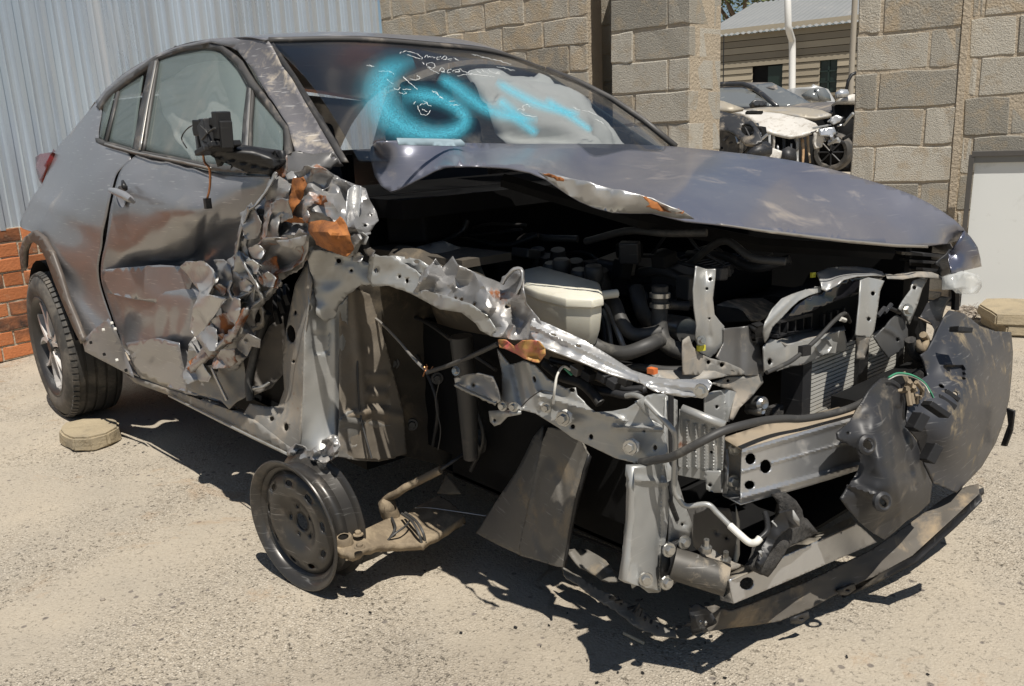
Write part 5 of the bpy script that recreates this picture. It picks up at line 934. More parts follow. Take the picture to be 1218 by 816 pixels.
# radiator
rp0, rp1 = .03, .56
radb = MB(); radb.abox((.545, rp0, .33), (.58, rp1, .62)); rad = radb.build('radiator', dark, car)
fb = MB(); z = .345
while z < .615:
    fb.box((.586, (rp0+rp1)/2, z), (.006, 0, .0015), (0, (rp1-rp0)/2-.01, 0), (0, 0, .0040)); z += .0105
fo_ = fb.build('radiator_fin', fin, rad); fo_['kind'] = 'stuff'
MB().abox((.54, -.01, .33), (.60, .03, .62)).build('radiator_side', gplas, rad)
MB().abox((.58, .26, .33), (.605, .31, .68)).build('radiator_stay', bplas, car)
sheet('radiator_crossmember', [(908.5, 412, .615), (917, 403, .60), (927, 405, .60), (934, 410, .605), (968, 402, .61), (1004, 392, .62), (1007, 405, .62), (1008, 417, .62), (980, 423, .615), (956, 434, .61), (941, 436, .61), (929, 440, .61), (910, 443, .615)], prim, car, 'X', sp=5, th=.004, holes=[(916, 430.5, 3, 4), (981, 424, 3, 2.5)], push=lambda x, y: -.010*max(0, 1-abs(math.hypot(x-980, y-412)-9)/3)+.003*noise.noise((x/12, y/12, 2)))
sheet('crossmember_top', [(925, 404, .598), (958, 394, .55), (1003, 387, .55), (1005, 392, .622), (968, 402, .61), (934, 411, .605)], primd, car, 'X', sp=6, th=.003, amp=.002)
b = MB()
for k in range(5):
    x, y = 919+k*9.5, 386-k*1.7+4; c = at(x, y, X=.54); b.box(c, (0, .002, 0), (.02, 0, 0), (0, 0, .018))
b.box((at(916, 399, X=.54)+at(958, 391, X=.54))/2, (at(958, 391, X=.54)-at(916, 399, X=.54))/2, (.02, 0, 0), (0, 0, .004)); b.box((at(916, 382, X=.54)+at(958, 373, X=.54))/2, (at(958, 373, X=.54)-at(916, 382, X=.54))/2, (.02, 0, 0), (0, 0, .004))
b.build('duct_grille', gplas, car)
for k in range(4): MB().box(at(972+k*8, 380-k*2.5, X=.54), (0, .004, 0), (.02, 0, 0), (0, 0, .016)).build('duct_fin', gplas, car)
hose('latch_cable', [(912, 443, .64), (930, 435, .645), (943, 428, .645), (960, 414, .645), (976, 399, .645), (993, 381, .64), (1005, 373, .635), (1011, 383, .63)], .0052, rub, car, 40, 8, X=1)
MB().box(at(957, 417, X=.65), (.004, .012, 0), (.006, 0, 0), (0, 0, .012)).build('cable_clip', bplas, car)
MB().tube([at(999, 379, X=.64), at(1005, 381, X=.64)], .006, 8).build('white_plug', whit, car)
MB().tube([at(1029, 459, X=.62), at(1034, 461, X=.63)], .009, 8).build('white_plug', whit, car)
for (x, y, r_) in ((902, 480, .018), (900, 488, .012)): lathe('tow_socket', [(.001, .02), (r_*.6, .022), (r_, .015), (r_, -.03)], at(x, y, X=.60), (1, -.3, .2), boltm, car, 16)
MB().box(at(921, 493, X=.57), (.004, .018, 0), (.01, 0, 0), (0, 0, .022)).build('rubber_pad', foam, car)
# crash box plate with ribs
sheet('crash_box_plate', [(808, 487, -.50), (836, 497, -.485), (863, 508, -.47), (861, 540, -.47), (859, 575, -.47), (832, 570, -.485), (806, 565, -.50), (807, 526, -.50)], prim, car, 'Y', sp=4, th=.003, holes=[(827, 536, 1.8), (846, 538, 2)], push=lambda x, y: -.012*max(0, 1-abs(((x-812) % 10.5)-5)/3.2)*(498+.3*(x-808) < y < 556+.12*(x-808)))
MB().tube([at(811, 486, Y=-.505), at(862, 506, Y=-.475)], .010, 8).build('crash_box_flange', prim, car, True)
sheet('crash_box_foot', [(838, 560, -.49), (857, 560, -.48), (858, 586, -.48), (850, 586, -.485), (840, 582, -.49)], prim, car, 'Y', sp=4, th=.004, holes=[(844, 577, 2.4)], amp=.001)
sheet('support_column', [(754, 556, .62), (768, 555, .62), (790, 549, .62), (794, 575, .62), (797, 600, .62), (794, 628, .62), (790, 655, .62), (789, 685, .62), (786, 703, .62), (768, 699, .62), (752, 695, .62), (745, 690, .62), (749, 665, .62), (753, 620, .62), (754, 585, .62)], prim, car, 'X', sp=5, th=.02, push=lambda x, y: -.012*max(0, 1-abs(y-572-.1*(x-770))/6)+.014*max(0, 1-abs(x-787+.03*(y-560))/5)-.02*max(0, (y-670)/30)*(x < 760)+.002*noise.noise((x/12, y/18, 9)))
bolt(768, 689, .635, 'X', boltm, car, .010, (1, -.7, .1))
sheet('column_plate', [(792, 470, .585), (806, 476, .59), (807, 540, .60), (806, 570, .605), (815, 600, .61), (824, 625, .62), (819, 642, .62), (795, 652, .62), (797, 610, .62), (794, 560, .615), (790, 520, .605)], prim, car, 'X', sp=6, th=.003, holes=[(811, 596, 1.5, 4), (812, 624, 2)])
sheet('column_upper', [(756, 478, .59), (772, 470, .585), (792, 468, .585), (794, 545, .60), (787, 506, .595), (774, 499, .59)], prim, car, 'X', sp=6, th=.003)
MB().tube([at(798, 470, X=.60), at(798, 560, X=.612), at(797, 596, X=.62), at(805, 618, X=.62)], .006, 6).build('black_strip', bplas, car)
sheet('inner_column', [(818, 600, .56), (868, 605, .57), (878, 640, .58), (876, 672, .59), (845, 668, .58), (826, 650, .57)], M('grey_inner_plate', (.10, .098, .095), .5, .3, (.14, .135, .13), 9.), car, 'X', sp=7, th=.003, holes=[(851, 633, 2), (864, 640, 2)])
sheet('inner_edge', [(875, 600, .60), (880, 620, .605), (880, 660, .61), (875, 676, .61), (872, 668, .60), (876, 640, .60)], prim, car, 'X', th=.003)
# lower crash tube, flange, studs
sheet('tube_flange', [(790, 651, .635), (817, 639, .635), (820, 660, .635), (819, 682, .635), (791, 703, .635), (788, 680, .635)], bplas, car, 'X', th=.008)
for p in ((795.5, 654), (814, 645), (793, 693)): bolt(p[0], p[1], .648, 'X', boltm, car, .010, (1, -.3, .1))
p0, p1 = at(800, 670, X=.64), at(864, 690, X=.73); v, f = tube_vf([p0, p0.lerp(p1, .5), p1], .034, 20); mk('crash_tube', v, f, M('dirty_black_tube', (.04, .038, .035), .55, .2, (.12, .11, .095), 16., .8, (DUST, .3, 12.), scr=.4), car, True, 40)
sheet('stud_plate', [(832, 652, .66), (842, 650, .66), (872, 668, .70), (884, 672, .70), (866, 680, .70), (850, 672, .68), (836, 662, .67)], primd, car, 'X', sp=5, th=.004, amp=.003)
for (x, y) in ((840, 656), (863, 670)): lathe('stud', [(.001, .03), (.006, .03), (.006, .012), (.012, .012), (.012, 0)], at(x, y, X=.69), (.1, -.1, 1), boltm, car, 8)
# bumper beams
def prof_beam(x, y):
    yt = 534-(x-883)*.288; yb = 599-(x-881)*.275; t = (y-yt)/max(1, yb-yt)
    d = 0
    for c_, w_, a_ in ((.06, .07, -.012), (.42, .035, -.008), (.90, .08, -.014)): d += a_*max(0, 1-abs(t-c_)/w_)
    return d
sheet('bumper_beam', [(883, 534, .75), (930, 520, .757), (980, 506, .76), (1036, 490, .76), (1046, 520, .76), (1046, 552, .76), (980, 572, .76), (930, 586, .757), (881, 599, .75), (882, 570, .75)], galv, car, 'X', sp=4.2, th=.003, holes=[(893, 546, 6.5, 7), (911, 555, 7, 8.5), (892, 577, 6.5, 5.5)], push=prof_beam, sharp=25)
sheet('beam_top', [(859, 521, .665), (905, 506, .67), (960, 494, .675), (1022, 477, .68), (1036, 490, .757), (980, 506, .757), (930, 520, .754), (883, 534.5, .747)], M('dusty_beam_top', (.30, .26, .20), .8, .1, (.40, .31, .21), 9., .8, bump=.1, bs=80), car, 'X', sp=9, th=.003)
sheet('beam_bottom', [(859, 588, .665), (881, 599, .747), (960, 577, .755), (1010, 562, .757), (1000, 555, .68), (930, 572, .675)], galv, car, 'X', sp=9, th=.003)
sheet('beam_end', [(859, 521, .66), (864, 523, .668), (866, 546, .69), (865, 585, .69), (864, 590, .672), (859, 588, .66)], galv, car, 'X', sp=6, th=.003)
sheet('beam_inner', [(863, 524, .675), (882, 535, .70), (880, 598, .70), (863, 588, .675)], primd, car, 'X', sp=6, th=.003)
for p in ((874, 533), (871, 573), (876, 577)): bolt(p[0], p[1], .70, 'X', boltm, car, .010, (1, -.4, .1))
MB().abox((.66, .02, .40), (.74, .50, .53)).build('beam_core', dark, car)
sheet('lower_beam', [(868, 690, .762), (920, 667, .765), (970, 645, .767), (1019, 623, .768), (1030, 632, .768), (1043, 645, .768), (990, 668, .767), (930, 694, .765), (873, 718, .762), (870, 704, .762)], galv, car, 'X', sp=6, th=.003, holes=[(888.5, 694, 9, 7.5, -.3), (1000, 632, 1.6)], push=lambda x, y: .0015*noise.noise((x/20, y/20, 3)))
sheet('lower_beam_top', [(853, 690, .70), (905, 662, .71), (960, 640, .715), (1012, 615, .72), (1019, 623, .766), (970, 645, .765), (920, 667, .763), (868, 690.5, .76)], M('dusty_lower_beam', (.22, .21, .19), .7, .3, (.30, .26, .2), 9., .8), car, 'X', sp=9, th=.003)
sheet('lower_beam_end', [(853, 690, .70), (868, 690, .758), (873, 718, .758), (857, 714, .70)], galv, car, 'X', th=.003, holes=[(861, 702, 4, 8)])
sheet('lower_beam_front_return', [(853, 690, .70), (857, 692, .712), (860, 714, .712), (857, 714, .70)], shiny, car, 'X', th=.003)
# foam absorber and the torn bumper plastics
sheet('foam_absorber', [(926, 592, .78), (937, 587, .79), (948, 596, .80), (955, 607, .80), (958, 624, .80), (975, 634, .79), (955, 644, .80), (936, 653, .805), (930, 664, .805), (924, 676, .805), (916, 689, .80), (906, 685, .80), (898, 671, .79), (904, 657, .785), (915, 636, .78), (928, 612, .775)], foam, car, 'X', sp=5, th=.035, amp=.008, freq=.8, seed=44)
sheet('foam_skin', [(928, 611, .815), (942, 607, .82), (951, 618, .82), (950, 626, .82), (938, 629, .82), (925, 640, .815), (914, 660, .81), (907, 676, .81), (900, 668, .80), (912, 640, .80)], bplas, car, 'X', sp=5, th=.004, amp=.006, freq=.8, seed=45)
for q in ([(918, 620, .80), (921, 618, .80), (928, 628, .81), (929, 633, .81)], [(903, 656, .81), (906, 655, .81), (907, 663, .81)], [(944, 607, .83), (951, 618, .832), (951, 626, .83), (944, 618, .83)]): sheet('foam_cut_face', q, M('grey_skin', (.30, .30, .29), .5), car, 'X', th=.003)
frag = [(1011, 501, .80), (1020, 486, .80), (1030, 470, .80), (1040, 458, .80), (1049, 450, .79), (1058, 449, .78), (1068, 455, .78), (1078, 464, .78), (1077, 480, .79), (1076, 497, .80), (1080, 511, .81), (1090, 524, .82), (1095, 538, .82), (1098, 552, .82), (1109, 575, .82), (1106, 598, .82), (1092, 611, .83), (1078, 620, .84), (1065, 632, .845), (1052, 642, .85), (1036, 632, .85), (1023, 622, .845), (1014, 611, .84), (1001, 594, .83), (1006, 584, .83), (1012, 574, .83), (1020, 560, .83), (1023, 548, .83), (1019, 535, .825), (1008, 528, .82), (998, 522, .815), (997, 514, .81)]
sheet('bumper_fragment', frag, gplas, car, 'X', sp=5.5, th=.006, ctrl=[(1050, 500, .845), (1045, 545, .875), (1062, 585, .90), (1075, 545, .86), (1030, 590, .86)], holes=[(1031, 529, 5, 7, -.7), (1050, 597, 4, 7, -.6), (1009, 515, 2)], push=lambda x, y: .030*max(0, 1-abs(x-(1068+.20*(y-485)))/6)*(483 < y < 580)-.010*max(0, 1-abs(x-1058-.10*(y-480))/5)*(y > 470)+.03*max(0, 1-math.hypot(x-1075, y-562)/13)-.014*max(0, 1-abs(y-(585+.4*(x-1030)))/5)*(x < 1060 and y > 560)+.006*noise.noise((x/16, y/16, 2)), sharp=50)
for (x, y, rx) in ((1031, 529, 9), (1050, 597, 10)):
    c = at(x, y, X=.86 if y < 560 else .905); v, f = lathe_vf([(.012, .004), (.016, .006), (.022, .002), (.022, -.006)], c, (1, -.45, .25), 20); mk('mount_boss', v, f, gplas, car, True, 40)
strip('foam_strip', [(1017, 538, .835), (1013, 552, .84), (1004, 575, .84), (999, 590, .84), (1003, 597, .845), (1012, 612, .855)], [(1024, 548, .84), (1023, 556, .845), (1013, 577, .85), (1005, 590, .85), (1010, 600, .855), (1018, 612, .86)], foam, .015)
strip('fragment_lip', [(1002, 594, .85), (1014, 610, .862), (1024, 621, .866), (1038, 632, .87), (1051, 641, .87)], [(1005, 591, .852), (1019, 605, .864), (1030, 620, .868), (1041, 630, .872), (1054, 637, .87)], M('sandy_lip', (.40, .34, .26), .8), .004)
strip('foam_lip', [(1040, 645, .86), (1054, 647, .865), (1068, 640, .86), (1080, 630, .85), (1086, 622, .845)], [(1036, 636, .86), (1052, 643, .865), (1064, 634, .86), (1076, 622, .85), (1082, 617, .845)], foam, .02)
cov = [(1117, 390, .735), (1123, 378, .73), (1130, 369, .725), (1147, 373, .72), (1166, 388, .71), (1184, 394, .70), (1203, 395, .69), (1205, 419, .70), (1204, 440, .71), (1201, 472, .73), (1197, 491, .74), (1191, 510, .76), (1184, 528, .775), (1168, 555, .80), (1153, 571, .815), (1138, 586, .825), (1124, 580, .82), (1111, 575, .815), (1099, 551, .81), (1092, 525, .80), (1082, 512, .795), (1078, 500, .79), (1080, 484, .78), (1085, 466, .775), (1094, 452, .77), (1104, 446, .765), (1100, 432, .755), (1096, 422, .75), (1104, 416, .745)]
sheet('bumper_cover', cov, cover, car, 'X', sp=6, th=.005, ctrl=[(1150, 470, .835), (1130, 520, .85), (1165, 430, .79), (1140, 410, .775), (1175, 480, .81)], holes=[(1120, 459, 4, 2.4, .5), (1137, 468, 3.6, 2.4, .5)], push=lambda x, y: -.006*max(0, 1-abs(x-(1172-.05*(y-400)))/4)+.02*(1 if 1123 < x < 1146 and 436 < y < 452 and (x-1123) > .6*(y-436) else 0)+.004*noise.noise((x/25, y/25, 4)), sharp=50)
for (x, y, a_, w_, h_) in ((1107, 539, .5, 5, 10), (1091, 502, .5, 5, 9), (1143, 392, .1, 8, 3), (1113, 487, .6, 12, 3), (1122, 478, .6, 11, 3), (1128, 470, .6, 9, 2.5)):
    c = at(x, y, X=.845 if y > 480 else .815); s_ = 1/430.; dx, dy = Vector(tuple(_R))*s_, -Vector(tuple(_U))*s_
    u_ = (dx*math.cos(a_)+dy*math.sin(a_)); v_ = (-dx*math.sin(a_)+dy*math.cos(a_)); bev(MB().box(c, u_*w_, v_*h_, Vector((.014, -.006, .004))).build('cover_clip_box', bplas, car), .002)
strip('cover_side_flap', [(1197, 486, .735), (1199, 505, .75), (1190, 530, .77)], [(1206, 489, .72), (1203, 512, .74), (1196, 531, .755)], bplas, .006)
sheet('cover_upper_piece', [(1092, 377, .69), (1104, 360, .68), (1122, 352, .68), (1132, 354, .685), (1124, 372, .70), (1118, 388, .71), (1112, 400, .72), (1106, 414, .725), (1112, 392, .72), (1108, 384, .71)], gplas, car, 'X', sp=5, amp=.005, seed=46)
strip('cover_edge', [(1092, 377, .70), (1108, 384, .72), (1116, 389, .725), (1112, 402, .735), (1104, 417, .745)], [(1092, 379, .70), (1106, 386, .72), (1113, 390, .725), (1109, 402, .735), (1101, 416, .745)], M('dusty_edge', (.42, .34, .26), .8), .003)
hose('lamp_loom', [(1083, 404, .70), (1087, 420, .70), (1098, 428, .71), (1104, 440, .73), (1092, 446, .74)], .014, foam, car, 24, 8, X=1)
hose('lamp_loom', [(1098, 398, .70), (1102, 406, .70), (1096, 416, .72), (1090, 406, .71)], .010, dirtm, car, 20, 8, X=1)
hose('green_lead', [(1057, 449, .80), (1068, 444, .80), (1084, 446, .81), (1098, 454, .82), (1106, 465, .83), (1110, 473, .835)], .0025, green, car, 30, 6, X=1)
hose('white_wire', [(1057, 451, .80), (1069, 446, .80), (1085, 448, .81), (1098, 456, .82), (1105, 467, .83)], .002, whit, car, 30, 6, X=1)
b = MB(); rb2 = random.Random(9)
for k in range(14):
    c = at(1085+rb2.uniform(-8, 14), 462+rb2.uniform(-12, 14), X=.80); b.tube([c, c+Vector((rb2.uniform(-.02, .02), rb2.uniform(-.03, .03), rb2.uniform(-.03, .03)))], .006, 5)
o = b.build('broken_foam_bits', dirtm, car); o['kind'] = 'stuff'
# lower lip
sheet('lower_lip', [(819, 722, .115), (835, 724, .115), (850, 720, .12), (868, 727, .115), (900, 716, .115), (960, 692, .115), (1037, 654, .125), (1080, 624, .14), (1122, 593, .17), (1148, 579, .19), (1164, 575, .20), (1165, 588, .185), (1150, 603, .165), (1133, 618, .145), (1110, 641, .11), (1085, 662, .085), (1048, 682, .075), (1008, 700, .065), (964, 724, .06), (927, 739, .06), (897, 744, .06), (868, 747, .06), (845, 751, .062), (824, 754, .065), (821, 744, .07), (826, 738, .08)], M('muddy_lip', (.075, .068, .06), .7, 0., (.12, .105, .085), 8., .8, ((.44, .33, .20), .24, 5.), scr=.2), car, 'Z', sp=6, th=.006, push=lambda x, y: .004*noise.noise((x/20, y/10, 1))+.012*max(0, 1-math.hypot(x-851, (y-722)*1.5)/10), sharp=50)
strip('lip_edge', [(824, 753, .066), (868, 746, .062), (927, 738, .062), (964, 723, .062), (1008, 699, .067), (1048, 681, .077), (1085, 661, .088), (1133, 617, .148), (1165, 587, .188)], [(824, 757, .03), (868, 752, .028), (927, 745, .028), (964, 731, .028), (1008, 706, .032), (1050, 687, .042), (1088, 667, .05), (1136, 624, .11), (1166, 594, .15)], gplas, .006)
for (x, y) in ((1085, 661), (1005, 702), (950, 736), (1158, 588)):
    sheet('lip_tab', [(x-10, y+1, .075), (x+12, y-8, .075), (x+13, y-1, .06), (x+3, y+6, .05), (x-9, y+6, .05)], gplas, car, 'Z', th=.004, holes=[(x+3, y, 3, 1.3)])
sheet('lip_bracket', [(819, 722, .13), (828, 717, .14), (838, 722, .135), (846, 730, .12), (852, 741, .10), (840, 750, .075), (824, 754, .07), (822, 744, .09), (813, 745, .09), (814, 741, .095), (822, 740, .10)], gplas, car, 'Z', sp=5, th=.004, amp=.006, seed=48)
for p in ((833, 742), (839, 743)): bolt(p[0], p[1], .10, 'Z', boltm, car, .004, (.3, -.4, .9), washer=False)
# wheel arch liner and splash strips
flapm = M('muddy_liner', (.115, .107, .093), .65, 0., (.17, .158, .138), 9., .8, ((.36, .27, .16), .17, 6.), scr=.25, bump=.1, bs=50)
sheet('fender_liner_rear', [(566, 634, -.52), (580, 612, -.51), (592, 593, -.50), (603, 577, -.49), (613, 562, -.48), (622, 545, -.47), (634, 520, -.46), (646, 506, -.46), (644, 530, -.50), (638, 555, -.52), (630, 590, -.535), (623, 625, -.545), (618, 660, -.55), (592, 648, -.54)], flapm, car, 'Y', sp=6, th=.004, amp=.003, freq=.7, seed=53)
sheet('fender_liner', [(640, 548, -.535), (645, 525, -.53), (652, 508, -.525), (672, 512, -.53), (690, 522, -.55), (700, 541, -.56), (694, 560, -.565), (684, 590, -.575), (677, 628, -.585), (670, 675, -.595), (662, 674, -.59), (640, 667, -.58), (619, 661, -.57), (617, 652, -.565), (624, 620, -.555), (632, 584, -.545)], flapm, car, 'Y', sp=6, th=.004, push=lambda x, y: .012*max(0, 1-abs(math.hypot((x-652-.0*(y-600))*1.0, (y-600)*.30)-17)/5)-.008*max(0, 1-abs(x-692+.30*(y-545))/4), seed=54)
strip('liner_edge', [(700, 541, -.57), (686, 590, -.585), (678, 630, -.592), (671, 675, -.60)], [(704, 543, -.56), (690, 592, -.575), (681, 632, -.585), (673, 676, -.595)], bplas, .004)
sheet('splash_strip', [(668, 674, .135), (685, 683, .12), (703, 694, .105), (735, 712, .085), (759, 725, .07), (782, 738, .06), (804, 750, .05), (804, 758, .04), (782, 756, .04), (767, 752, .04), (750, 741, .05), (735, 729, .06), (711, 713, .08), (690, 698, .10), (671, 684, .125)], flapm, car, 'Z', sp=5, th=.004, amp=.005, freq=1, seed=56, jag=1)
b = MB()
for k in range(9):
    x = 725+k*7; y = 705+k*4.4; p = at(x, y+6, Z=.085-k*.003); b.tube([p, p+Vector((rb2.uniform(-.02, .03), rb2.uniform(-.01, .03), rb2.uniform(.0, .02)))], .004, 4)
o = b.build('torn_shards', gplas, car); o['kind'] = 'stuff'
MB().tube([at(682, 634, Y=-.30), at(748, 660, Y=-.30)], .006, 6).build('under_rod', gplas, car)
sheet('under_panel', [(670, 650, .16), (700, 655, .15), (720, 665, .14), (740, 690, .12), (715, 690, .12), (690, 675, .13)], flapm, car, 'Z', sp=8, th=.004, amp=.01, seed=57)
MB().abox((-.40, -.40, .165), (.64, .60, .175)).build('undertray', dark, car)  # dark panel added to stop sun reaching the ground beneath the front
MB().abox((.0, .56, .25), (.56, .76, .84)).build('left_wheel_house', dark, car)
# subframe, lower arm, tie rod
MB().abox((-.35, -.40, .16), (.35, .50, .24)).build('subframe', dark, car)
sheet('lower_arm', [(400, 650, 0.165), (401, 641, 0.168), (409, 634, 0.170), (425, 634, 0.170), (437, 628, 0.168), (458, 618, 0.152), (482, 610, 0.140), (494, 603, 0.145), (508, 596, 0.150), (521, 589, 0.155), (533, 595, 0.155), (543, 603, 0.150), (552, 614, 0.145), (530, 630, 0.130), (501, 647, 0.120), (480, 647, 0.118), (458, 648, 0.137), (437, 653, 0.153), (423, 660, 0.155), (405, 656, 0.160)], dirtm, car, 'Z', sp=5.5, th=.022, push=lambda x, y: .012*math.sin(x/17)*.6+.006*noise.noise((x/10, y/8, 1)), holes=[(409, 643, 5, 4)], sharp=50)
lathe('ball_joint_ring', [(.014, .012), (.021, .014), (.024, .008), (.024, -.012), (.014, -.012)], at(409, 643, Z=.174), (.1, -.1, 1), dirtm, car, 24)
MB().tube([at(426, 664, Z=.06), at(445, 656, Z=.085), at(462, 647, Z=.10)], .017, 10).build('drive_shaft', rub, car, True)
for p in ((426, 636), (428, 651)): bolt(p[0], p[1], .178, 'Z', dirtm, car, .009, (0, 0, 1))
hose('tie_rod', [(454, 600, -.66), (462, 592, -.66), (472, 587, -.655), (482, 580, -.645), (492, 575, -.63), (508, 567, -.61), (524, 559, -.59)], .0115, dirtm, car, 24, 10)
hose('tie_rod_thin', [(522, 560, -.59), (540, 548, -.55), (556, 537, -.5)], .005, gplas, car, 8, 8)
lathe('tie_rod_joint', [(.001, .026), (.014, .024), (.024, .012), (.026, -.005), (.022, -.03), (.016, -.045)], at(461, 603, Y=-.665), (.2, -.2, 1), dirtm, car, 20)
lathe('joint_boot', [(.018, .03), (.024, .0), (.020, -.02), (.014, -.03)], at(466, 614, Y=-.67), (.2, -.2, 1), dirtm, car, 16)
hose('cable_tie', [(478, 611, .16), (490, 620, .165), (498, 634, .15), (502, 647, .12)], .004, rub, car, 20, 6, Z=1)
hose('cable_tie', [(482, 610, .16), (495, 620, .165), (503, 633, .15), (506, 645, .12)], .004, rub, car, 20, 6, Z=1)
hose('cable_tie', [(466, 616, .15), (470, 628, .15), (464, 640, .13), (457, 647, .12)], .004, rub, car, 20, 6, Z=1)
hose('cable_tie', [(456, 648, .12), (468, 636, .145), (482, 626, .155), (488, 618, .16)], .003, rub, car, 20, 6, Z=1)
sheet('arm_bracket', [(531, 565, .20), (540, 575, .19), (548, 587, .17), (534, 588, .165), (520, 586, .165)], dirtm, car, 'Z', sp=5, th=.004)
hose('thin_wire', [(494, 604, .16), (510, 604, .165), (540, 608, .16), (580, 614, .14)], .0015, edge, car, 14, 5, Z=1)
# ------------------------------------------------------------------ wheels of the car
def wheel(cx, cy, cz, side=-1):
    c = Vector((cx, cy, cz)); ax = Vector((0, side, 0)); R = .335
    w = mk('wheel', *lathe_vf([(.03, -.04), (.225, -.05), (.225, -.20)], c, ax, 32), alloyd, car, True, 40)
    # tyre with circumferential grooves
    pr = [(.226, -.012), (.232, .004), (.25, .010), (.275, .012), (.300, .006), (.318, -.008), (.329, -.022)]
    y = -.026
    for gk in range(4): pr += [(.3345, y), (.3345, y-.030), (.326, y-.032), (.326, y-.040)]; y -= .042
    pr += [(.3345, y), (.332, y-.012), (.318, y-.024), (.29, y-.032), (.24, y-.026), (.226, y-.02)]
    v, f = lathe_vf(pr, c, ax, 96); ty = mk('tyre', v, f, tyrem, w, True, 30)
    tb = MB()
    for k in range(70):     # shoulder sipes standing proud
        a = 2*math.pi*k/70; d = Vector((math.cos(a), 0, math.sin(a))); t = Vector((-math.sin(a), 0, math.cos(a)))
        tb.box(c+d*.331+ax*-.018, t*.0105, d*.0042, ax*.012+d*-.004)
    tk = tb.build('tread_block', tyrem, w); tk['kind'] = 'stuff'
    lathe('rim', [(.226, -.03), (.228, .000), (.232, .004), (.226, .008), (.218, .003), (.208, -.012), (.198, -.05), (.195, -.10)], c, ax, alloyd, w, 64)
    for k in range(5):       # five pairs of twisted spokes, bright face over a dark body
        a0 = math.pi/2+2*math.pi*k/5
        for sgn in (-1, 1):
            P = []
            for t in np.linspace(0, 1, 7):
                r_ = .035+.183*t; a = a0+sgn*(.10+.20*t+.06*t*t)*(.55+.55*t)+.05*t
                P.append((r_, a, -.012+.012*math.sin(math.pi*t)*0-.004*t))
            V, F = [], []
            for i, (r_, a, h) in enumerate(P):
                wd = (.020-.008*i/6); d = Vector((math.cos(a), 0, math.sin(a))); t_ = Vector((-math.sin(a), 0, math.cos(a)))
                for o_, hh in ((-wd*.5, h-.03), (-wd*.5, h), (wd*.5, h+.002), (wd*.5, h-.03)): V.append(c+d*r_+t_*o_+ax*hh)
            for i in range(6):
                for j in range(3): F.append((i*4+j, i*4+j+1, (i+1)*4+j+1, (i+1)*4+j))
            mk('spoke', V, F, alloy, w)
        P = []
        V, F = [], []
        for t in np.linspace(0, 1, 5):
            r_ = .06+.155*t; wd = .010+.065*t; d = Vector((math.cos(a0+.05*t), 0, math.sin(a0+.05*t))); t_ = Vector((-d.z, 0, d.x)); V += [c+d*r_-t_*wd*.35+ax*-.024, c+d*r_+t_*wd*.35+ax*-.024]
        for i in range(4): F.append((i*2, i*2+1, i*2+3, i*2+2))
        mk('spoke_web', V, F, alloyd, w)
    lathe('hub_cap', [(.001, -.004), (.026, -.004), (.030, -.010), (.032, -.03)], c, ax, alloyd, w, 24)
    for k in range(5):
        a = 2*math.pi*(k+.5)/5+math.pi/2; lathe('wheel_nut', [(.001, -.012), (.009, -.012), (.010, -.03)], c+Vector((math.cos(a), 0, math.sin(a)))*.05, ax, boltm, w, 6)
    lathe('brake_disc', [(.06, -.09), (.145, -.09), (.145, -.11)], c, ax, stl, w, 32)
    return w
wheel(-2.60, -.985, .332, -1)
lwh = wheel(-2.60, .83, .332, 1); wheel(.02, .86, .332, 1)

# ------------------------------------------------------------------ the bare rim on the ground
Bp = at(357, 700, Z=0.0); nO = Vector((.16, -.975, -.03)).normalized(); upv = (Vector((0, 0, 1))-nO*nO.z).normalized(); RR = .186
rc = Bp+upv*RR+Vector((0, 0, .001))
rim = empty('bare_rim', (rc.x, rc.y, 0), 'bare black steel wheel rim without a tyre standing beside the torn front suspension', 'rim')
inn = -nO
v, f = lathe_vf([(.232, .000), (.2335, .006), (.229, .010), (.222, .012), (.212, .018), (.208, .034), (.205, .040), (.196, .048), (.186, .062), (.184, .085), (.190, .100), (.203, .108), (.206, .135), (.210, .160), (.219, .166), (.226, .172), (.231, .178), (.229, .184), (.224, .180), (.216, .172), (.206, .166), (.200, .138), (.197, .112), (.184, .104), (.179, .085), (.181, .060), (.192, .044), (.202, .036), (.207, .016), (.220, .004), (.228, -.002)], rc, inn, 96, True); v = [rc+(p-rc)*.80-inn*((p-rc).dot(inn)*.24) for p in v]
mk('rim_barrel', v, f, stl, rim, True, 40)
# wheel disc with real vent and stud holes
ux = inn.cross(upv).normalized()
V2, E = [], []
def ring(cx, cy, rx, ry, an, n):
    n0 = len(V2)
    for k in range(n):
        a = 2*math.pi*k/n; dx, dy = rx*math.cos(a), ry*math.sin(a); V2.append((cx+dx*math.cos(an)-dy*math.sin(an), cy+dx*math.sin(an)+dy*math.cos(an)))
    E.extend([(n0+k, n0+(k+1) % n) for k in range(n)]); return [V2[n0+k] for k in range(n)]
outer = ring(0, 0, .186, .186, 0, 72); hs = [ring(0, 0, .031, .031, 0, 24)]
for k in range(9): a = 2*math.pi*(k+.3)/9; hs.append(ring(.150*math.cos(a), .150*math.sin(a), .010, .019, a, 16))
for k in range(5): a = 2*math.pi*k/5+.5; hs.append(ring(.057*math.cos(a), .057*math.sin(a), .0075, .0075, 0, 10))
for r_ in (.045, .07, .082, .095, .11, .122, .132, .168, .176):
    for k in range(48):
        a = 2*math.pi*k/48; p = (r_*math.cos(a), r_*math.sin(a))
        if not any(inpoly(p[0]*1.0, p[1]*1.0, q) for q in hs): V2.append(p)
res_ = delaunay_2d_cdt([Vector(p) for p in V2], E, [], 0, 1e-6); F = []
for t in res_[2]:
    cx = sum(res_[0][i][0] for i in t)/3; cy = sum(res_[0][i][1] for i in t)/3
    if not any(inpoly(cx, cy, q) for q in hs): F.append(tuple(t))
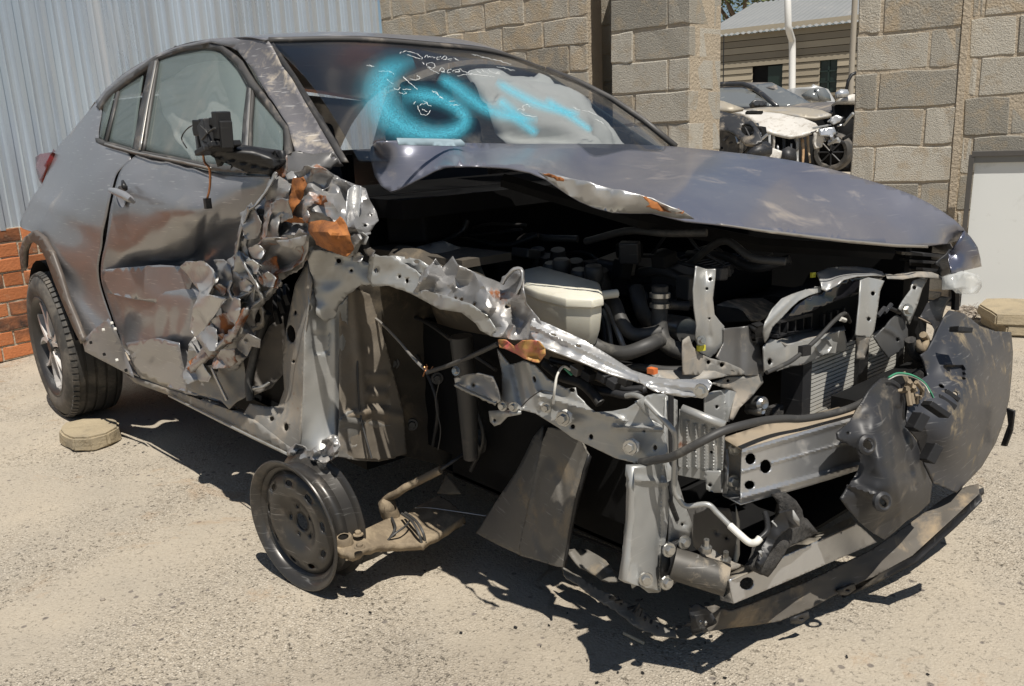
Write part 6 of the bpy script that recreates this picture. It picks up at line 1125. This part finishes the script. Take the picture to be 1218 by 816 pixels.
def disc_h(r_):
    xs_ = [0, .04, .07, .085, .11, .135, .17, .186]; ys_ = [.052, .050, .046, .036, .022, .020, .030, .046]; return float(np.interp(r_, xs_, ys_))
dv_ = [rc+(ux*q[0]+upv*q[1]+inn*(disc_h(math.hypot(q[0], q[1]))-.004))*.80 for q in res_[0]]
solid(mk('rim_disc', dv_, F, stl, rim, True, 40), .004, 0)

# ------------------------------------------------------------------ stones and slabs
stonem = M('sandstone_slab', (.40, .33, .22), .92, 0., (.31, .26, .18), 9., .9, ((.22, .19, .14), .3, 8.), bump=1.2, bs=60, spec=.2)
def slab(name, px_pts, ztop, hgt, label, cat, group, mat, seed, rough=.008):
    top = [at(p[0], p[1], Z=ztop) for p in px_pts]; n = len(top); c = sum(top, Vector())/n
    bm = bmesh.new(); a = [bm.verts.new(p) for p in top]; b_ = [bm.verts.new(c+(p-c)*1.03+Vector((0, 0, -hgt))) for p in top]
    bm.faces.new(a); bm.faces.new(list(reversed(b_)))
    for i in range(n): bm.faces.new((a[i], b_[i], b_[(i+1) % n], a[(i+1) % n]))
    bmesh.ops.recalc_face_normals(bm, faces=bm.faces)
    bmesh.ops.bevel(bm, geom=list(bm.edges), offset=.008, segments=2, affect='EDGES')
    bmesh.ops.triangulate(bm, faces=bm.faces); bmesh.ops.subdivide_edges(bm, edges=[e for e in bm.edges if e.calc_length() > .03], cuts=2, use_grid_fill=True)
    for v in bm.verts: v.co += Vector((noise.noise(v.co*14+Vector((seed, 0, 0))), noise.noise(v.co*14+Vector((0, seed, 3))), noise.noise(v.co*12+Vector((5, 0, seed)))))*rough
    me = bpy.data.meshes.new(name); o_ = Vector((c.x, c.y, ztop-hgt))
    for v in bm.verts: v.co -= o_
    bm.to_mesh(me); bm.free(); me.materials.append(mat); o = bpy.data.objects.new(name, me); COL.objects.link(o); o.location = o_
    return tag(o, label, cat, group)
slab('wheel_chock', [(69, 512), (78, 504), (100, 499), (140, 498), (142, 507), (128, 515), (104, 521), (86, 522)], .055, .06, 'flat broken stone wedged on the ground in front of the rear tyre', 'stone', None, stonem, 2, .010)
slab('paving_slab', [(1164, 362), (1171, 355), (1190, 354), (1218, 355), (1250, 357), (1262, 366), (1240, 376), (1185, 375)], .115, .055, 'upper weathered concrete paver of the small stack by the pale panel', 'paver', 'pavers stacked by the pale panel', stonem, 5, .005)
slab('paving_slab', [(1168, 374), (1176, 367), (1198, 366), (1226, 367), (1255, 369), (1266, 378), (1244, 389), (1198, 388)], .058, .055, 'lower weathered concrete paver lying on the ground under another paver', 'paver', 'pavers stacked by the pale panel', stonem, 6, .005)
# rubble behind the slabs
rb3 = MB(); rr = random.Random(8)
for k in range(46):
    p = at(rr.uniform(1136, 1172), rr.uniform(366, 386), Z=.01); s = rr.uniform(.006, .022); rb3.add([Matrix.Diagonal((1.3, .8, .7))@v*s*(1+.4*noise.noise(v*2+Vector((k, 0, 0))))+p+Vector((0, 0, s*.4)) for v in iv], iff)
for k in range(40):
    p = at(rr.uniform(1138, 1168), rr.uniform(366, 380), Z=.02); rb3.tube([p, p+Vector((rr.uniform(-.05, .05), rr.uniform(-.05, .05), rr.uniform(0, .04)))], .0012, 3)
o = rb3.build('rubble', pm); tag(o, 'small heap of stones and dry stalks between the car front and the pavers', 'rubble', kind='stuff')

# ------------------------------------------------------------------ pale panel in a steel frame against the right wall
nw3 = Vector((.366, -.93, 0)); Ppan = Pr+nw3*.14; pp = (tuple(Ppan), tuple(nw3))
pan = empty('framed_panel', tuple(at(1165, 362, pl=pp)), 'large pale grey green sheet in a dark steel frame leaning on the block wall', 'panel')
steelf = M('dark_steel_frame', (.075, .073, .07), .6, .2, (.11, .10, .09), 12.)
pale = M('pale_panel_paint', (.72, .74, .72), .5, 0., (.74, .75, .73), 3., .8, ((.40, .38, .33), .16, 4.))
d3v = Vector((.93, .366, 0))
tlp = at(1156, 184, pl=pp); blp = at(1138, 366, pl=pp); trp = tlp+d3v*1.1; brp = blp+d3v*1.15
f1 = MB().box((tlp+blp)/2, (tlp-blp)/2, d3v*.014, nw3*.02); bev(f1.build('frame_post', steelf, pan), .002)
f1 = MB().box((tlp+trp)/2+Vector((0, 0, .004)), (trp-tlp)/2, Vector((0, 0, .016)), nw3*.022); bev(f1.build('frame_rail', steelf, pan), .002)
off = d3v*.02; mk('panel_sheet', [tlp+off+Vector((0, 0, -.05))-nw3*.012, trp+Vector((0, 0, -.05))-nw3*.012, brp-nw3*.012, blp+off-nw3*.012, tlp+off+Vector((0, 0, -.05))-nw3*.02, trp+Vector((0, 0, -.05))-nw3*.02, brp-nw3*.02, blp+off-nw3*.02], [(0, 3, 2, 1), (4, 5, 6, 7), (0, 1, 5, 4), (1, 2, 6, 5), (2, 3, 7, 6), (3, 0, 4, 7)], pale, pan)
MB().box((tlp+trp)/2+Vector((0, 0, -.03)), (trp-tlp)/2, Vector((0, 0, .018)), nw3*.006).build('panel_trim', M('mid_grey_trim', (.22, .22, .21), .6), pan)  # mid grey band between the top rail and the sheet

# bits that fell off the car
db_ = MB(); rr = random.Random(31)
for k in range(60):
    x, y = rr.gauss(.5, .4), rr.gauss(-.5, .3); s = rr.uniform(.0015, .0045); z = ground_z(x, y)-.003
    a = rr.uniform(0, 6.28); u_ = Vector((math.cos(a), math.sin(a), rr.uniform(-.2, .3)))*s; v_ = Vector((-math.sin(a), math.cos(a), rr.uniform(-.2, .3)))*s*rr.uniform(.3, .9)
    db_.box(Vector((x, y, z+.003)), u_, v_, Vector((0, 0, .0012)))
o = db_.build('broken_plastic_bits', bplas); tag(o, 'small black plastic chips scattered on the ground round the torn front', 'debris', kind='stuff')
st_ = at(743, 757, Z=.004); o = MB().tube([at(742, 753, Z=.006), at(752, 758, Z=.008), at(766, 765, Z=.005)], .004, 6).build('stick', M('pale_stick', (.5, .42, .3), .8), None, True, 60, origin=tuple(st_)); tag(o, 'short pale stick lying on the shaded ground under the torn splash strip', 'stick')
# ------------------------------------------------------------------ yard beyond the opening
# house with boarded wall and tin roof
db = Vector((.983, .18, 0)); nb = Vector((.18, -.983, 0)); Pb = at(940, 60, D=25.); pb_ = (tuple(Pb), tuple(nb))
house = empty('yard_house', (Pb.x, Pb.y, 0), 'low building with buff boarded wall and grey corrugated roof beyond the yard opening', 'house')
boardm = M('buff_board', (.40, .345, .255), .85, 0., (.36, .31, .23), 3., .8, ((.3, .26, .2), .15, 4.), per=True)
roofm = M('grey_tin_roof', (.24, .245, .245), .65, 0., (.19, .2, .2), 1.2, .9, ((.30, .29, .27), .2, 1.5))
def hb(px, py): return at(px, py, pl=pb_)
e0, e1 = hb(856, 47), hb(1030, 24)          # eave line ends
eave = (e0.z+e1.z)/2; x0 = hb(830, 60); x1 = hb(1060, 60)
L_ = (x1-x0).dot(db); Z0 = 0
o_ = Vector((x0.x, x0.y, 0))
MB().box(o_+db*L_/2-nb*1.6+Vector((0, 0, eave/2-.05)), db*L_/2, nb*1.5, Vector((0, 0, eave/2-.05))).build('house_core', dark, house)
def sp(px): p = hb(px, 90); return (Vector((p.x, p.y, 0))-o_).dot(db)
dz0, dz1 = sp(895), sp(931); dtop = hb(912, 79).z; wz0, wz1 = sp(975), sp(996); wtop = hb(985, 71).z; wbot = hb(985, 110).z
z = .0; bh = .19; k = 0
while z < eave+.1:
    segs = [(0, L_)]
    if z < dtop-.05: segs = [(0, dz0), (dz1, L_)]
    if wbot < z+.1 < wtop: segs = [s_ for a_, b_ in segs for s_ in ([(a_, wz0), (wz1, b_)] if a_ < wz0 and b_ > wz1 else [(a_, b_)])]
    for a_, b_ in segs: MB().box(o_+db*(a_+b_)/2+nb*(.0)+Vector((0, 0, z+bh/2)), db*(b_-a_)/2, nb*.02+Vector((0, 0, .0)), Vector((0, 0, bh/2-.008))+nb*-.012).build('wall_board', boardm, house)
    z += bh; k += 1
gdark = M('dark_green_door', (.015, .03, .025), .4)
for nm, a_, b_, t_, l_ in (('house_door', dz0+(dz1-dz0)*.5, dz1, dtop, 0), ('house_window', wz0, wz1, wtop, wbot)):
    q = o_+db*(a_+b_)/2-nb*.06; MB().box(q+Vector((0, 0, (t_+l_)/2)), db*(b_-a_)/2, nb*.01, Vector((0, 0, (t_-l_)/2))).build(nm, gdark, house)
wn = [c for c in house.children if c.name.startswith('house_window')][0]
for t in (.5,): MB().box(o_+db*(wz0+(wz1-wz0)*t)-nb*.03+Vector((0, 0, (wtop+wbot)/2)), db*.025, nb*.02, Vector((0, 0, (wtop-wbot)/2))).build('window_bar', gdark, wn)
for t in (.33, .66): MB().box(o_+db*(wz0+wz1)/2-nb*.03+Vector((0, 0, wbot+(wtop-wbot)*t)), db*(wz1-wz0)/2, nb*.02, Vector((0, 0, .02))).build('window_bar', gdark, wn)
MB().box(o_+db*(wz0+wz1)/2+nb*.03+Vector((0, 0, wbot-.05)), db*((wz1-wz0)/2+.06), nb*.05, Vector((0, 0, .04))).build('window_sill', boardm, house)
# roof of corrugated tin, eave overhanging
V, F = [], []; n = int(L_/.045); run_ = 4.4; hr = at(872, 5, pl=(tuple(Pb-nb*3.6), tuple(nb))).z-eave
for i in range(n+1):
    s_ = i*L_/n; zz = .022*math.sin(i*math.pi/2+.4)
    for t in (0, .35, .7, 1.): V.append(o_+db*s_+nb*(.22-run_*t)+Vector((0, 0, eave+.02+hr*t+zz)))
for i in range(n):
    for j in range(3): F.append((i*4+j, i*4+j+1, (i+1)*4+j+1, (i+1)*4+j))
solid(mk('tin_roof', V, F, roofm, house, False), .01, 0)
# downpipe in front of the house
pipem = M('white_downpipe', (.72, .71, .68), .5)
Pd = at(939, 60, D=23.6); dp = [at(937, -30, D=23.9), at(937, 0, D=23.9), at(937.5, 31, D=23.9), at(939, 38, D=24.0), at(942, 47, D=24.5), at(942.5, 60, D=24.6), at(942, 130, D=24.6)]
MB().tube(dp, .095, 12).build('downpipe', pipem, house, True, 50)
# white post right of the house
pst = at(1014, 60, D=21.); o = MB().tube([(pst.x, pst.y, 0), (pst.x, pst.y, 5.)], .07, 10).build('gate_post', M('cream_post', (.36, .32, .26), .7), None, True, 60, origin=(pst.x, pst.y, 0)); tag(o, 'pale cream post standing close to the left edge of the right block wall', 'post')
o = MB().tube([at(861, 42, D=20.)*1, Vector((at(861, 42, D=20.).x, at(861, 42, D=20.).y, 0))], .012, 8).build('thin_pole', bplas, None, True, 60, origin=(at(861, 42, D=20.).x, at(861, 42, D=20.).y, 0)); tag(o, 'thin dark pole standing just behind the right edge of the block pillar', 'pole')
# tree behind the house
tp = at(884, 30, D=34.); tr = empty('tree', (tp.x, tp.y, 0), 'green leafy tree whose crown shows above the grey tin roof', 'tree')
barkm = M('tree_bark', (.14, .10, .07), .9, bump=.5, bs=12); tb = MB(); tb.tube([(tp.x, tp.y, 0), (tp.x+.1, tp.y, 2.5), (tp.x, tp.y+.2, 5)], [.28, .22, .14], 8)
for k in range(7):
    a = k*.9; tb.tube([(tp.x, tp.y, 3.2+.25*k), (tp.x+1.2*math.cos(a), tp.y+1.2*math.sin(a), 5+.2*k), (tp.x+2.2*math.cos(a), tp.y+2.2*math.sin(a), 6.4+.1*k)], [.09, .06, .02], 6)
tb.build('trunk', barkm, tr, True)
leafm = M('leaf_green', (.085, .115, .03), .55, 0., (.12, .12, .035), 2.5, 1.); V, F = [], []; rl = random.Random(4)
for c_ in range(70):
    a, e, rr_ = rl.uniform(0, 6.28), rl.uniform(-.5, 1.4), rl.uniform(.5, 2.9); cc = Vector((tp.x+rr_*math.cos(a)*math.cos(e), tp.y+rr_*math.sin(a)*math.cos(e), 6.0+rr_*math.sin(e)*.9))
    for k in range(60):
        p = cc+Vector((rl.gauss(0, .35), rl.gauss(0, .35), rl.gauss(0, .3))); u = Vector((rl.uniform(-1, 1), rl.uniform(-1, 1), rl.uniform(-.6, .6))).normalized()*rl.uniform(.06, .13); w_ = u.orthogonal().normalized()*.05
        n0 = len(V); V += [p-u, p+w_, p+u, p-w_]; F.append((n0, n0+1, n0+2, n0+3))
cr_ = mk('crown', V, F, leafm, tr)

# ------------------------------------------------------------------ wrecks parked in the yard
bl = M('dusty_black_car', (.03, .031, .034), .4, .2, (.05, .05, .05), 4., .8, (DUST, .25, 3.), coat=.3)
gl = glassmat('yard_car_glass', (.16, .17, .17), .12, .95, .10)
hdg = M('dusty_grey_bonnet', (.15, .145, .145), .5, .3, (.20, .185, .17), 3., .8, (DUST, .3, 2.))
wht = M('white_bonnet_paint', (.62, .60, .56), .45, 0., (.52, .49, .44), 4., .8, ((.22, .18, .13), .30, 7.), coat=.1, scr=.3)
bei = M('dusty_beige_bonnet', (.40, .345, .25), .5, .1, (.30, .28, .25), 3., .8, ((.22, .24, .28), .25, 3.))
def bp_(name, pts, mat, parent, D, th=.05, **k): return sheet(name, [(p[0], p[1], (p[2] if len(p) > 2 else D)) for p in pts], mat, parent, 'D', th=th, **k)
# black car with roof bars
bc = empty('parked_car', tuple(at(900, 200, Z=0)), 'dusty black estate car with roof bars and pale windscreen standing in the yard', 'car', 'wrecks in the yard')
bp_('roof', [(845, 100, 19.5), (862, 98, 19.4), (892, 98, 19.), (918, 98, 18.4), (924, 101, 18.), (930, 106, 17.9), (900, 103, 18.4), (878, 101, 18.8), (845, 103, 19.)], hdg, bc, 19, sp=5)
bp_('windscreen', [(891, 101, 18.3), (918, 98.5, 18.2), (930, 104, 17.8), (950, 114, 17.3), (964, 122, 17.), (940, 125, 16.9), (922, 126.5, 17.), (910, 117, 17.6)], gl, bc, 18, sp=5)
bp_('side_window', [(846, 105, 18.6), (864, 104, 18.5), (885, 104, 18.3), (900, 112, 17.9), (918, 125, 17.), (885, 127, 17.3), (846, 127, 17.8)], gl, bc, 18, sp=6)
bp_('side_body', [(840, 126, 17.7), (885, 127, 17.2), (920, 126, 16.9), (925, 135, 16.7), (930, 200, 16.5), (840, 200, 17.4)], bl, bc, 17, sp=9, th=.3)
MB().tube([at(846, 101, D=18.6), at(862, 100, D=18.5), at(884, 100, D=18.3), at(897, 105, D=18.1), at(908, 113, D=17.7), at(924, 127, D=16.9)], .05, 8).build('roof_bar', bl, bc, True)
bp_('bonnet', [(922, 127, 16.9), (945, 124, 17.), (964, 122, 17.), (990, 121, 16.4), (1014, 122, 16.), (1030, 126, 15.6), (1030, 139, 15.5), (1010, 136, 15.6), (985, 133, 15.8), (955, 131, 16.2), (935, 131, 16.6)], hdg, bc, 16, sp=6)
bp_('front_body', [(930, 131, 16.5), (985, 134, 15.9), (1030, 139, 15.6), (1030, 200, 15.5), (930, 200, 16.4)], dark, bc, 16, sp=9, th=.3)
bp_('door_mirror', [(894, 121, 16.8), (898, 118.5, 16.8), (906, 119, 16.8), (912, 122, 16.8), (912, 126, 16.8), (896, 126, 16.8)], bl, bc, 17, sp=3, th=.2, amp=.01)
bp_('seat_back', [(866, 113, 19.), (876, 110, 19.), (882, 112, 19.), (887, 126, 19.), (866, 126, 19.)], M('pale_seat', (.25, .24, .22), .9), bc, 19, th=.1)
# white fronted wreck
wc = empty('wrecked_car', tuple(at(950, 206, Z=0)), 'front end wreck with torn white bonnet and beige wing, radiator bare, in the yard', 'car', 'wrecks in the yard')
bp_('beige_wing', [(884, 130, 15.8), (905, 127.5, 15.9), (935, 127, 15.8), (960, 128, 15.5), (978, 131, 15.2), (989, 136, 15.), (985, 137.5, 15.), (970, 140, 15.), (958, 139, 15.), (930, 134, 15.2), (900, 131.5, 15.4)], bei, wc, 15, sp=5)
bp_('bonnet', [(864, 131, 15.6), (880, 130, 15.5), (905, 132, 15.3), (930, 134.5, 15.1), (955, 140, 14.9), (970, 147, 14.7), (974, 152, 14.6), (970, 156, 14.6), (955, 160, 14.6), (940, 162, 14.6), (925, 158.5, 14.7), (908, 154.5, 14.8), (902, 148, 15.), (892, 139, 15.2), (878, 134, 15.4)], wht, wc, 15, sp=4, amp=.03, freq=.6, seed=12)
MB().box(at(897, 134, D=14.9), Vector(tuple(_R))*.14, Vector(tuple(_fw))*.05, Vector(tuple(_U))*.02).build('bonnet_vent', dark, wc)
bp_('engine_dark', [(900, 152, 15.2), (930, 158, 15.2), (972, 156, 15.2), (985, 160, 15.2), (985, 206, 15.2), (895, 206, 15.2)], dark, wc, 15.2, th=.2)
for (x, y0_, y1_, wd, mt) in ((908, 156, 182, 4, bei), (915, 158, 186, 3, prim), (921, 160, 190, 2.2, wht), (932, 160, 192, 3, gplas), (948, 160, 195, 3.2, prim), (955, 164, 196, 3, M('orange_stained_metal', (.42, .22, .08), .7, 0., (.5, .4, .28), 9.)), (962, 160, 193, 2.4, M('tan_hose', (.46, .36, .24), .7)), (941, 170, 198, 2, shiny), (926, 172, 196, 1.6, galv)):
    bp_('hanging_strut', [(x-wd/2, y0_), (x+wd/2, y0_+1), (x+wd/2+1, y1_), (x-wd/2+1.5, y1_)], mt, wc, 14.8, sp=4, amp=.03, seed=int(x))
bp_('white_headlamp_panel', [(968, 158), (978, 155), (981, 165), (979, 174), (971, 176), (968, 168)], wht, wc, 14.5, sp=4, amp=.02)
bp_('bumper_bar', [(975, 153), (992, 151), (995, 158), (990, 162), (976, 161)], galv, wc, 14.4, sp=4, amp=.02, seed=7)
bp_('torn_silver_panel', [(989, 139), (995, 137), (1002, 140), (999, 145), (992, 148), (988, 144)], shiny, wc, 14.4, sp=3, amp=.03, seed=9)
bp_('white_stuff', [(909, 179), (920, 176), (930, 180), (929, 188), (920, 191), (911, 187)], wht, wc, 14.6, sp=4, amp=.03, seed=10)
bp_('radiator_fan', [(930, 178), (938, 174), (947, 178), (948, 190), (940, 194), (931, 190)], gplas, wc, 14.7, th=.05)
rgb = random.Random(2)
for k in range(16):
    p = at(rgb.uniform(975, 1006), rgb.uniform(140, 172), D=14.5); q = p+Vector((rgb.uniform(-.25, .25), rgb.uniform(-.2, .2), rgb.uniform(-.25, .2))); MB().tube([p, q], rgb.uniform(.012, .035), 5).build('bent_strut', [gplas, galv, dark, prim][k % 4], wc)
wcn = at(989, 181, D=15.0); axw = (Vector(tuple(-_fw))*.72+Vector(tuple(_R))*-.62); axw.z = 0; axw.normalize()
wh2 = mk('wheel', *lathe_vf([(.02, .02), (.20, .0), (.22, -.15)], wcn, axw, 24), dark, wc, True)
lathe('tyre', [(.215, .0), (.235, .035), (.29, .045), (.318, .02), (.325, -.02), (.325, -.16), (.30, -.19), (.22, -.18)], wcn, axw, tyrem, wh2, 40)
for k in range(8):
    a = k*math.pi/4; u_ = Vector((0, 0, 1)); s_ = axw.cross(u_); d_ = u_*math.cos(a)+s_*math.sin(a); MB().tube([wcn+d_*.03+axw*.03, wcn+d_*.22+axw*.02], .014, 5).build('spoke', gplas, wh2)
# dark wreck nearest the pillar
dc = empty('wrecked_car', tuple(at(875, 212, Z=0)), 'dark car front wing with empty lamp opening, right beside the block pillar in the yard', 'car', 'wrecks in the yard')
bp_('front_wing', [(848, 130, 13.), (866, 134, 12.9), (884, 138, 12.7), (896, 145, 12.5), (904, 156, 12.3), (907, 168, 12.2), (898, 172, 12.2), (886, 171, 12.3), (880, 165, 12.4), (873, 158, 12.5), (866, 155, 12.6), (858, 155, 12.7), (848, 160, 12.8)], bl, dc, 12.5, sp=5, holes=[(889, 154, 9, 7, .7)])
bp_('wheel_arch_dark', [(846, 150, 13.2), (880, 150, 13.2), (905, 150, 13.), (912, 175, 13.), (912, 208, 13.), (846, 208, 13.2)], dark, dc, 13, th=.2)
wq = at(860, 176, D=12.8); lathe('tyre', [(.02, .03), (.19, .03), (.22, .05), (.27, .05), (.30, .02), (.30, -.16), (.25, -.19)], wq, axw, tyrem, dc, 32)
for k in range(14):
    p = at(rgb.uniform(874, 905), rgb.uniform(150, 180), D=12.6); q = p+Vector((rgb.uniform(-.2, .2), rgb.uniform(-.15, .15), rgb.uniform(-.22, .2))); MB().tube([p, q], rgb.uniform(.01, .025), 5).build('loose_duct', [gplas, bplas, galv][k % 3], dc)
MB().tube([at(890, 185, D=12.2), at(900, 181, D=12.2), at(911, 178, D=12.3)], [.05, .09, .12], 10).build('air_hose', gplas, dc, True)
bp_('side_glass_edge', [(846, 118, 13.6), (860, 120, 13.5), (885, 129, 13.3), (870, 131, 13.2), (846, 130, 13.4)], bei, dc, 13, sp=6)
# small pale car behind and white part with mirror
sc_ = empty('parked_car', tuple(at(970, 190, Z=0)), 'small pale hatchback with rounded rear window, half hidden by the black estate car', 'car', 'wrecks in the yard')
bp_('body', [(936, 106), (950, 104, 19.8), (975, 103, 19.6), (985, 106), (993, 119), (1000, 180), (930, 180)], M('pale_silver_car', (.55, .55, .53), .4, .3), sc_, 20, sp=7, th=.2)
bp_('side_window', [(953, 113, 19.7), (960, 108, 19.6), (970, 106, 19.5), (974, 120, 19.5), (958, 119, 19.6)], gl, sc_, 19.6, sp=4)
bp_('rear_window', [(971, 105, 19.5), (981, 104.5, 19.6), (987, 112, 19.8), (989, 120, 19.8), (976, 120, 19.5)], gl, sc_, 19.6, sp=4)
mc = empty('wrecked_car', tuple(at(1005, 180, Z=0)), 'white car part with an open dark door frame and silver mirror at the wall edge', 'car', 'wrecks in the yard')
bp_('bonnet', [(995, 121), (1002, 115), (1014, 112), (1022, 112), (1022, 121)], wht, mc, 15.4, sp=4, th=.3)
bp_('body', [(994, 121), (1022, 120), (1022, 180), (994, 180)], dark, mc, 15.6, th=.2)
bp_('door_mirror', [(996, 108.5), (1000, 106), (1008, 106.5), (1010, 110), (1009, 114), (997, 115)], M('silver_mirror_shell', (.62, .64, .66), .25, .6), mc, 15.0, sp=3, th=.12)
MB().tube([at(1007, 106, D=15.1), at(1009, 96, D=15.1), at(1013, 89, D=15.1), at(1020, 86, D=15.1)], .03, 6).build('door_frame', bplas, mc, True)
